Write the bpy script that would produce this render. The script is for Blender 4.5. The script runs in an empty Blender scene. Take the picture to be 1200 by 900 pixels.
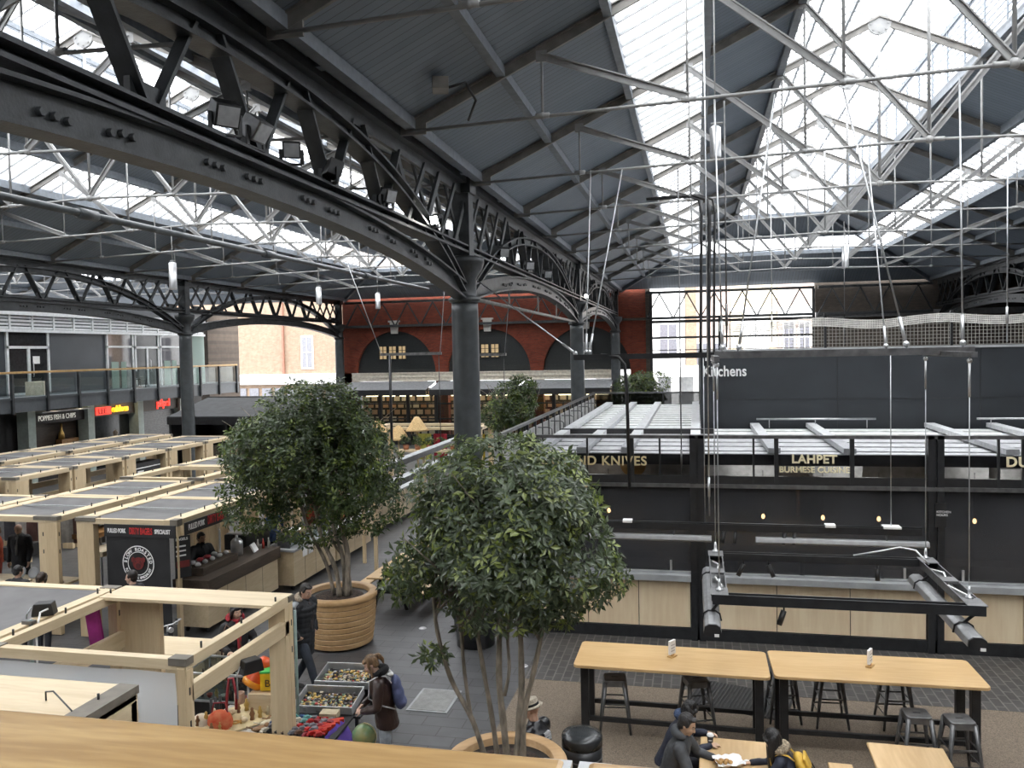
import bpy, bmesh, math, random
from mathutils import Vector, Matrix, Euler, noise
import numpy as np
random.seed(7)
SC = bpy.context.scene
COL = SC.collection
PI = math.pi
V = Vector

# ------------------------------------------------------------------ helpers
class MB:
    """collects shapes; build() links them as one mesh object"""
    def __init__(self):
        self.v = []; self.f = []; self.m = []; self.cur = 0; self.sm = []; self.smooth = False
    def add(self, vs, fs):
        o = len(self.v)
        self.v += [tuple(p) for p in vs]
        for f in fs:
            self.f.append(tuple(i + o for i in f)); self.m.append(self.cur); self.sm.append(self.smooth)
        return self
    def quad(self, a, b, c, d):
        return self.add([a, b, c, d], [(0, 1, 2, 3)])
    def box(self, c, s, rz=0.0, M=None):
        x, y, z = s[0] / 2, s[1] / 2, s[2] / 2
        vs = [V((i * x, j * y, k * z)) for k in (-1, 1) for j in (-1, 1) for i in (-1, 1)]
        if M is None:
            M = Matrix.Rotation(rz, 3, 'Z') if rz else None
        if M is not None: vs = [M @ p for p in vs]
        vs = [p + V(c) for p in vs]
        return self.add(vs, [(0, 2, 3, 1), (4, 5, 7, 6), (0, 1, 5, 4), (2, 6, 7, 3), (0, 4, 6, 2), (1, 3, 7, 5)])
    def b2(self, x0, x1, y0, y1, z0, z1):
        return self.box(((x0 + x1) / 2, (y0 + y1) / 2, (z0 + z1) / 2), (abs(x1 - x0), abs(y1 - y0), abs(z1 - z0)))
    def bar(self, p, q, w, h, up=(0, 0, 1)):
        """rectangular bar; w sideways, h along up"""
        p, q = V(p), V(q); d = q - p; L = d.length
        if L < 1e-6: return self
        d /= L; u = V(up); s = d.cross(u)
        if s.length < 1e-4: s = d.cross(V((1, 0, 0)))
        s.normalize(); u = s.cross(d)
        vs = []
        for e in (p, q):
            for a, b in ((-1, -1), (1, -1), (1, 1), (-1, 1)):
                vs.append(e + s * (a * w / 2) + u * (b * h / 2))
        return self.add(vs, [(3, 2, 1, 0), (4, 5, 6, 7), (0, 1, 5, 4), (1, 2, 6, 5), (2, 3, 7, 6), (3, 0, 4, 7)])
    def tube(self, pts, r, seg=8, cap=True, flat=1.0):
        pts = [V(p) for p in pts]; n = len(pts)
        rs = r if isinstance(r, (list, tuple)) else [r] * n
        base = len(self.v); t0 = (pts[1] - pts[0]).normalized()
        a = t0.cross(V((0, 0, 1)))
        if a.length < 1e-3: a = t0.cross(V((1, 0, 0)))
        a.normalize()
        osm = self.smooth; self.smooth = True
        vs = []
        for i, p in enumerate(pts):
            t = (pts[min(i + 1, n - 1)] - pts[max(i - 1, 0)])
            t = t.normalized() if t.length > 1e-9 else t0
            a = (a - t * a.dot(t)); a.normalize(); b = t.cross(a)
            for k in range(seg):
                an = 2 * PI * k / seg
                vs.append(p + a * (math.cos(an) * rs[i]) + b * (math.sin(an) * rs[i] * flat))
        fs = []
        for i in range(n - 1):
            for k in range(seg):
                k2 = (k + 1) % seg
                fs.append((i * seg + k, i * seg + k2, (i + 1) * seg + k2, (i + 1) * seg + k))
        self.add(vs, fs)
        self.smooth = False
        if cap:
            o = base
            self.f.append(tuple(o + k for k in reversed(range(seg)))); self.m.append(self.cur); self.sm.append(False)
            o = base + (n - 1) * seg
            self.f.append(tuple(o + k for k in range(seg))); self.m.append(self.cur); self.sm.append(False)
        self.smooth = osm
        return self
    def cyl(self, p, q, r, seg=12, r2=None):
        return self.tube([p, q], [r, r if r2 is None else r2], seg)
    def lathe(self, prof, c=(0, 0, 0), seg=24, smooth=True, sx=1, sy=1):
        c = V(c); vs = []; n = len(prof)
        for r, z in prof:
            for k in range(seg):
                a = 2 * PI * k / seg
                vs.append(c + V((r * math.cos(a) * sx, r * math.sin(a) * sy, z)))
        fs = []
        for i in range(n - 1):
            for k in range(seg):
                k2 = (k + 1) % seg
                fs.append((i * seg + k, i * seg + k2, (i + 1) * seg + k2, (i + 1) * seg + k))
        osm = self.smooth; self.smooth = smooth
        self.add(vs, fs)
        o = len(self.v) - n * seg
        self.smooth = False
        if prof[0][0] > 1e-4:
            self.f.append(tuple(o + k for k in reversed(range(seg)))); self.m.append(self.cur); self.sm.append(False)
        if prof[-1][0] > 1e-4:
            self.f.append(tuple(o + (n - 1) * seg + k for k in range(seg))); self.m.append(self.cur); self.sm.append(False)
        self.smooth = osm
        return self
    def prism(self, poly, a, b):
        """poly: list of 3D points (planar loop) at offset vector a..b"""
        n = len(poly); a, b = V(a), V(b)
        vs = [V(p) + a for p in poly] + [V(p) + b for p in poly]
        fs = [tuple(reversed(range(n))), tuple(range(n, 2 * n))]
        for i in range(n):
            j = (i + 1) % n
            fs.append((i, j, n + j, n + i))
        return self.add(vs, fs)
    def ball(self, c, r, seg=12, rings=8, M=None):
        r = (r, r, r) if isinstance(r, (int, float)) else r
        vs = []; fs = []
        for i in range(rings + 1):
            th = PI * i / rings
            for k in range(seg):
                ph = 2 * PI * k / seg
                p = V((r[0] * math.sin(th) * math.cos(ph), r[1] * math.sin(th) * math.sin(ph), r[2] * math.cos(th)))
                if M is not None: p = M @ p
                vs.append(p + V(c))
        for i in range(rings):
            for k in range(seg):
                k2 = (k + 1) % seg
                fs.append((i * seg + k, (i + 1) * seg + k, (i + 1) * seg + k2, i * seg + k2))
        osm = self.smooth; self.smooth = True
        self.add(vs, fs); self.smooth = osm
        return self
    def xform(self, M):
        self.v = [tuple(M @ V(p)) for p in self.v]; return self
    def build(self, name, mat, parent=None, loc=None, bevel=0.0, world=False):
        """world=True: the vertices are world coordinates and parent stands at its own location (no rotation)"""
        me = bpy.data.meshes.new(name)
        vs = self.v
        if loc is not None: vs = [tuple(V(p) - V(loc)) for p in vs]
        elif world and parent is not None:
            w = V(parent.location)
            q = parent.parent
            while q: w = w + V(q.location); q = q.parent
            vs = [tuple(V(p) - w) for p in vs]
        me.from_pydata(vs, [], self.f)
        mats = mat if isinstance(mat, (list, tuple)) else [mat]
        for m in mats: me.materials.append(m)
        me.polygons.foreach_set('material_index', [min(i, len(mats) - 1) for i in self.m])
        me.polygons.foreach_set('use_smooth', self.sm)
        me.validate(); me.update()
        bm = bmesh.new(); bm.from_mesh(me)
        bmesh.ops.remove_doubles(bm, verts=bm.verts, dist=1e-5)
        bmesh.ops.dissolve_degenerate(bm, edges=bm.edges, dist=1e-6)
        bmesh.ops.recalc_face_normals(bm, faces=bm.faces)
        bm.to_mesh(me); bm.free()
        o = bpy.data.objects.new(name, me); COL.objects.link(o)
        if loc is not None: o.location = loc
        if parent is not None: o.parent = parent
        if bevel:
            b = o.modifiers.new('Bevel', 'BEVEL'); b.width = bevel; b.segments = 2; b.limit_method = 'ANGLE'; b.angle_limit = 0.7
        return o

def tag(o, label, cat, group=None, kind=None):
    if label: o['label'] = label
    if cat: o['category'] = cat
    if group: o['group'] = group
    if kind: o['kind'] = kind
    return o
def thing(name, label, cat, loc=(0, 0, 0), rz=0.0, group=None):
    o = bpy.data.objects.new(name, None); COL.objects.link(o)
    o.empty_display_size = 0.2
    o.location = loc; o.rotation_euler = (0, 0, rz)
    return tag(o, label, cat, group)
def struct(name, mb, mat, bevel=0):
    o = mb.build(name, mat, bevel=bevel); o['kind'] = 'structure'; return o
def dup(src, loc, rz=None, label=None, group=None, rot=None, scale=None):
    def cp(o, par):
        c = o.copy(); COL.objects.link(c)
        if par is not None:
            c.parent = par; c.matrix_parent_inverse = o.matrix_parent_inverse.copy()
        for ch in list(o.children):
            cp(ch, c)
        return c
    r = cp(src, None)
    r.location = loc
    if rz is not None: r.rotation_euler = (0, 0, rz)
    if rot is not None: r.rotation_euler = rot
    if scale is not None: r.scale = (scale, scale, scale)
    if label: r['label'] = label
    if group: r['group'] = group
    return r
ORD = ['nearest', 'second', 'third', 'fourth', 'fifth', 'sixth', 'seventh', 'eighth', 'ninth', 'tenth', 'eleventh', 'twelfth', 'thirteenth', 'fourteenth', 'fifteenth']
def lerp(a, b, t): return a + (b - a) * t

# ------------------------------------------------------------------ materials
def nd(nt, typ, **kw):
    n = nt.nodes.new(typ)
    for k, v in kw.items():
        if k.startswith('i_'):
            n.inputs[k[2:].replace('_', ' ')].default_value = v
        else: setattr(n, k, v)
    return n
def rgba(c): return (c[0], c[1], c[2], 1.0)
def mat(name, col, rough=0.6, metal=0.0, var=0.12, scale=8.0, bump=0.0, bscale=None, spec=0.5, stretch=None, col2=None, emit=None, estr=0.0, trans=0.0, alpha=1.0, coat=0.0):
    m = bpy.data.materials.new(name); m.use_nodes = True
    nt = m.node_tree; p = nt.nodes['Principled BSDF']
    p.inputs['Roughness'].default_value = rough
    p.inputs['Metallic'].default_value = metal
    p.inputs['Specular IOR Level'].default_value = spec
    p.inputs['Coat Weight'].default_value = coat
    tc = nd(nt, 'ShaderNodeTexCoord'); mp = nd(nt, 'ShaderNodeMapping')
    if stretch: mp.inputs['Scale'].default_value = stretch
    nt.links.new(tc.outputs['Object'], mp.inputs['Vector'])
    nz = nd(nt, 'ShaderNodeTexNoise'); nz.inputs['Scale'].default_value = scale; nz.inputs['Detail'].default_value = 5
    nt.links.new(mp.outputs['Vector'], nz.inputs['Vector'])
    rp = nd(nt, 'ShaderNodeValToRGB')
    a = col; b = col2 if col2 else tuple(max(0, c * (1 - var * 2)) for c in col)
    a2 = tuple(min(1, c * (1 + var)) for c in col) if not col2 else col
    rp.color_ramp.elements[0].position = 0.3; rp.color_ramp.elements[1].position = 0.7
    rp.color_ramp.elements[0].color = rgba(b); rp.color_ramp.elements[1].color = rgba(a2)
    nt.links.new(nz.outputs['Fac'], rp.inputs['Fac'])
    nt.links.new(rp.outputs['Color'], p.inputs['Base Color'])
    if bump:
        bn = nd(nt, 'ShaderNodeBump'); bn.inputs['Strength'].default_value = bump; bn.inputs['Distance'].default_value = 0.02
        n2 = nd(nt, 'ShaderNodeTexNoise'); n2.inputs['Scale'].default_value = bscale or scale * 4; n2.inputs['Detail'].default_value = 4
        nt.links.new(mp.outputs['Vector'], n2.inputs['Vector'])
        nt.links.new(n2.outputs['Fac'], bn.inputs['Height']); nt.links.new(bn.outputs['Normal'], p.inputs['Normal'])
    if emit:
        p.inputs['Emission Color'].default_value = rgba(emit); p.inputs['Emission Strength'].default_value = estr
    if trans: p.inputs['Transmission Weight'].default_value = trans
    if alpha < 1: p.inputs['Alpha'].default_value = alpha
    return m
def wood(name, c1, c2, scale=3.0, axis='X', rough=0.5, seam=None):
    """grain running along axis"""
    m = bpy.data.materials.new(name); m.use_nodes = True
    nt = m.node_tree; p = nt.nodes['Principled BSDF']; p.inputs['Roughness'].default_value = rough
    tc = nd(nt, 'ShaderNodeTexCoord'); mp = nd(nt, 'ShaderNodeMapping')
    s = {'X': (0.12, 1, 1), 'Y': (1, 0.12, 1), 'Z': (1, 1, 0.12)}[axis]
    mp.inputs['Scale'].default_value = s
    nt.links.new(tc.outputs['Object'], mp.inputs['Vector'])
    nz = nd(nt, 'ShaderNodeTexNoise'); nz.inputs['Scale'].default_value = scale; nz.inputs['Detail'].default_value = 3; nz.inputs['Distortion'].default_value = 0.6
    nt.links.new(mp.outputs['Vector'], nz.inputs['Vector'])
    wv = nd(nt, 'ShaderNodeMath', operation='MULTIPLY'); wv.inputs[1].default_value = 22.0
    sn = nd(nt, 'ShaderNodeMath', operation='SINE')
    nt.links.new(nz.outputs['Fac'], wv.inputs[0]); nt.links.new(wv.outputs[0], sn.inputs[0])
    n2 = nd(nt, 'ShaderNodeTexNoise'); n2.inputs['Scale'].default_value = scale * 14; n2.inputs['Detail'].default_value = 4
    nt.links.new(mp.outputs['Vector'], n2.inputs['Vector'])
    ad = nd(nt, 'ShaderNodeMath', operation='MULTIPLY_ADD'); ad.inputs[1].default_value = 0.18
    nt.links.new(sn.outputs[0], ad.inputs[0]); nt.links.new(n2.outputs['Fac'], ad.inputs[2])
    rp = nd(nt, 'ShaderNodeValToRGB'); rp.color_ramp.elements[0].position = 0.25; rp.color_ramp.elements[1].position = 0.75
    rp.color_ramp.elements[0].color = rgba(c2); rp.color_ramp.elements[1].color = rgba(c1)
    nt.links.new(ad.outputs[0], rp.inputs['Fac']); nt.links.new(rp.outputs['Color'], p.inputs['Base Color'])
    return m
def board_mat(name, c1, c2, axis, width, rough=0.55, line=0.05, coord='Object', dark=0.3, bump=0.4):
    """boards of given width laid across axis: dark joint lines + tone per board"""
    m = bpy.data.materials.new(name); m.use_nodes = True
    nt = m.node_tree; p = nt.nodes['Principled BSDF']; p.inputs['Roughness'].default_value = rough
    tc = nd(nt, 'ShaderNodeTexCoord'); sx = nd(nt, 'ShaderNodeSeparateXYZ'); nt.links.new(tc.outputs[coord], sx.inputs[0])
    dv = nd(nt, 'ShaderNodeMath', operation='DIVIDE'); dv.inputs[1].default_value = width
    nt.links.new(sx.outputs[axis], dv.inputs[0])
    fl = nd(nt, 'ShaderNodeMath', operation='FLOOR'); fr = nd(nt, 'ShaderNodeMath', operation='FRACT')
    nt.links.new(dv.outputs[0], fl.inputs[0]); nt.links.new(dv.outputs[0], fr.inputs[0])
    wn = nd(nt, 'ShaderNodeTexWhiteNoise', noise_dimensions='1D'); nt.links.new(fl.outputs[0], wn.inputs['W'])
    nz = nd(nt, 'ShaderNodeTexNoise'); nz.inputs['Scale'].default_value = 2.5; nz.inputs['Detail'].default_value = 6
    nt.links.new(tc.outputs[coord], nz.inputs['Vector'])
    av = nd(nt, 'ShaderNodeMath', operation='MULTIPLY_ADD'); av.inputs[1].default_value = 0.5
    nt.links.new(wn.outputs['Value'], av.inputs[0])
    h = nd(nt, 'ShaderNodeMath', operation='MULTIPLY'); h.inputs[1].default_value = 0.5; nt.links.new(nz.outputs['Fac'], h.inputs[0]); nt.links.new(h.outputs[0], av.inputs[2])
    mx = nd(nt, 'ShaderNodeMix', data_type='RGBA'); mx.inputs['A'].default_value = rgba(c1); mx.inputs['B'].default_value = rgba(c2)
    nt.links.new(av.outputs[0], mx.inputs['Factor'])
    lt = nd(nt, 'ShaderNodeMath', operation='LESS_THAN'); lt.inputs[1].default_value = line; nt.links.new(fr.outputs[0], lt.inputs[0])
    m2 = nd(nt, 'ShaderNodeMix', data_type='RGBA'); m2.inputs['B'].default_value = rgba(tuple(c * dark for c in c1))
    nt.links.new(lt.outputs[0], m2.inputs['Factor']); nt.links.new(mx.outputs['Result'], m2.inputs['A'])
    nt.links.new(m2.outputs['Result'], p.inputs['Base Color'])
    if bump:
        bn = nd(nt, 'ShaderNodeBump'); bn.inputs['Strength'].default_value = bump; bn.inputs['Distance'].default_value = 0.01; bn.invert = True
        nt.links.new(lt.outputs[0], bn.inputs['Height']); nt.links.new(bn.outputs['Normal'], p.inputs['Normal'])
    return m
def brick_mat(name, c1, c2, mortar, scale=1.0, bw=0.22, rh=0.075, ms=0.012, rough=0.85, vec=None, off=0.5, bump=0.5, rot=(0, 0, 0)):
    m = bpy.data.materials.new(name); m.use_nodes = True
    nt = m.node_tree; p = nt.nodes['Principled BSDF']; p.inputs['Roughness'].default_value = rough
    tc = nd(nt, 'ShaderNodeTexCoord'); mp = nd(nt, 'ShaderNodeMapping'); mp.inputs['Rotation'].default_value = rot
    nt.links.new(tc.outputs['Object'], mp.inputs['Vector'])
    b = nd(nt, 'ShaderNodeTexBrick'); b.offset = off
    b.inputs['Color1'].default_value = rgba(c1); b.inputs['Color2'].default_value = rgba(c2); b.inputs['Mortar'].default_value = rgba(mortar)
    b.inputs['Scale'].default_value = scale; b.inputs['Brick Width'].default_value = bw; b.inputs['Row Height'].default_value = rh; b.inputs['Mortar Size'].default_value = ms
    nt.links.new(mp.outputs['Vector'], b.inputs['Vector'])
    nz = nd(nt, 'ShaderNodeTexNoise'); nz.inputs['Scale'].default_value = 3.0; nz.inputs['Detail'].default_value = 8
    nt.links.new(tc.outputs['Object'], nz.inputs['Vector'])
    mx = nd(nt, 'ShaderNodeMix', data_type='RGBA', blend_type='MULTIPLY'); mx.inputs['Factor'].default_value = 0.55
    rp = nd(nt, 'ShaderNodeValToRGB'); rp.color_ramp.elements[0].position = 0.25; rp.color_ramp.elements[1].position = 0.75
    rp.color_ramp.elements[0].color = (0.45, 0.45, 0.45, 1); rp.color_ramp.elements[1].color = (1, 1, 1, 1)
    nt.links.new(nz.outputs['Fac'], rp.inputs['Fac'])
    nt.links.new(b.outputs['Color'], mx.inputs['A']); nt.links.new(rp.outputs['Color'], mx.inputs['B'])
    nt.links.new(mx.outputs['Result'], p.inputs['Base Color'])
    bn = nd(nt, 'ShaderNodeBump'); bn.inputs['Strength'].default_value = bump; bn.inputs['Distance'].default_value = 0.008; bn.invert = True
    nt.links.new(b.outputs['Fac'], bn.inputs['Height']); nt.links.new(bn.outputs['Normal'], p.inputs['Normal'])
    return m
def glass(name, tint=(0.9, 0.95, 0.95), trans=0.8, rough=0.03, refl=1.0):
    """clear pane: transparent tint with fresnel reflection"""
    m = bpy.data.materials.new(name); m.use_nodes = True
    nt = m.node_tree; nt.nodes.remove(nt.nodes['Principled BSDF']); out = nt.nodes['Material Output']
    t = nd(nt, 'ShaderNodeBsdfTransparent'); t.inputs['Color'].default_value = rgba(tuple(c * trans for c in tint))
    g = nd(nt, 'ShaderNodeBsdfGlossy'); g.inputs['Roughness'].default_value = rough
    fz = nd(nt, 'ShaderNodeLayerWeight'); pw = nd(nt, 'ShaderNodeMath', operation='POWER'); pw.inputs[1].default_value = 4.0; nt.links.new(fz.outputs['Facing'], pw.inputs[0])
    ad = nd(nt, 'ShaderNodeMath', operation='MULTIPLY_ADD'); ad.inputs[1].default_value = 0.6; ad.inputs[2].default_value = 0.04; nt.links.new(pw.outputs[0], ad.inputs[0])
    ml = nd(nt, 'ShaderNodeMath', operation='MULTIPLY'); ml.inputs[1].default_value = refl; nt.links.new(ad.outputs[0], ml.inputs[0])
    mx = nd(nt, 'ShaderNodeMixShader'); nt.links.new(ml.outputs[0], mx.inputs[0]); nt.links.new(t.outputs[0], mx.inputs[1]); nt.links.new(g.outputs[0], mx.inputs[2])
    nt.links.new(mx.outputs[0], out.inputs['Surface'])
    return m
def frosted(name, col, trans=0.4):
    """thin milky sheet: transparent + diffuse + translucent"""
    m = bpy.data.materials.new(name); m.use_nodes = True
    nt = m.node_tree; nt.nodes.remove(nt.nodes['Principled BSDF']); out = nt.nodes['Material Output']
    t = nd(nt, 'ShaderNodeBsdfTransparent'); d = nd(nt, 'ShaderNodeBsdfDiffuse'); d.inputs['Color'].default_value = rgba(col)
    l = nd(nt, 'ShaderNodeBsdfTranslucent'); l.inputs['Color'].default_value = rgba(col)
    m1 = nd(nt, 'ShaderNodeMixShader'); m1.inputs[0].default_value = 0.45; nt.links.new(d.outputs[0], m1.inputs[1]); nt.links.new(l.outputs[0], m1.inputs[2])
    m2 = nd(nt, 'ShaderNodeMixShader'); m2.inputs[0].default_value = 1 - trans; nt.links.new(t.outputs[0], m2.inputs[1]); nt.links.new(m1.outputs[0], m2.inputs[2])
    nt.links.new(m2.outputs[0], out.inputs['Surface'])
    return m

M = {}
def s2l(r, g, b):
    f = lambda c: (c / 255 / 12.92) if c / 255 <= 0.04045 else ((c / 255 + 0.055) / 1.055) ** 2.4
    return (f(r), f(g), f(b))
M['iron'] = mat('charcoal_painted_iron', (0.038, 0.042, 0.045), rough=0.42, var=0.25, scale=6, bump=0.15, bscale=40)
M['column'] = mat('grey_painted_iron', (0.055, 0.062, 0.066), rough=0.4, var=0.15, scale=4)
M['truss'] = mat('pale_grey_paint', (0.31, 0.31, 0.305), rough=0.45, var=0.1, scale=5)
M['trussw'] = mat('weathered_grey_paint', (0.215, 0.203, 0.185), rough=0.5, var=0.15, scale=4)
M['roofboard'] = board_mat('blue_grey_roof_boards', (0.20, 0.238, 0.285), (0.155, 0.187, 0.226), 1, 0.155, rough=0.6, line=0.07, dark=0.35)
M['roofboard_hip'] = board_mat('blue_grey_hip_boards', (0.20, 0.238, 0.285), (0.155, 0.187, 0.226), 0, 0.155, rough=0.6, line=0.07, dark=0.35)
M['purlin'] = mat('blue_grey_paint', (0.20, 0.222, 0.248), rough=0.5, var=0.1)
M['louvre'] = mat('pale_louvre_paint', (0.62, 0.64, 0.65), rough=0.5, var=0.06)
M['skyglass'] = frosted('milky_roof_glass', (0.85, 0.87, 0.9), trans=0.72)
M['bladeglass'] = frosted('white_louvre_blade', (0.9, 0.92, 0.95), trans=0.35)
M['ply'] = wood('birch_plywood', (0.64, 0.525, 0.35), (0.55, 0.435, 0.275), scale=2.0, axis='X', rough=0.5)
M['ply_y'] = wood('birch_plywood_long', (0.64, 0.525, 0.35), (0.55, 0.435, 0.275), scale=2.0, axis='Y', rough=0.5)
M['ply_z'] = wood('birch_plywood_upright', (0.62, 0.49, 0.31), (0.54, 0.41, 0.25), scale=2.0, axis='Z', rough=0.5)
M['plycap'] = mat('taupe_end_caps', (0.17, 0.15, 0.12), rough=0.6, var=0.1)
M['canvas'] = mat('grey_canvas', (0.135, 0.132, 0.132), rough=0.85, var=0.08, scale=3)
M['canvas_dark'] = mat('dark_canvas', (0.05, 0.052, 0.056), rough=0.7, var=0.15, scale=3)
M['glazebar'] = mat('grey_glazing_bar', (0.30, 0.31, 0.32), rough=0.5)
M['pinkbrick'] = brick_mat('washed_pink_brick', (0.62, 0.44, 0.37), (0.55, 0.38, 0.31), (0.6, 0.52, 0.46), rot=(PI / 2, 0, 0))
M['oak'] = wood('oiled_oak', (0.60, 0.38, 0.155), (0.47, 0.28, 0.10), scale=2.2, axis='X', rough=0.35)
M['oakgold'] = wood('varnished_handrail_oak', (0.40, 0.27, 0.12), (0.27, 0.165, 0.066), scale=7, axis='X', rough=0.3)
M['tabletop'] = wood('light_oak_tabletop', (0.59, 0.405, 0.20), (0.51, 0.33, 0.15), scale=1.6, axis='X', rough=0.4)
M['tabletop_y'] = wood('light_oak_tabletop_long', (0.56, 0.385, 0.195), (0.47, 0.31, 0.145), scale=1.6, axis='Y', rough=0.4)
M['planter'] = wood('honey_cedar', (0.52, 0.335, 0.17), (0.41, 0.25, 0.11), scale=1.5, axis='X', rough=0.5)
M['panelwood'] = wood('pale_ash_panel', (0.82, 0.68, 0.47), (0.74, 0.58, 0.38), scale=1.3, axis='Z', rough=0.5)
M['darkwood'] = wood('dark_stained_wood', (0.085, 0.062, 0.045), (0.05, 0.036, 0.026), scale=2.5, axis='Y', rough=0.5)
M['black'] = mat('black_powder_coat', (0.016, 0.016, 0.017), rough=0.45, var=0.2)
M['blacksteel'] = mat('black_steel', (0.02, 0.021, 0.023), rough=0.35, var=0.2)
M['gunmetal'] = mat('gunmetal_steel', (0.17, 0.17, 0.172), rough=0.34, metal=0.6, var=0.2)
M['steel'] = mat('galvanised_steel', (0.5, 0.51, 0.52), rough=0.35, metal=0.8, var=0.12)
M['alu'] = mat('brushed_aluminium', (0.62, 0.63, 0.64), rough=0.3, metal=0.7, var=0.08)
M['white'] = mat('white_paint', (0.8, 0.8, 0.79), rough=0.5, var=0.04)
M['offwhite'] = mat('off_white_paint', (0.62, 0.60, 0.56), rough=0.5, var=0.06)
M['navywall'] = mat('dark_slate_cladding', (0.018, 0.022, 0.027), rough=0.55, var=0.12, scale=1.5)
M['greyclad'] = mat('slate_grey_panel', (0.055, 0.062, 0.072), rough=0.5, var=0.08, scale=1.0)
M['fascia'] = mat('grey_fascia', (0.10, 0.112, 0.122), rough=0.45, var=0.06)
M['sage'] = mat('sage_column_paint', (0.50, 0.58, 0.53), rough=0.5, var=0.06)
M['concrete'] = mat('smooth_concrete', (0.33, 0.34, 0.345), rough=0.6, var=0.12, scale=3, bump=0.1)
M['darkglass'] = mat('smoked_glass', (0.050, 0.052, 0.057), rough=0.14, var=0.15, scale=1.2, spec=0.6, alpha=0.72)
M['clear'] = glass('clear_glass', (0.9, 0.95, 0.94), 0.9, 0.02, 1.0)
M['greenglass'] = frosted('pale_green_glass', (0.55, 0.68, 0.62), trans=0.35)
M['plastic'] = frosted('clear_plastic_sheet', (0.80, 0.83, 0.86), trans=0.15)
M['brass'] = mat('gold_letters', (0.64, 0.53, 0.30), rough=0.4, metal=0.2, var=0.05)
M['bark'] = mat('grey_brown_bark', (0.24, 0.205, 0.16), rough=0.8, var=0.3, scale=14, bump=0.5, bscale=30, stretch=(1, 1, .35))
M['soil'] = mat('dark_bark_mulch', (0.05, 0.03, 0.02), rough=0.9, var=0.5, scale=30, bump=1.0, bscale=50)
M['tube'] = mat('grey_heater_casing', (0.33, 0.335, 0.34), rough=0.35, metal=0.4, var=0.1)
M['redbrick'] = brick_mat('red_brick', s2l(142, 60, 36), s2l(118, 46, 28), s2l(100, 62, 46), rot=(PI / 2, 0, 0))
M['dkbrick'] = brick_mat('dark_brown_brick', (0.11, 0.085, 0.065), (0.075, 0.058, 0.046), (0.08, 0.07, 0.06), rot=(PI / 2, 0, 0))  # dark brown brick tone over the whole wall
M['palebrick_y'] = brick_mat('warm_stock_brick', (0.46, 0.31, 0.21), (0.40, 0.25, 0.165), (0.45, 0.38, 0.30), rot=(PI / 2, 0, PI / 2))
M['palebrick'] = brick_mat('sunlit_stock_brick', (0.33, 0.225, 0.145), (0.27, 0.17, 0.105), (0.30, 0.25, 0.2), rot=(PI / 2, 0, 0))
M['paving'] = brick_mat('dark_stone_paving', (0.088, 0.088, 0.090), (0.066, 0.066, 0.068), (0.038, 0.036, 0.034), bw=0.62, rh=0.30, ms=0.010, rough=0.45, bump=0.35)
M['sett'] = brick_mat('small_dark_setts', (0.072, 0.068, 0.065), (0.052, 0.049, 0.047), (0.14, 0.13, 0.12), bw=0.30, rh=0.15, ms=0.012, rough=0.55, bump=0.35, rot=(0, 0, PI / 2))
M['aggregate'] = mat('brown_exposed_aggregate', (0.185, 0.145, 0.105), rough=0.8, var=0.3, scale=70, bump=0.3, bscale=150)
M['tarmac'] = mat('pale_street_paving', (0.3, 0.3, 0.3), rough=0.8, var=0.1)
def simple(name, c, rough=0.6, **k):
    if name not in M: M[name] = mat(name, c, rough=rough, **k)
    return M[name]

# ------------------------------------------------------------------ camera, world
cam = bpy.data.cameras.new('camera'); co = bpy.data.objects.new('camera', cam); COL.objects.link(co)
cam.sensor_width = 36; cam.lens = 36 * 965 / 1200; cam.clip_start = 0.05; cam.clip_end = 400
R = Matrix(((0.97589877, 0.011414, 0.217925), (0.21726994, 0.04244343, -0.97518835), (-0.02038029, 0.99903367, 0.03894057)))
co.matrix_world = Matrix.Translation((0, 0, 5.5)) @ R.to_4x4()
SC.camera = co
w = bpy.data.worlds.new('overcast_sky'); SC.world = w; w.use_nodes = True
wt = w.node_tree; bg = wt.nodes['Background']
tc = nd(wt, 'ShaderNodeTexCoord'); sx = nd(wt, 'ShaderNodeSeparateXYZ'); wt.links.new(tc.outputs['Generated'], sx.inputs[0])
rp = nd(wt, 'ShaderNodeValToRGB'); rp.color_ramp.elements[0].position = 0.0; rp.color_ramp.elements[1].position = 0.9
rp.color_ramp.elements[0].color = (0.64, 0.65, 0.67, 1); rp.color_ramp.elements[1].color = (0.97, 0.985, 1.0, 1)
wt.links.new(sx.outputs['Z'], rp.inputs['Fac']); wt.links.new(rp.outputs['Color'], bg.inputs['Color'])
bg.inputs['Strength'].default_value = 5.5
SC.view_settings.view_transform = 'Standard'; SC.view_settings.look = 'None'; SC.view_settings.gamma = 1.0
SC.view_settings.use_curve_mapping = False
SC.view_settings.exposure = 0.95
SC.cycles.max_bounces = 8; SC.cycles.diffuse_bounces = 4; SC.cycles.glossy_bounces = 3; SC.cycles.transparent_max_bounces = 16
SC.cycles.use_denoising = True
SC.cycles.sample_clamp_indirect = 6.0
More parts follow.
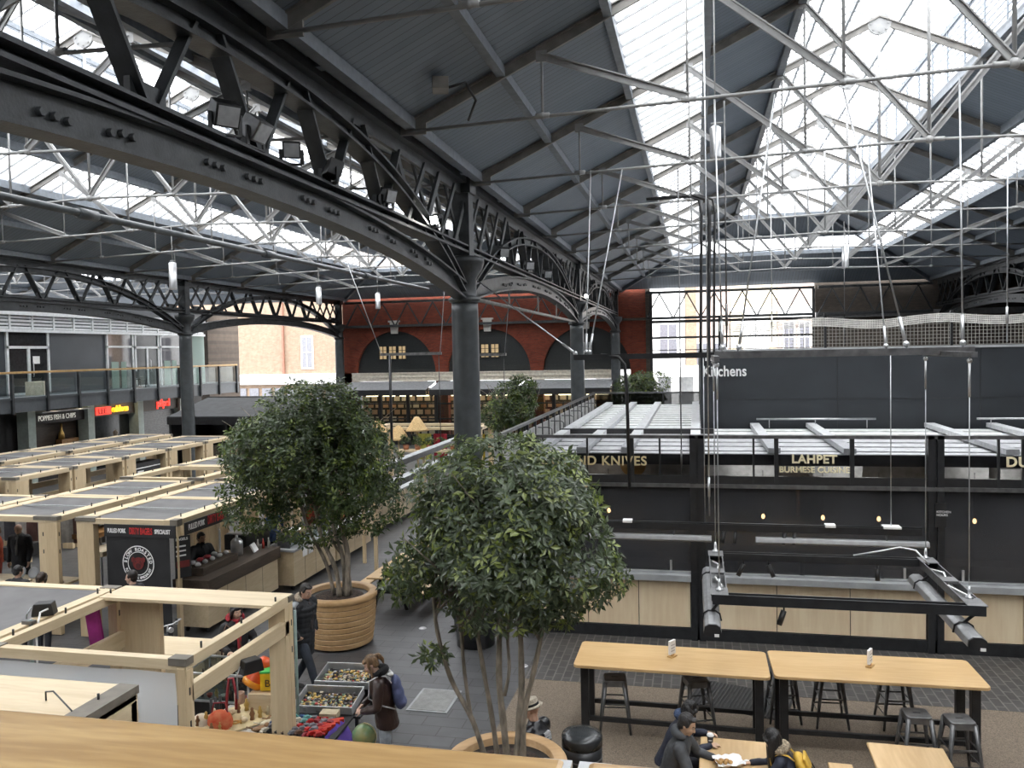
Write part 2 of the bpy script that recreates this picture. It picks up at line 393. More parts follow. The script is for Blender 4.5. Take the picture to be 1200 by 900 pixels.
def text_mb(txt, size, extrude=0.01, mat=None, name='lettering', parent=None, loc=(0, 0, 0), rot=(PI / 2, 0, 0), align='LEFT', sx=1.0, bold=0.0, spacing=1.0):
    cu = bpy.data.curves.new(name, 'FONT'); cu.body = txt; cu.size = size; cu.extrude = extrude; cu.align_x = align
    cu.offset = bold; cu.space_character = spacing
    t = bpy.data.objects.new(name, cu); COL.objects.link(t)
    dg = bpy.context.evaluated_depsgraph_get()
    me = bpy.data.meshes.new_from_object(t.evaluated_get(dg))
    bpy.data.objects.remove(t); bpy.data.curves.remove(cu)
    me.name = name; me.materials.clear(); me.materials.append(mat)
    T = Matrix.Translation(loc) @ Euler(rot).to_matrix().to_4x4() @ Matrix.Diagonal((sx, 1, 1, 1))
    me.transform(T)
    o = bpy.data.objects.new(name, me); COL.objects.link(o)
    if parent is not None:
        o.parent = parent
    return o
# ------------------------------------------------------------------ roof bays
ZG = 8.85; SL = 0.46; YE = 47.3; YS = -12.0
GX = -4.43                      # girder line between the two bays
BAY = 16.86
def bay(xc, side):
    hw = 8.15
    sides = (-1, 1)
    dA, dB, dC = 3.03, 4.36, 6.1
    def pt(s, d, y): return V((xc + s * (hw - d), y, ZG + SL * d))
    n_ceil = MB()
    up = V((0, 0, 0.06))
    for s in sides:
        for a, b in ((-0.1, dA), (dB, dC)):
            q = [pt(s, a, YS), pt(s, b, YS), pt(s, b, YE - b), pt(s, a, YE - a)]
            n_ceil.prism(q, (0, 0, 0.1), (0, 0, 0.16))
    struct('ceiling', n_ceil, M['roofboard'])
    hip = MB()
    for a, b in ((-0.1, dA), (dB, dC)):
        q = [pt(-1, a, YE - a), pt(1, a, YE - a), pt(1, b, YE - b), pt(-1, b, YE - b)]
        hip.prism(q, (0, 0, 0.1), (0, 0, 0.16))
    struct('ceiling', hip, M['roofboard_hip'])
    # skylight strips: milky panes and thin bars
    for s in sides:
        g = MB(); b = MB()
        g.quad(pt(s, dA, YS) + up * 2, pt(s, dB, YS) + up * 2, pt(s, dB, YE - dB) + up * 2, pt(s, dA, YE - dA) + up * 2)
        y = YS
        while y < YE - dA:
            d1 = min(dB, YE - y)
            b.bar(pt(s, dA, y) + up * 1.7, pt(s, d1, y) + up * 1.7, 0.035, 0.05)
            y += 0.49
        o = struct('window_%d' % (1 + side * 4 + (s > 0)), g, M['skyglass'])
        fr = b.build('glazing_bars', M['glazebar'], o)
    g = MB(); b = MB()
    g.quad(pt(-1, dA, YE - dA) + up * 2, pt(1, dA, YE - dA) + up * 2, pt(1, dB, YE - dB) + up * 2, pt(-1, dB, YE - dB) + up * 2)
    x = xc - hw + dA
    while x < xc + hw - dA:
        dd = min(dB, hw - abs(x - xc))
        b.bar((x, YE - dA, ZG + SL * dA + .1), (x, YE - dd, ZG + SL * dd + .1), 0.022, 0.05)
        x += 0.49
    o = struct('window_%d' % (3 + side * 4), g, M['skyglass']); b.build('glazing_bars', M['glazebar'], o)
    # purlins
    pu = MB()
    for s in sides:
        for d, ww, hh in ((0.06, .16, .16), (1.45, .13, .15), (dA - .03, .12, .2), (dB + .05, .14, .22), (dC - .03, .14, .2)):
            p, q = pt(s, d, YS), pt(s, d, YE - d)
            pu.bar(p + V((0, 0, .03)), q + V((0, 0, .03)), ww, hh)
    for d in (1.45, dA - .03, dB + .05, dC - .03):
        pu.bar(pt(-1, d, YE - d) + V((0, 0, .03)), pt(1, d, YE - d) + V((0, 0, .03)), .12, .16)
    struct('trim_%d' % (1 + side), pu, M['purlin'])
    # hip rafters
    hr = MB()
    for s in sides:
        hr.bar(pt(s, 0, YE), pt(s, dC, YE - dC), .14, .22)
    struct('trim_%d' % (3 + side), hr, M['purlin'])
    # lantern: louvred sides, glazed gable roof
    zl0 = ZG + SL * dC; zl1 = zl0 + 1.42; xl = hw - dC; yl = YE - dC; zap = zl1 + 0.95
    lv = MB(); gl = MB()
    for s in sides:
        X = xc + s * xl
        for k in range(9):
            z = zl0 + 0.12 + k * 0.15
            gl.bar((X + s * .035, YS, z + .07), (X + s * .035, yl, z + .07), 0.01, 0.135, up=(s * .35, 0, 1))
            lv.bar((X, YS, z), (X, yl, z), 0.03, 0.022)
        y = YS
        while y <= yl:
            lv.b2(X - .03, X + .01, y - .022, y + .022, zl0, zl1)
            y += 1.31
        lv.bar((X, YS, zl1), (X, yl, zl1), .08, .12); lv.bar((X, YS, zl0 + .08), (X, yl, zl0 + .08), .08, .1)
    for k in range(9):
        z = zl0 + 0.12 + k * 0.15
        gl.bar((xc - xl, yl + .03, z + .07), (xc + xl, yl + .03, z + .07), 0.01, 0.135, up=(0, .35, 1))
        lv.bar((xc - xl, yl, z), (xc + xl, yl, z), 0.03, 0.022)
    wl = struct('wall_lantern_%s' % ('right', 'left', 'aisle')[side], lv, M['purlin']); gl.build('louvre_blades', M['bladeglass'], wl)
    g = MB(); b = MB()
    for s in sides:
        X = xc + s * (xl + .1)
        g.quad((X, YS, zl1 + .05), (xc, YS, zap), (xc, yl + .1, zap), (X, yl + .1, zl1 + .05))
        y = YS
        while y <= yl:
            b.bar((X, y, zl1 + .02), (xc, y, zap - .03), .03, .06); y += 0.62
        b.bar((xc + s * xl * .5, YS, lerp(zl1, zap, .5) - .04), (xc + s * xl * .5, yl, lerp(zl1, zap, .5) - .04), .06, .08)
    g.add([(xc - xl, yl + .05, zl1), (xc + xl, yl + .05, zl1), (xc, yl + .05, zap)], [(0, 1, 2)])
    b.bar((xc, YS, zap - .04), (xc, yl, zap - .04), .07, .12)
    o = struct('window_%d' % (4 + side * 4), g, M['skyglass']); b.build('glazing_bars', M['glazebar'], o)
bay(4.0, 0)
bay(4.0 - BAY, 1)
# box gutters over the girder lines
gut = MB()
for X in (GX - BAY, GX, GX + BAY):
    gut.b2(X - .34, X + .34, YS, 47.6, 8.98, 9.2)
    for k in range(20):
        gut.b2(X - .3, X + .3, YS + k * 3.0, YS + k * 3.0 + .16, 8.86, 9.0)
struct('trim_5', gut, M['roofboard'])

def truss(xc, first_label, group):
    """one king-post style truss in local coordinates: y=0 plane, x from the ridge"""
    t = thing('roof_truss', first_label, 'roof truss', (xc, 0, 0), 0, group)
    hw = 8.15
    zr = lambda x: ZG + SL * (hw - abs(x)) - .02
    zt = lambda x: 8.82 + 0.22 * (1 - abs(x) / hw)
    for s in (-1, 1):
        m = MB(); m.bar((s * (hw + .05), 0, zr(hw)), (0, 0, zr(0)), .045, .15); m.bar((s * (hw + .05), 0, zr(hw) + .07), (0, 0, zr(0) + .07), .13, .025)
        m.build('rafter', M['trussw'], t)
        m = MB(); m.tube([(s * hw, 0, zt(hw) - .02), (0, 0, zt(0))], .026, 8)
        for x in (6.1, 4.05, 2.0, 0.15):
            m.tube([(s * (x - .1), 0, zt(x)), (s * (x + .1), 0, zt(x))], .042, 8)
        m.build('tie_rod', M['truss'], t)
        m = MB(); m.box((s * (hw - .1), 0, 8.86), (.4, .035, .22)); m.build('heel_plate', M['trussw'], t)
        for x in (6.1, 4.07, 2.04):
            h = MB(); h.tube([(s * x, 0, zr(x)), (s * x, 0, zt(x))], .019 if x > 3 else .024, 6)
            h.ball((s * x, 0, zt(x)), .05, 8, 6); h.box((s * x, 0, zr(x) - .06), (.16, .05, .16))
            h.build('hanger', M['truss'], t)
            st = MB(); x2 = x - 2.04
            st.bar((s * x, 0, zr(x) - .06), (s * x2, 0, zt(x2) + .03), .035, .11); st.bar((s * x, 0, zr(x) - .02), (s * x2, 0, zt(x2) + .08), .1, .02)
            st.build('strut', M['truss'], t)
    m = MB(); m.tube([(0, 0, zr(0)), (0, 0, zt(0))], .03, 8); m.ball((0, 0, zt(0)), .075, 10, 6); m.build('king_rod', M['truss'], t)
    m = MB(); m.cyl((0, -.03, zr(0) - .08), (0, .03, zr(0) - .08), .24, 20)
    for k in range(8):
        a = 2 * PI * k / 8; m.cyl((.18 * math.cos(a), -.05, zr(0) - .08 + .18 * math.sin(a)), (.18 * math.cos(a), .05, zr(0) - .08 + .18 * math.sin(a)), .022, 6)
    m.build('apex_plate', M['truss'], t)
    return t
TY = 3.925
for b, (xc, nm) in enumerate(((4.0, 'right'), (4.0 - BAY, 'left'))):
    grp = 'pale trusses under the %s-hand roof' % nm
    t0 = None; n = 0
    for k in range(1, 11):
        lab = '%s pale grey roof truss from the viewer under the %s-hand glazed roof' % (ORD[n], nm)
        if t0 is None:
            t0 = truss(xc, lab, grp); t0.location.y = TY * k
        else: dup(t0, (xc, TY * k, 0), label=lab)
        n += 1

# ------------------------------------------------------------------ columns and girders
def column(x, y, label):
    t = thing('iron_column', label, 'column', (x, y, 0), 0, 'cast iron columns holding the roof')
    m = MB(); m.lathe([(.36, 0), (.36, .25), (.30, .35), (.275, .5), (.262, 6.3), (.26, 6.5)], seg=28); m.build('shaft', M['column'], t)
    m = MB(); m.lathe([(.26, 6.48), (.31, 6.5), (.32, 6.56), (.27, 6.6), (.24, 6.66), (.24, 6.95), (.27, 7.0), (.3, 7.05), (.36, 7.12), (.38, 7.2), (.40, 7.26), (.40, 7.36), (.2, 7.4)], seg=28); m.build('capital', M['iron'], t)
    m = MB(); m.b2(-.17, .17, -.17, .17, 7.36, 8.9); m.b2(-.22, .22, -.22, .22, 8.6, 8.9); m.build('upper_post', M['iron'], t, bevel=.01)
    return t
column(GX, 15.7, 'thick dark grey column rising between the two leafy trees')
column(GX, 31.4, 'grey column behind the roof railing of the black food kiosk')
column(GX - BAY, 31.4, 'grey column standing in front of the left balcony')
column(GX + BAY, 31.4, 'dark grey column in the shadow at far right')
column(GX - BAY, 15.7, 'grey column at the left edge beyond the picture')
column(GX, 47.0, 'slim dark column against the brick arches at the far end')
column(GX - BAY, 47.0, 'dark column at the left end of the arched brick wall')

def girder(x, y0, label, group):
    """one span of 15.7 m running away from the viewer, in local coordinates from its first column"""
    L = 15.7
    t = thing('arched_girder', label, 'girder', (x, y0, 0), 0, group)
    zc = 7.46
    m = MB()
    m.b2(-.15, .15, 0, L, 8.78, 8.9); m.b2(-.03, .03, 0, L, 8.58, 8.8); m.build('top_chord', M['iron'], t)
    m = MB(); m.b2(-.16, .16, .2, L - .2, zc - .02, zc + .02); m.b2(-.03, .03, .2, L - .2, zc, zc + .2); m.b2(-.16, .16, .2, L - .2, zc + .1, zc + .13); m.build('bottom_chord', M['iron'], t)
    n = 9; dy = L / n
    for k in range(n):
        yb = (k + .5) * dy
        for e in (-1, 1):
            m = MB()
            yt = yb + e * dy * .42
            if abs(yb - L / 2) < dy * 2.4: m.bar((0, yb + e * .06, zc + .1), (0, yt, 8.62), .13 if e > 0 else .20, .04, up=(0, 1, 0.01))
            else:
                m.bar((e * .05, yb + e * .05, zc + .08), (e * .05, yb + e * dy * .55, 8.66), .05, .12)
                m.bar((-e * .05, yb - e * dy * .1, 8.66), (-e * .05, yb + e * dy * .45, zc + .1), .04, .09)
            m.build('diagonal', M['iron'], t)
        g = MB(); g.box((0, yb, zc + .2), (.06, .46, .24)); g.build('gusset_plate', M['iron'], t)
    N = 28
    def arc(fz):
        return [(0, .32 + (L - .64) * i / N, fz(i / N * 2 - 1)) for i in range(N + 1)]
    low = arc(lambda u: 6.72 + .60 * (1 - abs(u) ** 2.1))
    hi = arc(lambda u: 6.78 + 1.72 * (1 - abs(u) ** 2.3))
    for nm, pts, ww, hh in (('lower_arch_rib', low, .06, .30), ('upper_arch_rib', hi, .06, .17)):
        m = MB()
        for a, b in zip(pts[:-1], pts[1:]):
            a, b = V(a), V(b); e = (b - a) * .02
            m.bar(a - e, b + e, ww, hh)
            nrm = V((0, -(b - a).z, (b - a).y)).normalized() * (hh / 2)
            for sgn in (-1, 1):
                m.bar(a - e + nrm * sgn, b + e + nrm * sgn, .27, .035)
        if nm == 'lower_arch_rib':
            for yy in (3.2, 4.9, 6.9, 8.8, 10.8, 12.5):
                for j in range(6):
                    q = yy + (j // 3) * .7 + (j % 3) * .13
                    i = int((q - .32) / (L - .64) * N); z = pts[min(i, N)][2]
                    m.cyl((-.075, q, z), (.075, q, z), .034, 6)
        m.build(nm, M['iron'], t)
    return t
g0 = girder(GX, 0, 'huge dark arched lattice girder sweeping overhead from the upper left to the thick column', 'arched iron girders along the roof valleys')
dup(g0, (GX, 15.7, 0), label='arched lattice girder between the thick column and the next one behind it')
dup(g0, (GX, 31.4, 0), label='farthest arched lattice girder of the middle line running to the brick end wall')
dup(g0, (GX - BAY, 15.7, 0), label='arched lattice girder ending at the left-hand column beside the balcony')
dup(g0, (GX - BAY, 31.4, 0), label='lattice girder over the bright brick opening beyond the left balcony')
dup(g0, (GX - BAY, 0, 0), label='arched lattice girder nearest the viewer on the far left line')
dup(g0, (GX + BAY, 15.7, 0), label='arched girder of the right-hand line, nearer the viewer')
dup(g0, (GX + BAY, 31.4, 0), label='arched girder in deep shadow on the far right line')
# slender tie bar across the foot of the second arch
def tie_bar(x, y0, label):
    m = MB(); m.tube([(x, y0 + .3, 6.6), (x, y0 + 15.4, 6.6)], .045, 8)
    for k in (4, 7.8, 11): m.cyl((x, y0 + k, 6.58), (x, y0 + k, 7.2), .025, 6)
    tag(m.build('tie_bar', M['trussw'], None, loc=(x, y0, 6.6)), label, 'tie bar')
tie_bar(GX, 15.7, 'thin grey horizontal tie bar under the arch behind the thick column')
# long pipe under the left roof, seen below the big girder
t = thing('service_pipe', 'long thick grey pipe running back under the left-hand roof', 'pipe', (-13.2, 20, 8.75))
m = MB(); m.tube([(-13.2, 2, 8.75), (-13.2, 40, 8.75)], .085, 12); m.build('pipe', M['column'], t, world=True)
for y in (8, 16.0, 24.0, 32):
    m = MB(); m.tube([(-13.2, y - .28, 8.75), (-13.2, y + .28, 8.75)], .125, 12); m.build('coupling', M['column'], t, world=True)
for y in (11.8, 19.6, 27.5, 35.3):
    m = MB(); m.cyl((-13.2, y, 8.75), (-13.2, y, 9.05), .03, 6); m.build('hanger', M['column'], t, world=True)
# cross girders at the far end
def end_girder(x0, x1, label):
    t = thing('end_girder', label, 'girder', ((x0 + x1) / 2, 47.15, 0))
    c = (x0 + x1) / 2
    for nm, z in (('top_chord', 8.66), ('bottom_chord', 7.22)):
        m = MB(); m.b2(x0, x1, 47.08, 47.22, z - .07, z + .07); m.build(nm, M['iron'], t, world=True)
    n = max(2, round((x1 - x0) / 1.55)); dx = (x1 - x0) / n
    for k in range(n):
        for e in (-1, 1):
            m = MB(); xm = x0 + (k + .5) * dx
            m.bar((xm, 47.15, 8.6), (xm + e * dx * .47, 47.15, 7.28), .07, .07); m.build('diagonal', M['iron'], t, world=True)
    return t
end_girder(-2.7, 6.3, 'black lattice girder crossing the bright street opening at the far end')
end_girder(-20.9, -12.9, 'dark lattice girder against the brick above the left and middle arches')
end_girder(-12.6, -4.8, 'dark lattice girder against the brick between the middle columns')
end_girder(6.5, 12.2, 'dark lattice girder in front of the shadowed brick at far right')
bay(4.0 - 2 * BAY, 2)
t3 = [o for o in COL.objects if o.name == 'roof_truss'][0]
for n, k in enumerate(range(5, 11)):
    dup(t3, (4.0 - 2 * BAY, TY * k, 0), label='%s white truss seen through the left-hand girder above the balcony building' % ORD[n], group='white trusses over the balcony building')

# ------------------------------------------------------------------ ground
m = MB(); m.b2(-60, 45, -10, 110, -.3, 0); struct('floor', m, M['paving'])
m = MB(); m.b2(-2.9, 14, 5.2, 13.35, 0, .006); struct('floor_patch', m, M['aggregate'])
m = MB(); m.b2(-2.9, 14, 13.36, 15.68, 0, .005); struct('floor_sett_strip', m, M['sett'])
m = MB(); m.b2(-60, 45, 48.2, 110, 0, .01); struct('floor_street', m, M['tarmac'])
t = thing('utility_cover', 'pale rectangular metal access cover set in the dark paving', 'manhole cover', (-4.1, 12.25, .0))
m = MB(); m.b2(-.33, .33, -.42, .42, 0, .012); m.build('frame', M['concrete'], t)
m = MB(); m.b2(-.29, .29, -.38, .38, .01, .018); m.build('lid', mat('pale_checkered_cover', (0.26, 0.26, 0.25), rough=0.5, bump=.6, bscale=160), t)
for n, (x, y, l) in enumerate(((-4.75, 14.6, 'small round floor light in the paving left of the black bin'), (-3.0, 13.9, 'small round floor light in the paving right of the tree stems'), (-5.4, 15.5, 'small round floor light near the picnic bench'))):
    m = MB(); m.lathe([(.001, .016), (.06, .016), (.075, .004), (.08, 0)], seg=16); tag(m.build('floor_light', M['alu'], None), l, 'floor light').location = (x, y, .001)
t = thing('drain_grating', 'black slatted grating on the ground behind the bar table', 'grating', (.62, 13.1, .005), -.28)
m = MB(); m.b2(-.75, .75, -.5, .5, 0, .008); m.build('frame', M['black'], t)
m = MB()
for k in range(26): m.b2(-.72 + k * .0565, -.70 + k * .0565, -.48, .48, .006, .02)
m.build('slats', simple('grating_grey', (.05, .05, .05), .5), t)

# ------------------------------------------------------------------ far end wall with three arches
def arch_z(x):
    for c in (-17.9, -12.05, -6.2):
        if abs(x - c) < 2.55: return 4.35 + math.sqrt(max(0, 2.55 ** 2 - (x - c) ** 2))
    return None
m = MB(); XS = [-21.3]
for c in (-17.9, -12.05, -6.2):
    XS += [c + 2.55 * -math.cos(PI * i / 24) for i in range(25)]
XS += [-2.75]
for a, b in zip(XS[:-1], XS[1:]):
    za = arch_z(a + 1e-5) or 4.35; zb = arch_z(b - 1e-5) or 4.35
    if arch_z((a + b) / 2) is None: za = zb = 0.0
    m.prism([(a, 47.6, za), (b, 47.6, zb), (b, 47.6, 9.4), (a, 47.6, 9.4)], (0, 0, 0), (0, .5, 0))
m.b2(-21.3, -20.45, 47.6, 48.1, 0, 4.4)
struct('wall_far', m, M['redbrick'])
m = MB()
for c in (-17.9, -12.05, -6.2):
    for i in range(19):
        a = PI * i / 18
        m.bar((c + 2.6 * math.cos(a), 47.592, 4.35 + 2.6 * math.sin(a)), (c + 3.25 * math.cos(a), 47.592, 4.35 + 3.25 * math.sin(a)), .02, .025, up=(0, 1, 0))
struct('trim_20', m, simple('voussoir_joint_line', s2l(96, 40, 26), .9))  # dark joint lines between the arch bricks
m = MB(); m.b2(-21.0, -2.75, 47.5, 47.6, 7.15, 7.3); struct('trim_21', m, M['dkbrick'])
for n, c in enumerate((-17.9, -12.05, -6.2)):
    m = MB(); m.prism([(c - .27, 0, 7.45), (c + .27, 0, 7.45), (c + .2, 0, 6.75), (c - .2, 0, 6.75)], (0, 47.46, 0), (0, 47.62, 0)); m.b2(c - .36, c + .36, 47.44, 47.62, 7.45, 7.55)
    tag(m.build('keystone', M['offwhite'], None, loc=(c, 47.5, 7.0)), 'pale stone keystone over the %s brick arch' % ('left', 'middle', 'right')[n], 'keystone', 'keystones of the arches')
    m = MB(); m.prism([(c + 2.6 * math.cos(PI * i / 24), 0, 4.35 + 2.6 * math.sin(PI * i / 24)) for i in range(25)], (0, 47.85, 0), (0, 47.95, 0))
    w_ = struct('window_%d' % (20 + n), m, simple('bottle_black_boarding', (.012, .016, .017), .5))
    m = MB()
    for k in range(9): m.b2(c - 2.4, c + 2.4, 47.83, 47.86, 4.4 + k * .28, 4.42 + k * .28)
    m.build('boarding_ribs', M['black'], w_)
    lit = n < 2
    for k, dx in enumerate((-.62, 0, .62) if lit else (-.35, .35)):
        f = MB(); X = c - .25 + dx
        for a, b, c1, d in ((-.27, -.22, 5.2, 6.0), (.22, .27, 5.2, 6.0), (-.27, .27, 5.17, 5.22), (-.27, .27, 5.98, 6.03), (-.02, .02, 5.2, 6.0), (-.27, .27, 5.45, 5.48), (-.27, .27, 5.72, 5.75)):
            f.b2(X + a, X + b, 47.76, 47.84, c1, d)
        fo = f.build('casement', M['black'], w_)
        g = MB(); g.b2(X - .22, X + .22, 47.80, 47.81, 5.22, 5.98)
        gm = simple('warm_lit_pane', (.3, .22, .12), .4, emit=(1.0, .72, .38), estr=.22) if lit else simple('daylit_pane', (.42, .45, .46), .15)
        g.build('pane', gm, fo)
m = MB(); m.b2(-20.6, -4.4, 47.2, 47.6, 3.86, 4.38)
for z in (4.36, 4.12, 3.9): m.b2(-20.6, -4.4, 47.12, 47.2, z - .03, z + .03)
tag(m.build('shop_fascia', simple('cream_fascia', (.70, .65, .55), .5), None, loc=(-12, 47.4, 4.1)), 'long cream fascia board under the three brick arches', 'fascia')
# awnings and shopfront under the fascia
for n, (a, b) in enumerate(((-20.6, -15.2), (-15.0, -9.9), (-9.7, -4.6))):
    t = thing('shop_awning', '%s grey awning below the cream fascia' % ('left', 'middle', 'right')[n], 'awning', ((a + b) / 2, 46.4, 3.5), 0, 'grey awnings of the far shops')
    m = MB(); m.prism([(a, 47.2, 3.82), (b, 47.2, 3.82), (b, 45.2, 3.42), (a, 45.2, 3.42)], (0, 0, 0), (0, 0, .03)); m.build('cover', simple('pale_awning_cloth', (.30, .31, .32), .7), t, world=True)
    m = MB(); m.b2(a, b, 45.15, 45.22, 3.1, 3.42); m.build('valance', M['black'], t, world=True)
    for q in (a + .1, b - .1):
        m = MB(); m.cyl((q, 45.25, 3.4), (q, 47.2, 3.2), .03, 6); m.build('arm', M['black'], t, world=True)
t = thing('shopfront', 'dark framed glazed shopfronts with warm lights inside below the arches', 'shopfront', (-12.5, 46.6, 0))
m = MB(); m.b2(-20.5, -4.5, 47.3, 47.4, 0, .5)
x = -20.5
while x < -4.4:
    m.b2(x - .1, x + .1, 46.9, 47.1, 0, 3.6); x += 1.78
for z in (.6, 1.6, 2.5, 3.3): m.b2(-20.5, -4.5, 46.98, 47.04, z - .04, z + .04)
m.build('frame', M['black'], t, world=True)
m = MB(); m.b2(-20.5, -4.5, 47.0, 47.01, .5, 3.4); m.build('pane', M['clear'], t, world=True)
sh = bpy.data.materials.new('shop_shelves'); sh.use_nodes = True
nt = sh.node_tree; p = nt.nodes['Principled BSDF']
tcn = nd(nt, 'ShaderNodeTexCoord'); b = nd(nt, 'ShaderNodeTexBrick'); mp = nd(nt, 'ShaderNodeMapping'); mp.inputs['Rotation'].default_value = (PI / 2, 0, 0)
b.inputs['Color1'].default_value = (.42, .2, .09, 1); b.inputs['Color2'].default_value = (.65, .55, .42, 1); b.inputs['Mortar'].default_value = (.02, .015, .01, 1)
b.inputs['Scale'].default_value = 1; b.inputs['Brick Width'].default_value = .5; b.inputs['Row Height'].default_value = .42; b.inputs['Mortar Size'].default_value = .07
nt.links.new(tcn.outputs['Object'], mp.inputs['Vector']); nt.links.new(mp.outputs['Vector'], b.inputs['Vector']); nt.links.new(b.outputs['Color'], p.inputs['Base Color'])
m = MB(); m.b2(-20.5, -4.5, 48.6, 48.7, .2, 3.4); m.build('display_shelves', sh, t, world=True)
m = MB()
for k in range(14):
    m.b2(-20 + k * 1.1, -19.3 + k * 1.1, 47.9, 48.2, 2.9, 2.96)
m.build('shop_light', simple('warm_shop_light', (.9, .8, .6), emit=(1, .8, .5), estr=3.0), t, world=True)
# wall to the right of the street opening, and the sides
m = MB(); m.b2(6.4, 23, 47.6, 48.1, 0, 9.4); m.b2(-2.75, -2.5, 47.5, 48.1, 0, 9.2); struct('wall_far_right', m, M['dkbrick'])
m = MB(); m.b2(6.4, 23, 47.3, 47.6, 7.0, 7.3); struct('trim_22', m, simple('grey_stone_band', (.3, .3, .3), .7))
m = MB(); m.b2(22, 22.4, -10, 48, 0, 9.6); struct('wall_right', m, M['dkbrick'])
m = MB(); m.b2(12.6, 22.4, -12, 48, 9.2, 9.35); struct('ceiling_aisle', m, M['roofboard'])
m = MB(); m.b2(-60, 23, -10.4, -10, 0, 13); struct('wall_back', m, M['dkbrick'])
# rails crossing the street opening
t = thing('opening_rails', 'black horizontal rails across the bright street opening', 'railing', (2, 47.3, 6))
for z, w_ in ((7.02, .16), (6.12, .12), (5.42, .05)):
    m = MB(); m.b2(-2.4, 6.3, 47.26, 47.34, z - w_ / 2, z + w_ / 2); m.build('rail', M['black'], t, world=True)
m = MB(); m.b2(6.2, 6.34, 47.2, 47.4, 0, 8.6); m.b2(-2.5, -2.36, 47.2, 47.4, 0, 8.6); m.build('upright', M['black'], t, world=True)

# ------------------------------------------------------------------ street beyond
def house(name, label, x0, x1, y, z1, wallm, wins, surround=None, extra=None):
    t = thing(name, label, 'building', ((x0 + x1) / 2, y, 0))
    m = MB(); m.b2(x0, x1, y, y + 6, 0, z1); m.build('wall', wallm, t, world=True)
    for (wx, wz, ww, wh, arched) in wins:
        f = MB(); f.b2(wx - ww / 2 - .12, wx + ww / 2 + .12, y - .08, y + .02, wz - .12, wz + wh + .12)
        fo = f.build('window_frame', surround or M['white'], t, world=True)
        g = MB()
        if arched:
            g.prism([(wx - ww / 2, 0, wz)] + [(wx - ww / 2 * math.cos(PI * i / 12), 0, wz + wh - ww / 2 + ww / 2 * math.sin(PI * i / 12)) for i in range(13)] + [(wx + ww / 2, 0, wz)], (0, y - .12, 0), (0, y - .1, 0))
        else: g.b2(wx - ww / 2, wx + ww / 2, y - .12, y - .1, wz, wz + wh)
        go = g.build('pane', simple('street_pane', (.16, .16, .18), .1), fo, world=True)
        b = MB(); b.b2(wx - .03, wx + .03, y - .15, y - .12, wz, wz + wh); b.b2(wx - ww / 2, wx + ww / 2, y - .15, y - .12, wz + wh * .5 - .03, wz + wh * .5 + .03)
        b.build('glazing_bars', M['white'], fo, world=True)
    if extra:
        for nm, mm, boxes in extra:
            m = MB()
            for q in boxes: m.b2(*q)
            m.build(nm, mm, t, world=True)
    return t
wh = simple('white_stucco', (.78, .78, .77), .7)
house('street_house', 'white rendered house with a dark sash window across the street', -9, -.9, 76, 13, wh, [(-2.4, 5.1, 1.5, 2.6, False), (-6, 5.1, 1.5, 2.6, False)])
house('street_house', 'narrow red brick house next to the white one across the street', -.85, 3.0, 75.8, 13, M['pinkbrick'], [(.6, 4.0, 1.0, 1.9, False), (2.2, 4.0, 1.0, 1.9, False)], None,
      [('pilaster', M['palebrick'], [(-.85, .1, 75.6, 75.9, 0, 13)])])
house('street_house', 'ochre stone house with a white arched window across the street', 3.05, 7.0, 75.7, 13, simple('ochre_stone', (.70, .60, .43), .8), [(5.2, 5.2, 1.3, 2.9, True)], None, [('cornice', wh, [(3.05, 7.0, 75.4, 75.7, 8.6, 9.0), (4.1, 6.3, 75.55, 75.72, 4.9, 8.6)])])
house('street_house', 'pink brick house with tall white framed windows across the street', 7.05, 13, 75.8, 13, M['pinkbrick'], [(8.0, 5, .8, 2.6, False), (9.3, 5, .8, 2.6, False), (10.6, 5, .8, 2.6, False)], None, [('stucco_band', wh, [(7.05, 13, 75.6, 75.8, 8, 9.0)])])
t = thing('street_portico', 'white columned shop porch across the street, just left of the slate block', 'porch', (-1.5, 66, 0))
m = MB(); m.b2(-3.6, .6, 65.5, 67.5, 3.3, 4.1); m.build('entablature', wh, t, world=True)
for x in (-3.2, -1.6, .1):
    m = MB(); m.b2(x - .28, x + .28, 65.6, 66.2, 0, 3.3); m.build('pillar', wh, t, world=True)
m = MB(); m.b2(-3.4, .4, 67.6, 67.7, 0, 3.3); m.build('back_wall', M['concrete'], t, world=True)
t = thing('parked_car', 'white car parked in the street beyond the end railing', 'car', (-.9, 58, 0))
m = MB(); m.prism([(0, -2, .35), (0, 2, .35), (0, 2.05, .8), (0, 1.2, .95), (0, .7, 1.45), (0, -1.1, 1.45), (0, -1.9, .95)], (-.85, 0, 0), (.85, 0, 0)); m.build('body', M['white'], t, bevel=.06)
m = MB(); m.prism([(0, 1.12, .97), (0, .66, 1.4), (0, -1.05, 1.4), (0, -1.75, .97)], (-.87, 0, 0), (.87, 0, 0)); m.build('windows', M['black'], t)
for sx_ in (-.8, .8):
    for y in (-1.3, 1.3):
        m = MB(); m.cyl((sx_ - .1, y, .32), (sx_ + .1, y, .32), .32, 16); m.build('wheel', M['black'], t)
# bright brick building past the left end
house('brick_building', 'sunlit cream brick building seen through the left opening', -44, -22.0, 60, 14, M['palebrick'],
      [(-29.9, 4.6, .8, 2.4, False), (-24.6, 4.6, .8, 2.4, False), (-37, 4.6, .8, 2.4, False)], wh,
      [('stone_band', wh, [(-44, -22, 59.7, 60.02, 3.3, 4.1)]), ('downpipe', simple('rusty_pipe', (.25, .12, .08), .6), [(-32.0, -31.85, 59.8, 60, 4, 14)]),
       ('shop_windows', simple('street_pane', (.16, .16, .18), .1), [(-43.8 + k * 1.1, -43.0 + k * 1.1, 59.9, 60.01, 1.0, 3.0) for k in range(19)])])

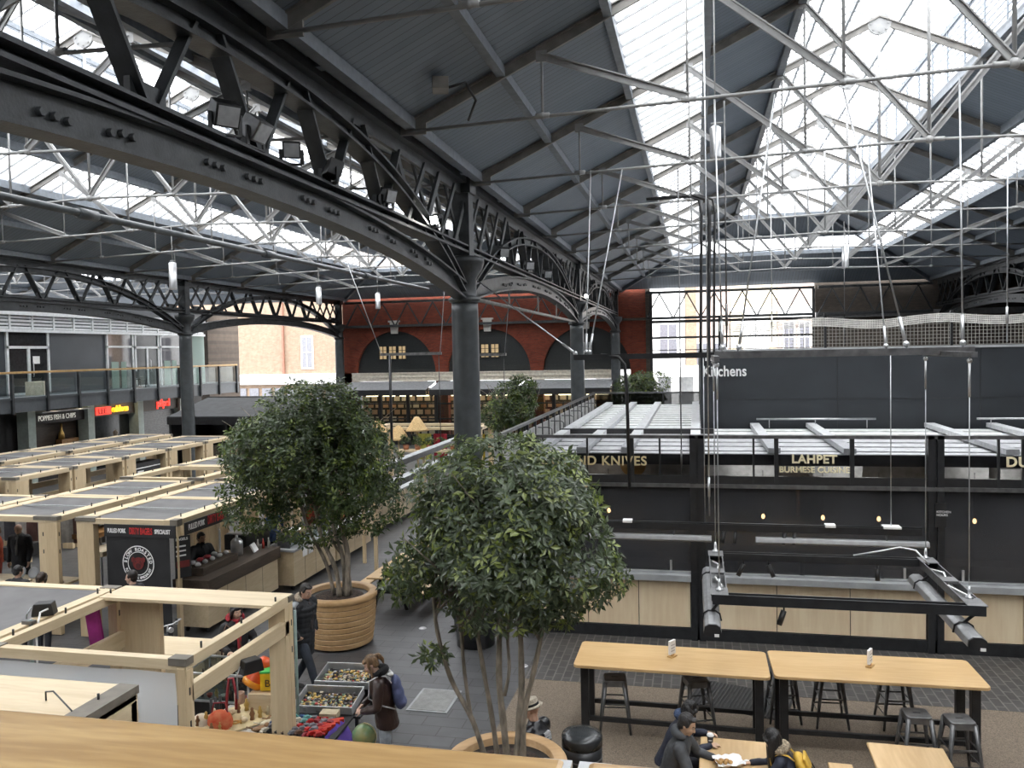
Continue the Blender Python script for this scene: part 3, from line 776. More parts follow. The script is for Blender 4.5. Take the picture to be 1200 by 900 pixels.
# ------------------------------------------------------------------ left building with balcony
m = MB(); m.b2(-31.0, -30.0, 8, 46.0, 3.6, 8.3)
struct('wall_left', m, M['greyclad'])
m = MB(); m.b2(-31, -30.2, 8, 46, 0, 3.6); struct('wall_left_lower', m, M['black'])
m = MB(); m.b2(-31, -30.02, 46.6, 50.2, 0, 8.3); struct('wall_left_end', m, brick_mat('dark_brown_brick_side', (0.10, 0.075, 0.055), (0.06, 0.045, 0.035), (0.07, 0.06, 0.05), rot=(PI / 2, 0, PI / 2)))  # same dark brown brick, turned for the side wall
m = MB()
for k in range(4): m.b2(-30.0, -29.9, 8, 46, 7.0 + k * .16, 7.1 + k * .16)
y = 9
while y < 46: m.b2(-30, -29.86, y - .05, y + .05, 6.95, 7.7); y += 1.3
m.b2(-30, -29.8, 8, 46, 6.85, 6.98); m.b2(-30, -29.75, 8, 46, 7.62, 7.85)
struct('trim_23', m, M['louvre'])
m = MB(); m.b2(-30, -27.95, 10, 46.6, 3.36, 3.96); m.b2(-30, -27.9, 10, 46.6, 3.9, 3.99)
struct('floor_balcony', m, M['fascia'])
t = thing('balcony_railing', 'long glass balustrade with a wooden handrail on the left balcony', 'railing', (-28, 30, 3.96))
m = MB(); m.b2(-28.06, -27.94, 12, 46.5, 5.0, 5.09); m.b2(-30, -28, 46.44, 46.54, 5.0, 5.09); m.build('handrail', M['oak'], t, world=True, bevel=.01)
y = 46.3
ys = [46.3, 44.9, 43.3]
while y > 13:
    m = MB(); m.b2(-27.97, -27.84, y - .05, y + .05, 3.3, 5.0); m.build('baluster', M['iron'], t, world=True)
    g = MB(); g.b2(-27.99, -27.98, y - 1.75, y - .1, 4.02, 4.95); g.build('glass_panel', M['clear'], t, world=True)
    y -= 1.92
def ldoor(n, y0, y1, label=None):
    t = MB(); zs = 3.97
    t.b2(-30.0, -29.9, y0, y0 + .12, zs, 6.85); t.b2(-30, -29.9, y1 - .12, y1, zs, 6.85); t.b2(-30, -29.9, y0, y1, 6.1, 6.22); t.b2(-30, -29.9, (y0 + y1) / 2 - .07, (y0 + y1) / 2 + .07, zs, 6.1)
    t.b2(-30, -29.9, y0, y1, zs, zs + .12)
    o = struct('door_%d' % n, t, M['louvre'])
    g = MB(); g.b2(-29.99, -29.96, y0 + .1, y1 - .1, zs, 6.85); g.build('door_pane', simple('dark_door_pane', (.03, .032, .034), .08), o)
    h = MB(); h.tube([(-29.86, (y0 + y1) / 2 + .16, 4.8), (-29.82, (y0 + y1) / 2 + .16, 4.85), (-29.82, (y0 + y1) / 2 + .16, 5.45), (-29.86, (y0 + y1) / 2 + .16, 5.5)], .02, 6); h.build('door_handle', M['alu'], o)
    return o
ldoor(1, 30.9, 33.4); ldoor(2, 39.5, 41.6)
m = MB(); m.b2(-29.9, -29.88, 32.35, 32.75, 5.4, 5.75); tag(m.build('paper_notice', M['white'], None, loc=(-29.89, 32.5, 5.5)), 'white paper notice taped to the left balcony door', 'notice')
for n, (a, b) in enumerate(((37.3, 39.4), (41.7, 44.0))):
    m = MB()
    for q in (a, b - .1): m.b2(-30, -29.9, q, q + .1, 3.97, 6.85)
    m.b2(-30, -29.9, a, b, 6.15, 6.25)
    o = struct('window_%d' % (30 + n), m, M['louvre'])
    g = MB(); g.b2(-29.98, -29.96, a + .1, b, 3.97, 6.85); g.build('pane', mat('reflecting_pane', (.06, .06, .065), rough=.03, spec=1.0), o)
    g = MB(); g.b2(-29.95, -29.93, a + .35, a + .9, 3.98, 5.4); g.b2(-29.95, -29.93, a + 1.1, a + 1.5, 3.98, 5.4); g.build('blind', M['greenglass'], o)
m = MB(); m.b2(-30, -29.9, 44.4, 46.0, 3.97, 6.9); struct('window_32', m, M['greenglass'])
m = MB(); m.b2(-29.4, -28.9, 31.3, 32.1, 3.97, 4.6); tag(m.build('box_seat', simple('cream_box', (.55, .5, .4), .6), None, loc=(-29.1, 31.7, 3.97), bevel=.02), 'cream box on the balcony behind the left glass door rail', 'box')
t = thing('balcony_chair', 'dark metal chair on the balcony outside the second door', 'chair', (-29.0, 38.6, 3.99))
m = MB(); m.b2(-.22, .22, -.22, .22, .44, .47); m.build('seat', M['iron'], t)
m = MB(); m.b2(-.22, -.19, -.22, .22, .5, .88); m.build('backrest', M['iron'], t)
for a in (-.2, .2):
    for b in (-.2, .2):
        m = MB(); m.cyl((a, b, 0), (a, b, .45), .018, 6); m.build('leg', M['iron'], t)
# shops below the balcony
for n, y in enumerate((31.5, 35.25, 39.0, 42.7)):
    m = MB(); m.b2(-29.9, -29.3, y - .22, y + .22, 0, 3.36); tag(m.build('shop_pillar', M['sage'], None, loc=(-29.6, y, 0)), '%s sage green pillar between the shops under the balcony' % ('leftmost', 'second', 'third', 'fourth')[n], 'pillar', 'sage pillars under the balcony')
t = thing('shop_sign', 'long dark shop sign with white capitals over the fish and chip shop', 'sign', (-29.5, 33.4, 2.9))
m = MB(); m.b2(-.05, .05, -1.55, 1.55, -.28, .22); m.build('board', simple('sign_black', (.03, .022, .02), .5), t)
text_mb('POPPIES FISH & CHIPS', .34, .01, simple('white_letters_faint_glow', (.85, .85, .8), .4, emit=(1, .95, .85), estr=.18), 'lettering', t, (.06, -1.38, -.14), (PI / 2, 0, PI / 2), sx=.72)  # faint glow put into the white letters so they read in the shade
m = MB(); m.b2(-.1, .5, -1.6, 1.6, .24, .3); m.build('canopy_trim', M['alu'], t)
t = thing('shop_sign', 'glowing red and yellow shop sign on a brown board', 'sign', (-29.5, 37.1, 2.95))
m = MB(); m.b2(-.05, .03, -1.6, 1.6, -.3, .3); m.build('board', simple('sign_brown', (.10, .075, .05), .5), t)
red = simple('red_sign_light', (.7, .03, .02), .4, emit=(1, .05, .03), estr=.8); yel = simple('yellow_sign_light', (.8, .5, .03), .4, emit=(1, .55, .02), estr=1.0)
m = MB(); m.b2(.03, .07, -1.35, -.25, -.22, .17); m.build('red_panel', red, t)
text_mb('LEE', .4, .012, simple('dull_red', (.16, .01, .01), .5), 'lettering', t, (.08, -1.2, -.16), (PI / 2, 0, PI / 2))
text_mb('eddoes', .42, .03, yel, 'lettering', t, (.08, -.2, -.12), (PI / 2, 0, PI / 2), bold=.02)
t = thing('shop_sign', 'glowing red word sign over the rolled-down grey shutter', 'sign', (-29.5, 40.9, 3.0))
m = MB(); m.b2(-.05, .03, -1.6, 1.6, -.35, .3); m.build('board', simple('sign_brown', (.10, .075, .05), .5), t)
text_mb('pilpel', .55, .03, red, 'lettering', t, (.06, -.35, -.15), (PI / 2, 0, PI / 2), bold=.015)
m = MB(); m.b2(-29.75, -29.7, 39.25, 42.45, 0, 2.65)
for k in range(26): m.b2(-29.72, -29.66, 39.25, 42.45, k * .1, k * .1 + .06)
tag(m.build('roller_shutter', simple('shutter_grey', (.17, .17, .17), .4, metal=.3), None, loc=(-29.7, 40.8, 0)), 'grey roller shutter pulled down under the glowing red sign', 'shutter')
for n, y in enumerate((32.6, 34.2, 36.4, 37.8)):
    m = MB(); m.cyl((-29.0, y, 3.30), (-29.0, y, 3.36), .09, 12); tag(m.build('shop_downlight', simple('downlight_lens', (1, .9, .75), emit=(1, .82, .58), estr=22), None, loc=(-29.0, y, 3.33)), '%s warm downlight under the left balcony' % ('leftmost', 'second', 'third', 'fourth')[n], 'lamp', 'downlights under the balcony')
t = thing('fish_shop_display', 'warm lit fish shop interior with round dark portholes and bottles', 'shop display', (-30.0, 33.4, 0))
m = MB(); m.b2(-.1, 0, -1.6, 1.6, 0, 2.7); m.build('back_wall', M['darkwood'], t)
m = MB(); m.b2(.05, .5, -1.4, .2, .8, 1.5); m.b2(.05, .4, .2, 1.3, .6, 1.75); m.build('counter', simple('amber_wood', (.42, .22, .08), .5), t)
for y, z in ((.45, 1.35), (1.0, 1.35), (.72, .85)):
    m = MB(); m.cyl((.4, y, z), (.44, y, z), .22, 16); m.build('porthole', M['black'], t)
m = MB(); m.lathe([(.16, 1.75), (.13, 2.0), (.06, 2.2), (.05, 2.5), (.001, 2.5)], (.2, .4, 0), 12); m.build('brass_urn', simple('brass_urn', (.6, .38, .12), .3, metal=.8), t)
m = MB(); m.b2(-29.99, -29.9, 35.4, 38.7, 0, 2.6); g = tag(m.build('shop_window', simple('dim_shop_pane', (.035, .04, .042), .1), None, loc=(-29.95, 37, 0)), 'dark shop window below the red and yellow sign', 'window')
m = MB(); m.lathe([(.001, 0), (.22, 0), (.2, 1.0), (.12, 1.5), (.1, 1.6), (.13, 1.75), (.001, 1.9)], seg=14); o = m.build('mannequin', simple('stone_bust', (.3, .27, .23), .7), None); o.location = (-29.5, 37.2, 0); tag(o, 'pale mannequin figure standing in front of the dark shop window', 'mannequin')
# dark awning cafe at the end of the stalls
t = thing('cafe_tent', 'black awning cafe hut beyond the left-hand stalls', 'awning hut', (-23, 38, 0))
m = MB(); m.prism([(-26, 40.2, 3.3), (-19.6, 40.2, 3.3), (-19.6, 36.6, 2.55), (-26, 36.6, 2.55)], (0, 0, 0), (0, 0, .05)); m.build('roof', M['canvas_dark'], t, world=True)
m = MB(); m.b2(-26, -19.6, 36.55, 36.62, 2.2, 2.56); m.build('valance', M['black'], t, world=True)
m = MB(); m.b2(-26, -19.6, 40.2, 40.3, 0, 3.4); m.b2(-26.0, -25.95, 36.8, 40.2, 0, 2.6); m.build('back_wall', M['black'], t, world=True)
for x in (-25.9, -22.8, -19.7):
    m = MB(); m.b2(x - .05, x + .05, 36.65, 36.75, 0, 2.5); m.build('post', M['black'], t, world=True)
m = MB(); m.b2(-25.5, -20, 37.2, 37.8, 0, 1.05); m.build('counter', M['darkwood'], t, world=True)
# ------------------------------------------------------------------ black food kiosk
kx0, kx1, ky = -3.3, 11.9, 15.7
t = KI = thing('food_kiosk', 'long black food kiosk with pale wooden panels, dark glazing and gold lettering', 'kiosk', (2.5, 18, 0))
def kp(name, boxes, mm, parent=None, bevel=0):
    m = MB()
    for q in boxes: m.b2(*q)
    return m.build(name, mm, parent or t, world=True, bevel=bevel)
kp('plinth', [(kx0, kx1, ky - .02, ky + .25, 0, .22)], M['blacksteel'])
for k in range(24):
    pass
posts = [-3.2, 0.0, 4.1, 8.2]
for x in posts:
    kp('post', [(x - .13, x - .02, ky - .06, ky + .1, 0, 3.88), (x + .02, x + .13, ky - .06, ky + .1, 0, 3.88), (x - .13, x + .13, ky - .02, ky + .1, 0, 3.88)], M['blacksteel'])
for a, b in zip(posts[:-1], posts[1:]):
    n = 3; wdt = (b - a - .28) / n
    for k in range(n):
        x0 = a + .14 + k * wdt
        kp('wood_panel', [(x0 + .008, x0 + wdt - .008, ky + .02, ky + .06, .23, 1.12)], M['panelwood'])
    kp('backing', [(a, b, ky + .06, ky + .1, .1, 2.0)] , M['black']) if False else None
    s = kp('sill', [(a + .13, b - .13, ky - .16, ky + .3, 1.14, 1.26), (a + .13, b - .13, ky - .02, ky + .02, 1.26, 1.30)], M['concrete'], bevel=.008)
    kp('glass_pane', [(a + .13, b - .13, ky + .05, ky + .06, 1.3, 2.9)], M['darkglass'])
    for x in (a + .45, b - .5):
        kp('window_latch', [(x - .02, x + .02, ky + .0, ky + .03, 1.3, 1.5)], M['alu'])
kp('lower_rail', [(kx0, kx1, ky - .07, ky + .05, 2.90, 2.97)], M['gunmetal'])
kp('upper_rail', [(kx0, kx1, ky - .06, ky + .02, 3.82, 3.88)], M['gunmetal'])
kp('transom', [(kx0, kx1, ky - .03, ky + .05, 2.97, 3.12)], M['black'])
kp('roof_edge_beam', [(kx0, kx1, ky + .15, ky + .3, 3.30, 3.5)], M['blacksteel'])
x = kx0 + 1.37 / 2 - .2
k = 0
for x in (-2.05, -1.2, -.68, 1.02, 1.42, 2.72, 5.1, 5.5, 6.8):
    th = .035 if x in (-2.05, -.68, 1.02, 5.1) else .075
    kp('mullion', [(x - th / 2, x + th / 2, ky - .04, ky + .02, 2.95, 3.84)], M['blacksteel'])
for a, b in zip(posts[:-1], posts[1:]):
    kp('mesh_screen', [(a + .13, b - .13, ky + .04, ky + .05, 3.10, 3.84)], glass('fine_mesh', (.85, .85, .86), .93, .2, .3))
# interior
kp('interior', [(kx0 + .2, kx1, 21.0, 21.1, .1, 3.3), (kx0 + .2, kx1, ky + .3, 21, 0.05, .1)], simple('dim_interior', (.045, .042, .04), .8))
kp('side_wall', [(kx0, kx0 + .1, ky + .1, 31, 0, 3.35)], M['blacksteel'])
kp('back_wall', [(kx0, kx1, 30.9, 31, 0, 3.35)], M['blacksteel'])
kp('interior_counter', [(-2.6, -.6, 17.4, 18.0, .1, 1.1), (.8, 3.2, 17.6, 18.2, .1, 1.1), (4.6, 7.6, 17.6, 18.2, .1, 1.1)], M['darkwood'])
for q in ((.2, 1.5, 16.8, 17.6, 2.9, 3.24), (2.2, 3.1, 16.8, 17.6, 2.9, 3.2), (4.4, 5.3, 16.8, 17.5, 2.9, 3.22), (5.5, 6.6, 16.8, 17.5, 2.9, 3.14), (-.9, -.15, 16.8, 17.4, 2.9, 3.2)):
    kp('extract_duct', [q], simple('kitchen_white', (.5, .51, .51), .5))
kp('tiled_bulkhead', [(kx0 + .3, kx1 - .3, 17.7, 17.8, 2.7, 3.28)], simple('grey_tile', (.45, .46, .46), .4))
kp('added_fill_strip', [(-2.6, -1.8, 16.4, 16.5, 3.24, 3.27), (.6, 1.6, 16.4, 16.5, 3.24, 3.27), (2.3, 3.3, 16.4, 16.5, 3.24, 3.27), (4.8, 5.8, 16.4, 16.5, 3.24, 3.27)], simple('added_fill_glow', (1, 1, 1), emit=(1, .97, .92), estr=9.0))  # glowing strips added to brighten the kiosk interior, no known lamps
m = MB(); m.cyl((-1.25, 16.6, 3.2), (-1.25, 16.66, 3.2), .26, 24); m.build('wooden_disc', M['oak'], t, world=True)
m = MB(); m.cyl((1.93, 16.9, 2.85), (1.93, 16.9, 2.15), .035, 10); m.build('copper_pipe', simple('copper', (.55, .28, .1), .35, metal=.6), t, world=True)
m = MB(); m.lathe([(.001, 1.0), (.05, 1.0), (.05, 1.2), (.018, 1.26), (.018, 1.36), (.001, 1.36)], (1.88, ky + .2, .26), 10); m.lathe([(.001, 1.0), (.05, 1.0), (.05, 1.17), (.018, 1.23), (.018, 1.32), (.001, 1.32)], (3.25, ky + .2, .26), 10)
m.build('bottles', simple('bottle_glass', (.03, .03, .03), .1), t, world=True)
bm_ = simple('warm_bulb', (1, .8, .5), emit=(1, .62, .28), estr=14)
for x, z in ((-1.75, 2.25), (1.25, 2.2), (2.35, 2.2), (3.35, 2.2), (5.0, 2.2), (-2.2, 2.75)):
    m = MB(); m.ball((x, 16.6, z), (.035, .035, .05), 10, 8); b = m.build('bulb', bm_, t, world=True)
    m = MB(); m.tube([(x, 16.6, z + .05), (x, 16.6, 3.1)], .008, 5); m.build('flex', M['black'], b, world=True)
# terrace roof: pale slats with beams
m = MB()
for k in range(19):
    y = ky + .35 + k * .78
    x1 = kx1 if y < 21.0 else 0.35
    m.b2(kx0 + .25, x1, y, y + .56, 3.42, 3.46)
m.build('roof_slats', simple('pale_roof_slat', (.72, .73, .73), .5), t, world=True)
m = MB(); m.b2(kx0 + .1, .4, ky + .3, 30.9, 3.30, 3.33); m.b2(.4, 11.9, ky + .3, 40, 3.3, 3.33); m.build('roof_deck', M['black'], t, world=True)
for x in (-3.08, -2.2, -1.33, -.02, 1.42, 2.75, 5.45, 6.8):
    y1 = 30.0 if x < .2 else 21.4
    m = MB(); m.b2(x - .11, x + .11, ky + .35, y1, 3.5, 3.6); m.build('roof_beam', simple('pale_roof_beam', (.52, .53, .54), .5), t, world=True)
kp('cross_beam', [(kx0 + .1, .4, 19.6, 19.75, 3.5, 3.62)], M['black'])
# terrace railing at the left and the far end
m = MB(); m.b2(kx0 - .52, kx0 - .44, ky, 31.3, 3.84, 3.9); m.b2(kx0 - .5, kx0, ky - .06, ky + .02, 3.82, 3.88); m.b2(kx0 - .5, .4, 31.2, 31.3, 3.84, 3.9); m.build('terrace_handrail', M['gunmetal'], t, world=True)
y = ky + .05; k = 0
while y < 31.3:
    kp('terrace_baluster', [(kx0 - .51, kx0 - .45, y - .03, y + .03, 3.0, 3.85)], M['blacksteel'])
    if k % 2 == 0 and y < 30:
        m = MB(); m.tube([(kx0 - .1, y + .2, 3.3), (kx0 - .1, y + .2, 3.62), (kx0 - .18, y + .22, 3.66), (kx0 - .45, y + .22, 3.66)], .015, 6); m.build('cable_bracket', M['gunmetal'], t, world=True)
    y += .9; k += 1
kp('side_panel', [(kx0 - .5, kx0 - .47, ky + .1, 31.2, 3.0, 3.7)], simple('pale_side_panel', (.35, .35, .34), .6))
for x in (-2.6, -1.2, .2):
    kp('terrace_baluster', [(x - .03, x + .03, 31.22, 31.28, 3.0, 3.85)], M['blacksteel'])
kp('far_mesh', [(kx0 - .4, .4, 31.24, 31.25, 3.2, 3.84)], glass('fine_mesh_far', (.6, .6, .6), .6, .3, .2))
# lettering on the front screen
sg = thing('gold_lettering', 'gold capitals reading THOUSAND KNIVES across the left part of the kiosk front', 'lettering', (-1.9, ky - .06, 3.28))
text_mb('THOUSAND KNIVES', .245, .012, M['brass'], 'lettering', sg, (.98, 0, .03), sx=1.0, bold=.004, spacing=1.1, align='RIGHT')
sg = thing('gold_lettering', 'pale gold two-line lettering naming the Burmese cuisine counter', 'lettering', (2.07, ky - .06, 3.2))
text_mb('LAHPET', .215, .012, simple('pale_gold', (.78, .7, .47), .4), 'lettering', sg, (0, 0, .18), align='CENTER', bold=.006, spacing=1.05)
text_mb('BURMESE CUISINE', .148, .012, simple('pale_gold', (.78, .7, .47), .4), 'lettering', sg, (0, 0, .01), align='CENTER', bold=.004, spacing=1.02)
sg = thing('gold_lettering', 'pale gold letters DU cut off by the right edge of the picture', 'lettering', (5.2, ky - .06, 3.27))
for ch, dx in (('D', 0), ('U', .195)): text_mb(ch, .24, .012, simple('pale_gold', (.78, .7, .47), .4), 'letter', sg, (dx, 0, .08), bold=.006)
sg = thing('opening_hours_plate', 'small black plate with white lines of text on the right-hand kiosk post', 'sign', (4.16, ky - .1, 2.5))
m = MB(); m.b2(-.09, .09, -.0, .02, -.22, .2); m.build('plate', M['black'], sg)
text_mb('KITCHEN\nHOURS', .055, .003, M['white'], 'lettering', sg, (-.07, -.005, .03))
# upper slate block
t2 = thing('upper_storey_block', 'big plain dark slate block with white Kitchens lettering above the kiosk roof', 'building block', (6, 30, 3.3))
m = MB(); m.b2(.12, 11.9, 21.5, 40, 3.34, 5.4); m.build('cladding', M['navywall'], t2, world=True)
m = MB()
for x in (3.4, 6.6, 9.8): m.b2(x - .006, x + .006, 21.49, 21.5, 3.4, 5.38)
m.b2(.12, 11.9, 21.49, 21.5, 4.18, 4.19); m.build('panel_joints', M['black'], t2, world=True)
m = MB(); m.b2(.1, 11.9, 21.45, 21.6, 5.38, 5.44); m.build('coping', M['concrete'], t2, world=True)
text_mb('Kitchens', .375, .01, M['white'], 'lettering', t2, (.17 - 6, 21.47 - 30, 4.78 - 3.3), bold=.008, sx=.78, spacing=1.05)
m = MB()
for k in range(3): m.b2(.24 + k * .13, .30 + k * .13, 21.46, 21.49, 5.17, 5.28)
m.build('white_marks', M['white'], t2, world=True)
# conduit rails on the slate block
for n, (a, b) in enumerate(((1.45, 4.2), (6.4, 9.5))):
    m = MB(); m.tube([(a, 21.1, 3.72), (b, 21.1, 3.72)], .025, 8)
    for q in (a + .3, (a + b) / 2, b - .2): m.cyl((q, 21.1, 3.5), (q, 21.1, 3.72), .012, 6)
    tag(m.build('conduit_rail', M['steel'], None, loc=((a + b) / 2, 21.1, 3.72)), '%s thin steel rail along the foot of the slate block' % ('left', 'right')[n], 'rail')
# net fence on the roof
t3 = thing('roof_net_fence', 'white net fence with dark posts along the top of the slate block', 'net fence', (5, 21.7, 5.44))
for x in (.6, 3.15, 6.02, 8.9, 11.7):
    m = MB(); m.b2(x - .03, x + .03, 21.67, 21.73, 5.43, 6.3); m.build('post', M['blacksteel'], t3, world=True)
netm = bpy.data.materials.new('white_net'); netm.use_nodes = True
def net_mesh(x0, x1, z0, z1f, step, r, y=21.7):
    m = MB(); x = x0
    while x < x1:
        m.bar((x, y, z0), (x, y, z1f(x)), r, r); x += step
    z = z0
    while z < 6.3:
        xa = x0
        while xa < x1:
            xb = min(xa + .6, x1)
            if z < min(z1f(xa), z1f(xb)): m.bar((xa, y, z), (xb, y, z), r, r)
            xa = xb
        z += step
    return m
ztop = lambda x: 6.12 + .05 * math.cos(x * 2.2) + .01 * x
net_mesh(.6, 11.7, 5.46, lambda x: ztop(x) - .15, .085, .010).build('net', simple('grey_net', (.40, .38, .34), .8), t3, world=True)
m = net_mesh(.6, 11.7, 5.46, lambda x: ztop(x), .04, .014, 21.68); m.v = [(x, y, z) for x, y, z in m.v]
mb = MB()
x = .6
while x < 11.65:
    for k in range(5):
        mb.bar((x, 21.66 + .02 * (k % 2), ztop(x) - .02 - k * .045), (x + .12, 21.66 + .02 * ((k + 1) % 2), ztop(x + .12) - .02 - k * .045), .022, .022)
    for k in range(3): mb.bar((x + k * .04, 21.66, ztop(x)), (x + k * .04, 21.66, ztop(x) - .22), .014, .012)
    x += .12
mb.build('gathered_net_edge', simple('white_net_rope', (.66, .64, .60), .8), t3, world=True)

# ------------------------------------------------------------------ hanging heater frames
def channel(m, p, q, w=.14, h=.075):
    """open channel: two side flanges and a base"""
    p, q = V(p), V(q); d = (q - p).normalized(); s = d.cross(V((0, 0, 1)))
    m.bar(p + s * (w / 2) , q + s * (w / 2), .012, h); m.bar(p - s * (w / 2), q - s * (w / 2), .012, h)
    m.bar(p - V((0, 0, h / 2)), q - V((0, 0, h / 2)), w, .01)
hx0, hx1, hy0, hy1, hz = .24, 2.95, 9.72, 11.75, 2.6
t = thing('hanging_heater_rig', 'black rectangular heater rig hung on cables above the bar tables', 'heater rig', (1.6, 10.7, 2.6))
m = MB(); channel(m, (hx0 - .08, hy0, hz), (hx1 + .08, hy0, hz), .10, .11); m.build('front_beam', M['blacksteel'], t, world=True)
m = MB(); channel(m, (hx0 - .08, hy1, hz), (hx1 + .08, hy1, hz), .10, .09); m.build('back_beam', M['blacksteel'], t, world=True)
for n, x in enumerate((hx0, hx1)):
    m = MB(); channel(m, (x, hy0 + .05, hz), (x, hy1 - .05, hz), .17, .1)
    m.b2(x - .1, x + .1, hy0 - .05, hy0 + .25, hz + .045, hz + .055); m.b2(x - .1, x + .1, hy1 - .25, hy1 + .05, hz + .045, hz + .055)
    m.b2(x - .09, x + .09, (hy0 + hy1) / 2 - .1, (hy0 + hy1) / 2 + .1, hz + .03, hz + .055); m.build('end_channel', M['gunmetal'], t, world=True)
    m = MB(); m.tube([(x - .05, hy1 - .3, hz - .01), (x + .03, hy1 - .7, hz + .05), (x - .03, hy0 + .9, hz), (x + .04, hy0 + .4, hz + .03)], .012, 6); m.build('wiring', M['white'], t, world=True)
    m = MB(); xx = x - (.09 if n == 0 else .12)
    prof = [(-.10, -.03), (-.085, .045), (-.04, .075), (.04, .075), (.085, .045), (.10, -.03), (.06, -.055), (-.06, -.055)]
    y0, y1 = hy0 - .42, hy1 + .02
    m.prism([(xx + a, 0, hz - .24 + b) for a, b in prof], (0, y0, 0), (0, y1, 0))
    h = m.build('heater_tube', M['tube'], t, world=True, bevel=.012)
    m = MB()
    for yy in (y0 + .45, y1 - .35):
        pts = [(xx + a * 1.06, yy, hz - .24 + b * 1.08) for a, b in prof[:6]]
        m.tube(pts, .012, 6)
        m.bar((xx, yy, hz - .16), (x, yy, hz - .05), .02, .03)
    m.build('strap', M['black'], h, world=True)
    m = MB(); m.prism([(xx + a * .98, 0, hz - .24 + b * .98) for a, b in prof], (0, y0 - .03, 0), (0, y0, 0)); m.build('end_cap', M['black'], h, world=True)
    m = MB(); m.b2(xx + .02, xx + .07, y0 - .04, y0 + .02, hz - .30, hz - .27); m.build('sticker', M['white'], h, world=True)
for x, y, ang in ((.95, hy0, .35), (.95, hy1, -.4), (.62, hy1 + .0, .5), (2.35, hy1, .0)):
    m = MB(); m.cyl((x, y, hz - .05), (x, y, hz - .12), .01, 6); m.cyl((x + .0, y, hz - .11), (x - ang * .16, y - .02, hz - .27), .032, 12); m.build('spotlight', M['black'], t, world=True)
for x, y in ((hx0, hy1), (hx1, hy1), (hx0, hy0 + .15), (hx1, hy0 + .25)):
    m = MB(); m.tube([(x, y, hz + .04), (x, y, 5.36)], .007, 5); c = m.build('cable', M['steel'], t, world=True)
    m = MB(); m.lathe([(.001, .14), (.012, .14), (.02, .08), (.02, .03), (.045, .02), (.045, 0)], (x, y, hz + .05), 8); m.build('cable_fitting', M['alu'], c, world=True); m = MB(); m.cyl((x, y, 4.9), (x, y, 5.3), .014, 6); m.ball((x, y, 5.3), .03, 8, 6); m.build('turnbuckle', M['alu'], c, world=True)
m = MB(); m.tube([(2.05, hy1, hz + .06), (2.35, hy1, hz + .12), (2.62, hy1 - .05, hz + .2), (2.78, hy1 - .2, hz + .2), (2.9, hy1 - .35, hz + .06)], .012, 6); m.build('flex', M['alu'], t, world=True)
t = thing('heater_rail', 'long black hanging rail with two heater tubes in front of the kiosk windows', 'hanging rail', (1, 13.6, 2.66))
m = MB(); channel(m, (-1.75, 13.6, 2.61), (3.35, 13.6, 2.61), .1, .1); m.tube([(-1.75, 13.55, 2.68), (3.35, 13.55, 2.68)], .01, 6); m.build('beam', M['blacksteel'], t, world=True)
for a, b in ((-2.0, .22), (.9, 3.45)):
    prof = [(-.07, -.02), (-.05, .05), (.05, .05), (.07, -.02), (.04, -.045), (-.04, -.045)]
    m = MB(); m.prism([(0, 13.55 + p, 2.42 + q) for p, q in prof], (a, 0, 0), (b, 0, 0)); h = m.build('heater_tube', M['tube'], t, world=True, bevel=.01)
    m = MB()
    for q in (a + .6, b - .6): m.bar((q, 13.55, 2.46), (q, 13.6, 2.57), .02, .02)
    m.build('strap', M['black'], h, world=True)
for x in (1.35, 1.5, .42, .6):
    m = MB(); m.cyl((x, 13.6, 2.57), (x - .03, 13.5, 2.37), .028, 10); m.build('spotlight', M['black'], t, world=True)
for q in ((-1.2, -1.05, 13.5, 13.65, 2.66, 2.70), (1.95, 2.1, 13.5, 13.65, 2.66, 2.70), (2.8, 3.05, 13.5, 13.7, 2.66, 2.69)):
    kp('junction_plate', [q], M['white'])
for x in (.12, 2.92):
    m = MB(); m.tube([(x, 13.6, 2.67), (x, 13.6, 5.34)], .008, 5); m.build('cable', M['steel'], t, world=True)
# carrier bars above, hung from the trusses by cables
for n, (x0, x1, y, z, lab) in enumerate(((.24, 3.3, 11.0, 5.42, 'dark carrier bar over the heater frame, level with the top of the slate block'), (-2.0, 3.0, 13.8, 5.40, 'long dark carrier bar crossing in front of the columns and the Kitchens lettering'))):
    t = thing('carrier_bar', lab, 'hanging bar', ((x0 + x1) / 2, y, z))
    m = MB(); m.b2(x0, x1, y - .05, y + .05, z - .06, z + .03); m.build('bar', M['gunmetal' if n == 0 else 'blacksteel'], t, world=True)
    if n == 0:
        for q in (hx0, hx1): kp('cross_piece', [(q - .03, q + .03, 9.8, 11.8, z - .08, z - .02)], M['gunmetal'])
    hooks = ((x0 + .1, -.05), (x0 + .3, .55), (x1 - .75, -.6), (x1 - .12, .18)) if n == 0 else ((x0 + .05, -.75), (x0 + .2, -.1), (x0 + .25, .45), (x1 - .1, .1))
    for k, (q, dx) in enumerate(hooks):
        yy = y + (.6 if n == 0 else 1.9) * (1 if k % 2 else .9)
        if n == 1 and k == 0: top = (GX + .3, 15.6, 6.9)
        else: top = (q + dx, 11.775 if n == 0 else 15.7, 8.9)
        m = MB(); m.tube([(q, y, z + .03), top], .013, 5); c = m.build('sling', M['steel'], t, world=True)
        m = MB(); d = (V(top) - V((q, y, z))).normalized(); a = V((q, y, z + .03)); m.tube([a + d * .1, a + d * .4], .022, 6); m.ball(a + d * .05, .04, 8, 6); m.build('shackle', M['alu'], c, world=True)
    if n == 1:
        m = MB(); m.tube([(x0 + .45, y, z + .02), (x0 + .75, y - .05, z - .02), (x0 + .85, y - .05, z - .15), (x0 + .88, y - .05, z - .6), (x0 + .9, y - .05, 3.2)], .028, 8); m.build('drop_cable', M['black'], t, world=True)
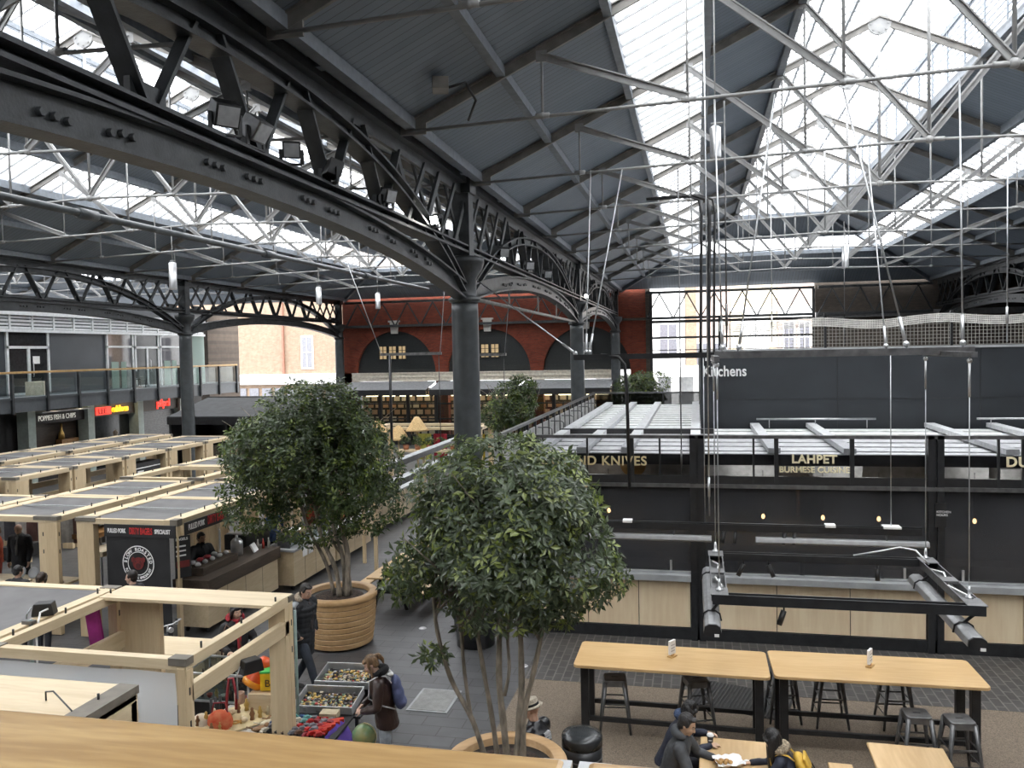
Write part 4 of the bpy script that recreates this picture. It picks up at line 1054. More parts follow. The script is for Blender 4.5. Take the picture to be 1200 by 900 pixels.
for n, (xa, xb, z, lab) in enumerate(((-11.1, -8.8, 5.5, 'short carrier bar with a black pole in front of the left brick arch'), (-8.0, -6.45, 5.42, 'short carrier bar in front of the middle brick arch, beside the thick column'))):
    t = thing('carrier_bar', lab, 'hanging bar', ((xa + xb) / 2, 28, z))
    m = MB(); m.b2(xa, xb, 27.96, 28.04, z - .05, z + .05); m.build('bar', M['gunmetal'], t, world=True)
    for q, dx in ((xa + .05, -1.1 if n == 0 else -.1), (xb - .05, .45)):
        m = MB(); m.tube([(q, 28, z), (q + dx, 27.6, 8.9)], .014, 5); m.build('sling', M['steel'], t, world=True)
    for q in ((xa + .35, xb - .1) if n == 0 else (xb - .08,)):
        m = MB(); m.tube([(q, 28, z), (q, 28, 2.2)], .05 if q < -10 else .015, 6); m.build('drop_pole', M['blacksteel'], t, world=True)
# tall black drop cables and hoses under the right-hand roof
t = thing('cable_drop', 'thick black cables dropping from a truss to the left end of the slate block', 'cables', (.3, 19.7, 5.4))
for n, (x, c) in enumerate(((.12, .035), (.30, .045), (.42, .03))):
    m = MB(); m.tube([(x - 1.2, 19.62, 9.0), (x - .3, 19.62, 9.02), (x + .0, 19.6, 8.9), (x + .05, 19.6, 8.6), (x, 19.6, 6.0 if n else 5.6), (x, 19.6, 5.3)], c, 7); m.build('hose', M['black'], t, world=True)
for n, (x, y0, z0, z1) in enumerate(((.42, 11.7, 8.85, 5.5), (.18, 13.0, 12.0, 2.9), (-.28, 15.7, 8.85, 3.0), (1.7, 19.6, 8.8, 5.6), (3.9, 23.5, 8.8, 5.5), (5.2, 15.6, 8.8, 5.5))):
    m = MB(); m.tube([(x, y0, z0), (x, y0, z1)], .012, 5); m.tube([(x, y0, z1 + .3), (x, y0, z1 + .6)], .022, 6)
    tag(m.build('hanging_cable', M['steel' if n % 2 else 'gunmetal'], None, loc=(x, y0, z1)), '%s of the thin steel drop cables hanging under the right-hand roof' % ORD[n].replace('nearest', 'first'), 'cable', 'drop cables under the roof')
def pend(x, y, zt, z, r, L, lab):
    t = thing('pendant_lamp', lab, 'lamp', (x, y, z))
    m = MB(); m.lathe([(.001, 0), (r, 0), (r * 1.02, .02), (r, L), (r * .5, L + .03), (.001, L + .04)], seg=14); m.build('lamp_body', M['alu'], t)
    m = MB(); m.cyl((0, 0, L), (0, 0, zt - z), .012, 6); m.cyl((-.06, 0, L + .06), (.1, 0, L + .06), .015, 6); m.build('drop_rod', M['truss'], t)
pend(.30, 11.8, 11.0, 8.1, .075, .42, 'silver cylindrical lamp on a long rod under the right-hand skylight')
pend(4.6, 27.5, 9.1, 7.9, .1, .7, 'silver cylindrical lamp hanging low at the far right of the roof')
pend(-13.6, 19.6, 9.0, 7.35, .1, .7, 'leftmost hanging cylinder lamp under the left-hand roof')
pend(-13.2, 27.5, 9.0, 7.35, .1, .6, 'middle hanging cylinder lamp under the left-hand roof')
pend(-12.5, 31.4, 9.0, 7.35, .1, .6, 'rightmost hanging cylinder lamp under the left-hand roof')
# floodlights on the big girder
def flood(x, y, z, rz, tilt, lab, lit=False, s=1.0, grey=False):
    t = thing('floodlight', lab, 'floodlight', (x, y, z), rz)
    Mx = Matrix.Rotation(tilt, 3, 'X')
    m = MB(); m.box((0, 0, 0), (.24 * s, .2 * s, .22 * s), M=Mx); m.build('housing', M['gunmetal' if grey else 'black'], t, bevel=.01)
    m = MB(); m.box(Mx @ V((0, -.105 * s, 0)), (.2 * s, .01, .18 * s), M=Mx); m.build('lens', simple('lit_lens', (1, 1, 1), emit=(1, .97, .9), estr=25) if lit else simple('pale_lens', (.45, .46, .47), .2), t)
    m = MB(); m.bar((-.14 * s, 0, 0), (-.14 * s, 0, -.2 * s), .02, .04); m.bar((.14 * s, 0, 0), (.14 * s, 0, -.2 * s), .02, .04); m.bar((-.14 * s, 0, -.2 * s), (.14 * s, 0, -.2 * s), .04, .02); m.build('yoke', M['black'], t)
gxr = GX + .15
flood(gxr, 7.05, 7.79, .9, .5, 'black floodlight clamped on the big girder, nearest the viewer')
flood(gxr, 7.6, 7.79, 1.5, .6, 'floodlight with a pale lens on the big girder', grey=True)
flood(gxr, 8.35, 7.755, .5, .3, 'small black floodlight right of the pale one on the big girder', s=.8)
flood(gxr, 9.4, 7.77, 2.4, .3, 'black cylinder floodlight in the middle of the big girder', s=.9)
flood(gxr, 11.2, 7.77, 1.2, .3, 'black floodlight among the girder diagonals toward the column', s=.9)
flood(gxr + .1, 13.2, 7.735, -.3, .4, 'brightly lit floodlight on the girder just left of the column capital', lit=True, s=.7)
flood(gxr, 33.5, 7.73, -.2, .3, 'small lit floodlight under the farthest girder', lit=True, s=.7)
flood(gxr, 18.5, 7.79, .6, .3, 'floodlight on the second girder near the arch')
flood(gxr, 21.5, 7.79, .6, .3, 'floodlight in the middle of the second girder')
flood(gxr, 24.2, 7.79, .6, .3, 'floodlight on the second girder toward its far end')
flood(GX + BAY - .15, 28.3, 7.73, .2, .3, 'lit floodlight in the dark corner at far right', lit=True, s=.7)
t = thing('roof_control_box', 'pale grey control box with cables beside a roof rafter', 'control box', (-3.35, 10.9, 9.15), .3)
m = MB(); m.box((0, 0, 0), (.22, .3, .16)); m.build('case', M['trussw'], t, bevel=.01)
m = MB(); m.tube([(.1, .1, 0), (.35, .2, .1), (.5, .5, -.05), (.4, .8, -.25)], .02, 6); m.build('flex', M['black'], t)
# ------------------------------------------------------------------ trees in planters
def leaf_mesh(name, centre, radii, n, size, seed, parent, mats, lumps=9, droop=.35, shape=None, clusters=None):
    rng = np.random.default_rng(seed)
    c = np.array(centre); r = np.array(radii)
    L = []
    for k in range(lumps):
        u = rng.normal(size=3); u /= np.linalg.norm(u)
        u[2] = u[2] * .9 + .12
        L.append((c + u * r * rng.uniform(.45, .72), r * rng.uniform(.34, .52)))
    L.append((c, r * .72))
    if clusters:
        for cc, rr in clusters: L.append((np.array(cc), np.array(rr)))
    wts = np.array([np.prod(q[1]) ** (2 / 3) for q in L]); wts[lumps] *= .55; wts /= wts.sum()
    vs = []; fs = []; mi = []
    idx = rng.choice(len(L), size=n // 5, p=wts)
    for i in idx:
        lc, lr = L[i]
        u = rng.normal(size=3); u /= np.linalg.norm(u)
        rad = rng.uniform(.55, 1.0) ** .5
        p = lc + u * lr * rad
        out = (p - c) / r; nn = np.linalg.norm(out); out = out / max(nn, 1e-6)
        tw = rng.uniform(0, 2 * np.pi)
        tint = rng.integers(0, 2) if rng.uniform() < .8 else 2
        # whorl of leaves on one twig tip
        ax = out * .8 + np.array([0, 0, .45]) + rng.normal(size=3) * .35; ax /= np.linalg.norm(ax)
        e1 = np.cross(ax, [0.3, .2, 1.0]); e1 /= np.linalg.norm(e1); e2 = np.cross(ax, e1)
        for k in range(5):
            a = tw + k * 2 * np.pi / 5 + rng.normal() * .3
            d = e1 * np.cos(a) + e2 * np.sin(a)
            d = d * .85 + ax * rng.uniform(.1, .7) - np.array([0, 0, droop * rng.uniform(.2, 1)]); d /= np.linalg.norm(d)
            nrm = ax - d * (ax @ d); q = np.linalg.norm(nrm)
            if q < 1e-3: continue
            nrm /= q; sd = np.cross(d, nrm)
            ln = size * rng.uniform(.65, 1.2); wd = ln * rng.uniform(.17, .24)
            b = p + d * .02
            mid = b + d * ln * .5 - nrm * ln * .04; tip = b + d * ln - nrm * ln * .16
            o = len(vs)
            vs += [b, mid + sd * wd + nrm * wd * .35, tip, mid - sd * wd + nrm * wd * .35, mid]
            fs += [(o, o + 4, o + 1), (o + 1, o + 4, o + 2), (o, o + 3, o + 4), (o + 3, o + 2, o + 4)]
            mi += [tint] * 4
    loc = np.array(parent.location)
    me = bpy.data.meshes.new(name); me.from_pydata((np.array(vs) - loc).tolist(), [], fs)
    for q in mats: me.materials.append(q)
    me.polygons.foreach_set('material_index', mi); me.update()
    o = bpy.data.objects.new(name, me); COL.objects.link(o); o.parent = parent
    return o
def leafmat(name, c, rough=.38):
    m = mat(name, c, rough=rough, var=.3, scale=3, spec=.5)
    nt = m.node_tree; p = nt.nodes['Principled BSDF']; out = nt.nodes['Material Output']
    tr = nd(nt, 'ShaderNodeBsdfTranslucent'); tr.inputs['Color'].default_value = rgba((c[0] * 1.6, c[1] * 1.8, c[2] * .9))
    mx = nd(nt, 'ShaderNodeMixShader'); mx.inputs[0].default_value = .22
    nt.links.new(p.outputs[0], mx.inputs[1]); nt.links.new(tr.outputs[0], mx.inputs[2]); nt.links.new(mx.outputs[0], out.inputs['Surface'])
    return m
LM = [leafmat('dark_glossy_leaf', (.047, .070, .030)), leafmat('mid_green_leaf', (.070, .102, .040)), leafmat('young_leaf', (.135, .175, .04))]
LMg = [leafmat('dark_waxy_leaf', (.078, .102, .064), .3), leafmat('grey_green_leaf', (.115, .145, .09), .3), leafmat('fresh_leaf', (.21, .25, .075), .35)]
def planter(x, y, R, H, label):
    t = thing('round_planter', label, 'planter', (x, y, 0), random.uniform(0, 3))
    m = MB(); n = 8
    for k in range(n):
        z0 = .04 + (H - .12) * k / n; z1 = .04 + (H - .12) * (k + 1) / n
        r0 = R * (.82 + .18 * math.sin(PI * .5 * (.25 + .75 * k / n))); r1 = R * (.82 + .18 * math.sin(PI * .5 * (.25 + .75 * (k + 1) / n)))
        m.lathe([(r0 - .05, z0 + .006), (r0 - .006, z0 + .006), (r0, z0 + .014), (r1, z1 - .014), (r1 - .006, z1 - .006), (r1 - .05, z1 - .006)], seg=56, smooth=False)
    m.build('tub', M['planter'], t)
    m = MB(); m.lathe([(R * .72, .02)] + [(R * (.82 + .18 * math.sin(PI * .5 * (.25 + .75 * k / 8))) - .022, .04 + (H - .12) * k / 8) for k in range(9)], seg=40); m.build('liner', M['black'], t)
    m = MB(); m.lathe([(R - .13, H - .14), (R - .13, H), (R - .12, H + .01), (R + .01, H + .01), (R + .025, H - .01), (R + .025, H - .08), (R, H - .1)], seg=48); m.build('rim', M['planter'], t)
    m = MB(); m.lathe([(.001, H - .06), (R * .5, H - .06), (R - .12, H - .1)], seg=32); m.build('soil', M['soil'], t)
    return t
def tree(name, label, x, y, zb, stems, crown, twigs=(), seed=1, n=9000, size=.11, mats=LM, lumps=9, clusters=None, droop=.35):
    t = thing(name, label, 'tree', (x, y, zb))
    for st in stems:
        pts = [V(p) for p in st['p']]; r0, r1 = st['r']
        N = len(pts)
        # smooth the stem
        P = []
        for i in range(N - 1):
            p0 = pts[max(i - 1, 0)]; p1 = pts[i]; p2 = pts[i + 1]; p3 = pts[min(i + 2, N - 1)]
            for k in range(4):
                u = k / 4; P.append(.5 * ((2 * p1) + (p2 - p0) * u + (2 * p0 - 5 * p1 + 4 * p2 - p3) * u * u + (3 * p1 - p0 - 3 * p2 + p3) * u ** 3))
        P.append(pts[-1])
        rs = [lerp(r0, r1, i / (len(P) - 1)) * (1 + .08 * math.sin(i * 1.7)) for i in range(len(P))]
        m = MB(); m.tube(P, [q * .78 for q in rs], 9); m.build('stem', M['bark'], t, world=True)
    rnd = random.Random(seed)
    m = MB(); c = V(crown[0]); rr = V(crown[1])
    for st in stems:
        tip = V(st['p'][-1])
        for k in range(7):
            d = V((rnd.uniform(-1, 1) * rr.x, rnd.uniform(-1, 1) * rr.y, rnd.uniform(-.2, .9) * rr.z)) * .8
            e = c + d; mid = tip.lerp(e, .5) + V((rnd.uniform(-.1, .1), rnd.uniform(-.1, .1), .1))
            m.tube([V(st['p'][-2]).lerp(tip, rnd.uniform(.3, 1)), mid, e], [.018, .012, .005], 5)
    m.build('branches', M['bark'], t, world=True)
    leaf_mesh('foliage', crown[0], crown[1], n, size, seed, t, mats, lumps, droop, clusters=clusters)
    return t
# left tree
P1 = (-6.72, 14.5)
planter(P1[0], P1[1], .70, .98, 'round planter of honey-coloured boards behind the walking man')
x, y = P1; z = .92
tree('planted_tree', 'bushy dark green multi-stem tree in the planter behind the walking man', x, y, z, [
    dict(p=[(x - .1, y, z), (x - .25, y, z + .6), (x - .55, y - .1, z + 1.3), (x - .8, y, z + 1.9)], r=(.05, .035)),
    dict(p=[(x + .05, y - .1, z), (x + .0, y - .1, z + .5), (x - .3, y - .1, z + 1.2), (x - .55, y + .1, z + 2.1)], r=(.065, .04)),
    dict(p=[(x + .1, y + .05, z), (x + .05, y + .1, z + .7), (x - .15, y + .1, z + 1.4), (x - .1, y, z + 2.4)], r=(.06, .04)),
    dict(p=[(x + .18, y - .05, z), (x + .22, y - .05, z + .8), (x + .05, y - .05, z + 1.6), (x + .0, y, z + 2.6)], r=(.075, .045)),
    dict(p=[(x + .2, y + .1, z), (x + .1, y + .15, z + .6), (x - .2, y + .2, z + 1.0), (x - .45, y + .2, z + 1.9)], r=(.045, .03))],
    ((-7.35, 14.6, 3.6), (1.72, 1.6, 1.4)), seed=11, n=30000, size=.115, lumps=13,
    clusters=[((-6.15, 14.4, 2.75), (.85, .8, .6)), ((-8.5, 14.5, 2.75), (.65, .7, .7)), ((-7.2, 14.6, 2.35), (.9, .8, .5)), ((-6.0, 14.5, 3.4), (.6, .7, .6)), ((-8.3, 14.5, 3.6), (.8, .7, .6)), ((-7.3, 14.5, 4.55), (1.0, .8, .5))])
# middle tree
P2 = (-2.12, 8.78)
planter(P2[0], P2[1], .66, .95, 'round wooden planter half hidden by the handrail at the bottom centre')
x, y = P2; z = .88
tree('planted_tree', 'glossy grey-green multi-stem tree in the middle, nearest the viewer', x, y, z, [
    dict(p=[(x - .22, y, z), (x - .38, y, z + .5), (x - .62, y, z + .95), (x - .75, y - .05, z + 1.5), (x - .8, y, z + 1.9)], r=(.042, .026)),
    dict(p=[(x - .40, y, z + .55), (x - .47, y + .05, z + 1.0), (x - .52, y + .05, z + 1.7)], r=(.032, .022)),
    dict(p=[(x - .1, y + .05, z), (x - .16, y + .05, z + .5), (x - .24, y, z + 1.1), (x - .35, y, z + 1.8)], r=(.042, .028)),
    dict(p=[(x + .02, y, z), (x - .02, y, z + .5), (x - .06, y, z + 1.0), (x - .05, y + .05, z + 1.8), (x - .1, y, z + 2.4)], r=(.055, .034)),
    dict(p=[(x + .0, y, z + .8), (x + .06, y, z + 1.1), (x + .05, y, z + 1.5), (x + .12, y, z + 1.9)], r=(.028, .018)),
    dict(p=[(x + .12, y, z), (x + .16, y, z + .5), (x + .2, y, z + 1.0), (x + .18, y, z + 1.8), (x + .1, y, z + 2.4)], r=(.055, .034)),
    dict(p=[(x + .2, y - .03, z), (x + .22, y, z + .6), (x + .34, y, z + 1.1), (x + .5, y, z + 1.8)], r=(.05, .03))],
    ((-2.12, 8.95, 3.56), (1.15, 1.1, .95)), seed=5, n=24000, size=.108, mats=LMg, lumps=11,
    clusters=[((-2.95, 8.9, 3.1), (.5, .6, .36)), ((-3.25, 8.9, 2.9), (.34, .5, .2)), ((-1.3, 8.9, 3.2), (.5, .6, .55)), ((-.98, 8.9, 2.98), (.3, .3, .12)), ((-2.1, 8.8, 2.70), (.72, .6, .27)), ((-1.6, 8.8, 2.72), (.4, .4, .22)), ((-2.92, 8.75, 2.12), (.17, .2, .12)), ((-2.1, 8.9, 4.28), (.8, .7, .3)), ((-1.7, 8.9, 4.0), (.6, .6, .4)), ((-2.7, 8.9, 4.0), (.5, .6, .35)), ((-2.6, 8.9, 3.7), (.5, .5, .35)), ((-1.5, 8.9, 3.75), (.5, .6, .4))], droop=.5)
# rear trees
planter(-5.8, 26, .7, .95, 'round wooden planter behind the thick column')
x, y, z = -5.8, 26, .9
tree('planted_tree', 'round dark tree behind the thick column', x, y, z, [dict(p=[(x + a, y + b, z), (x + a * 2, y + b, z + .9), (x + a * 4, y + b * 2, z + 2.0)], r=(.06, .04)) for a, b in ((-.1, 0), (.1, .05), (0, -.1))],
     ((-5.85, 26, 3.85), (1.15, 1.1, 1.05)), seed=21, n=7000, size=.13, lumps=9)
planter(-2.2, 33.5, .7, .95, 'round wooden planter at the far end of the kiosk terrace')
x, y, z = -2.2, 33.5, .9
tree('planted_tree', 'yellowish-topped tree rising behind the far end of the kiosk terrace', x, y, z, [dict(p=[(x + a, y + b, z), (x + a * 2, y + b, z + .9), (x + a * 4, y + b * 2, z + 2.0)], r=(.06, .04)) for a, b in ((-.1, 0), (.1, .05), (0, -.1))],
     ((-2.25, 33.5, 3.75), (1.3, 1.1, 1.0)), seed=22, n=7000, size=.14, lumps=9, mats=[LM[1], LM[0], LM[2]])
# ------------------------------------------------------------------ market stalls
ZT = 2.4
def canvas_mb(x0, x1, y0, y1, z, sag=.07, n=8):
    m = MB(); m.smooth = True
    vs = [(lerp(x0, x1, i / n), lerp(y0, y1, j / n), z - sag * math.sin(PI * i / n) * math.sin(PI * j / n)) for j in range(n + 1) for i in range(n + 1)]
    vs += [(a, b, c - .012) for a, b, c in vs]
    N = (n + 1) ** 2; fs = []
    for j in range(n):
        for i in range(n):
            a = j * (n + 1) + i
            fs.append((a, a + 1, a + n + 2, a + n + 1)); fs.append((N + a, N + a + n + 1, N + a + n + 2, N + a + 1))
    m.add(vs, fs); return m
def stall(x0, x1, y0, y1, label, group, canvas='canvas', fb=.16, sb=.28, th=.12, posts='FB', pw=.40, side_posts=False, sag=.06, caps=True, shelf=None, name='market_stall'):
    """plywood box-frame stall: flat beams round a canvas roof, slab posts, taupe corner caps"""
    cx, cy = (x0 + x1) / 2, (y0 + y1) / 2
    t = thing(name, label, 'market stall', (cx, cy, 0), 0, group)
    hx, hy = (x1 - x0) / 2, (y1 - y0) / 2
    for s in (-1, 1):
        m = MB(); m.b2(s * hx - s * sb if s > 0 else -hx, hx if s > 0 else -hx + sb, -hy, hy, ZT - th, ZT); m.build('side_beam', M['ply_y'], t, bevel=.006)
        m = MB(); ya = s * hy; m.b2(-hx + sb, hx - sb, min(ya, ya - s * fb), max(ya, ya - s * fb), ZT - th, ZT - .005); m.build('cross_beam', M['ply'], t, bevel=.006)
    if canvas:
        canvas_mb(-hx + sb - .03, hx - sb + .03, -hy + fb - .03, hy - fb + .03, ZT - .02, sag).build('canvas_roof', M[canvas], t)
        if sag < .1:
            m = MB(); m.b2(-hx + sb, hx - sb, -.02, .02, ZT - .02, ZT + .005); m.build('roof_batten', M['alu'], t)
    for sx_ in (-1, 1):
        for sy in (-1, 1):
            if sy < 0 and 'F' not in posts: continue
            if sy > 0 and 'B' not in posts: continue
            w_ = pw
            a = -hx if sx_ < 0 else hx - w_
            m = MB(); m.b2(a, a + w_, sy * hy - sy * .1 if sy > 0 else -hy, hy if sy > 0 else -hy + .1, 0.02, ZT - th); p = m.build('post', M['ply_z'], t, bevel=.006)
            m = MB()
            for zz in (1.7, 2.05):
                m.b2(a + w_ * .25 - .012, a + w_ * .25 + .012, sy * (hy + .002), sy * (hy + .002) - sy * .004, zz - .04, zz + .04)
                m.b2(sx_ * (hx + .002), sx_ * (hx + .002) - sx_ * .004, sy * (hy - .05) - .012, sy * (hy - .05) + .012, zz - .04, zz + .04)
            m.build('slot', M['black'], p)
            if caps:
                m = MB(); m.b2(a - .012 if sx_ < 0 else a - .1, (a + w_ + .1) if sx_ < 0 else a + w_ + .012, sy * (hy + .012) - sy * .13 if sy > 0 else -hy - .012, hy + .012 if sy > 0 else -hy + .118, ZT - .07, ZT + .008); m.build('corner_cap', M['plycap'], t)
    if side_posts:
        for s in (-1, 1):
            m = MB(); m.b2(s * hx - s * .08 if s > 0 else -hx, hx if s > 0 else -hx + .08, -hy + .1, -hy + .45, .02, ZT - th); m.build('side_post', M['ply_z'], t, bevel=.005)
            m = MB(); m.b2(s * hx - s * .05 if s > 0 else -hx, hx if s > 0 else -hx + .05, -hy + .4, hy - .1, .95, 1.15); m.build('side_rail', M['ply_y'], t, bevel=.005)
    for bx in (-hx + sb / 2, hx - sb / 2):
        for by in (-hy + .35, 0, hy - .35):
            m = MB(); m.cyl((bx, by, ZT), (bx, by, ZT + .07), .012, 6); m.build('roof_bolt', M['black'], t)
    if shelf:
        m = MB(); m.b2(-hx + .05, hx - .05, -hy + .06, -hy + .7, shelf - .05, shelf); m.build('counter_board', M['ply'], t, bevel=.005)
        m = MB(); m.b2(-hx + .05, hx - .05, -hy + .05, -hy + .08, shelf - .28, shelf); m.build('counter_front', M['ply'], t)
    return t
G = 'birch plywood market stalls'
# first row, nearest the viewer
stA = stall(-7.65, -5.16, 7.42, 9.72, 'open-topped birch stall frame left of the walking man, with a wide back plank', G, canvas=None, fb=.11, sb=.1, posts='FB', pw=.1, caps=True)
for nm, b, mm in (('back_plank', (-1.24, 1.24, .62, 1.16, ZT - .03, ZT + .015), 'ply'), ('lower_side_rail', (1.16, 1.24, -1.1, 1.1, 1.92, 2.1), 'ply_y'), ('left_side_rail', (-1.24, -1.16, -1.1, 1.0, 1.62, 1.84), 'ply_y'),
                  ('back_panel', (-1.22, -.62, 1.0, 1.08, .6, ZT - .12), 'ply_z'), ('front_post', (1.14, 1.24, -1.16, -1.02, .02, ZT - .1), 'ply_z'), ('back_post', (1.0, 1.24, .95, 1.14, .02, ZT - .1), 'ply_z')):
    m = MB(); m.b2(*b); m.build(nm, M[mm], stA, bevel=.006)
m = MB(); m.smooth = True
N = 14
vs = [(lerp(-1.08, 1.13, i / N), -1.165 + .008 * math.sin(i * 1.3 + j * .5) + .008 * math.sin(i * .7 - j), lerp(2.26, 1.15, j / 8)) for j in range(9) for i in range(N + 1)]
m.add(vs, [(j * (N + 1) + i, j * (N + 1) + i + 1, (j + 1) * (N + 1) + i + 1, (j + 1) * (N + 1) + i) for j in range(8) for i in range(N)])
tag(m.build('plastic_sheet', M['plastic'], None), 'clear plastic sheet hung from the front beam of the nearest stall', 'plastic sheet').location = (-6.405, 8.57, 0)
stB = stall(-10.3, -7.72, 7.42, 9.72, 'birch stall with a slack grey canvas roof at the left edge, beside the open frame', G, sag=.14, pw=.14, sb=.16)
m = MB(); m.b2(-1.25, .95, -1.15, -.72, ZT - .02, ZT + .02); m.build('front_plank', M['ply'], stB, bevel=.005)
stC = stall(-8.2, -5.2, 4.4, 6.72, 'nearest birch stall top with a small black hook, just above the handrail at left', G, canvas=None, pw=.14, caps=False, fb=.3)
m = MB(); m.b2(-1.5, 1.3, .2, 1.16, ZT - .02, ZT + .015); m.build('roof_plank', M['ply'], stC, bevel=.005)
m = MB(); m.b2(1.3, 1.51, .2, 1.17, ZT - .06, ZT + .018); m.build('end_cap', M['plycap'], stC)
m = MB(); m.tube([(.9, .7, ZT + .02), (.9, .7, ZT + .1), (1.0, .68, ZT + .12), (1.3, .55, ZT + .02), (1.38, .4, ZT - .1)], .008, 6); m.build('hook_wire', M['black'], stC)
m = MB(); m.b2(1.42, 1.5, .3, 1.14, .02, ZT - .06); m.build('end_panel', M['ply_y'], stC)
# second row: bagel stall and neighbours
stD = stall(-12.0, -9.75, 13.9, 16.2, 'stall with black banners and a round pork emblem beside the dark counter', G, canvas='canvas', posts='', fb=.07, sb=.3, pw=.3, caps=False)
for nm, b, mm in (('front_post', (-1.12, -.74, -1.15, -1.0, .02, ZT - .1), 'ply_z'), ('front_post', (1.05, 1.13, -1.15, -1.05, .02, ZT - .1), 'ply_z'), ('corner_cap', (-1.14, -.68, -1.17, -1.0, ZT - .07, ZT + .01), 'plycap'), ('corner_cap', (.98, 1.14, -1.17, -1.0, ZT - .12, ZT + .01), 'plycap')):
    m = MB(); m.b2(*b); m.build(nm, M[mm], stD, bevel=.005)
blk = mat('black_banner_cloth', (.018, .018, .019), rough=.6, var=.3, scale=2)
bn = thing('hanging_banner', 'large black banner with a white ringed emblem of a red pig head', 'banner', (-10.42, 13.72, 1.4))
m = MB(); m.smooth = True; N = 16
vs = [(lerp(-.76, .62, i / N), .01 * math.sin(i * .9) * (j / 6), lerp(.74, -1.2, j / 6)) for j in range(7) for i in range(N + 1)]
m.add(vs, [(j * (N + 1) + i, j * (N + 1) + i + 1, (j + 1) * (N + 1) + i + 1, (j + 1) * (N + 1) + i) for j in range(6) for i in range(N)]); m.build('cloth', blk, bn)
def ring(m, c, r0, r1, y, seg=48):
    vs = []; fs = []
    for k in range(seg):
        a = 2 * PI * k / seg
        vs += [(c[0] + r0 * math.cos(a), y, c[1] + r0 * math.sin(a)), (c[0] + r1 * math.cos(a), y, c[1] + r1 * math.sin(a))]
    for k in range(seg):
        k2 = (k + 1) % seg; fs.append((2 * k, 2 * k + 1, 2 * k2 + 1, 2 * k2))
    m.add(vs, fs)
ec = (-.06, .19)
m = MB(); ring(m, ec, .325, .345, -.016); ring(m, ec, .215, .23, -.016); m.build('emblem_ring', M['white'], bn)
def ring_text(txt, r, size, a0, a1, flip, par, y):
    n = len(txt)
    for i, ch in enumerate(txt):
        if ch == ' ': continue
        a = lerp(a0, a1, i / (n - 1))
        p = (ec[0] + r * math.cos(a), y, ec[1] + r * math.sin(a))
        rot = a - PI / 2 if not flip else a + PI / 2
        ob = text_mb(ch, size, .002, M['white'], 'letter', par, (0, 0, 0), (PI / 2, 0, 0), align='CENTER', bold=.003)
        ob.rotation_euler = (0, -rot, 0); ob.location = p
ring_text('SLOW ROASTED', .246, .088, PI * .96, PI * .04, False, bn, -.018)
ring_text('PULLED PORK SPECIALIST', .30, .062, PI * 1.13, PI * 1.87, True, bn, -.018)
pig = simple('dark_red_print', (.16, .02, .018), .6)
m = MB(); m.cyl((ec[0], -.018, ec[1]), (ec[0], -.012, ec[1]), .12, 24)
for s in (-1, 1): m.prism([(ec[0] + s * .06, 0, ec[1] + .09), (ec[0] + s * .11, 0, ec[1] + .125), (ec[0] + s * .15, 0, ec[1] + .09), (ec[0] + s * .145, 0, ec[1] + .03), (ec[0] + s * .11, 0, ec[1] + .02)], (0, -.018, 0), (0, -.012, 0))
m.build('pig_head', pig, bn)
m = MB(); m.cyl((ec[0], -.024, ec[1] - .05), (ec[0], -.018, ec[1] - .05), .055, 16)
for s in (-1, 1): m.cyl((ec[0] + s * .05, -.024, ec[1] + .035), (ec[0] + s * .05, -.018, ec[1] + .035), .014, 10)
m.build('pig_face', simple('dark_print', (.07, .01, .01), .6), bn)
redtx = simple('red_lettering', (.55, .03, .03), .5)
def sign_strip(name, lab, loc, rz, W):
    s = thing('fascia_sign', lab, 'sign', loc, rz)
    m = MB(); m.b2(-W / 2, W / 2, -.012, .012, -.12, .12); m.build('board', blk, s)
    k = W / 1.55
    text_mb('PULLED PORK', .115 * k, .004, M['white'], 'lettering', s, (-.70 * k, -.014, -.04), bold=.003, sx=.55)
    text_mb('DIRTY BAGELS', .175 * k, .004, redtx, 'lettering', s, (-.22 * k, -.014, -.06), bold=.004, sx=.44)
    text_mb('SPECIALIST', .115 * k, .004, M['white'], 'lettering', s, (.33 * k, -.014, -.04), bold=.003, sx=.60)
sign_strip('f', 'black strip sign with white and red capitals over the emblem banner', (-10.42, 13.70, 2.22), 0, 1.55)
sign_strip('s', 'black strip sign with white and red capitals along the counter side of the bagel stall', (-9.69, 15.1, 2.20), PI / 2, 2.1)
mn = thing('menu_board', 'tilted black menu board with white lines at the corner of the bagel stall', 'menu board', (-9.72, 14.0, 1.72), .95)
m = MB(); m.b2(-.15, .15, -.015, .015, -.45, .36); m.build('board', blk, mn)
text_mb('BAGELS', .068, .003, M['white'], 'lettering', mn, (-.13, -.018, .28), bold=.002)
m = MB()
for k in range(3): m.b2(-.13, .06, -.019, -.015, .15 - k * .09, .18 - k * .09)
m.build('white_lines', M['white'], mn)
m = MB(); m.b2(-.13, .12, -.019, -.015, -.25, -.12); m.build('red_panel', pig, mn)
S2 = []
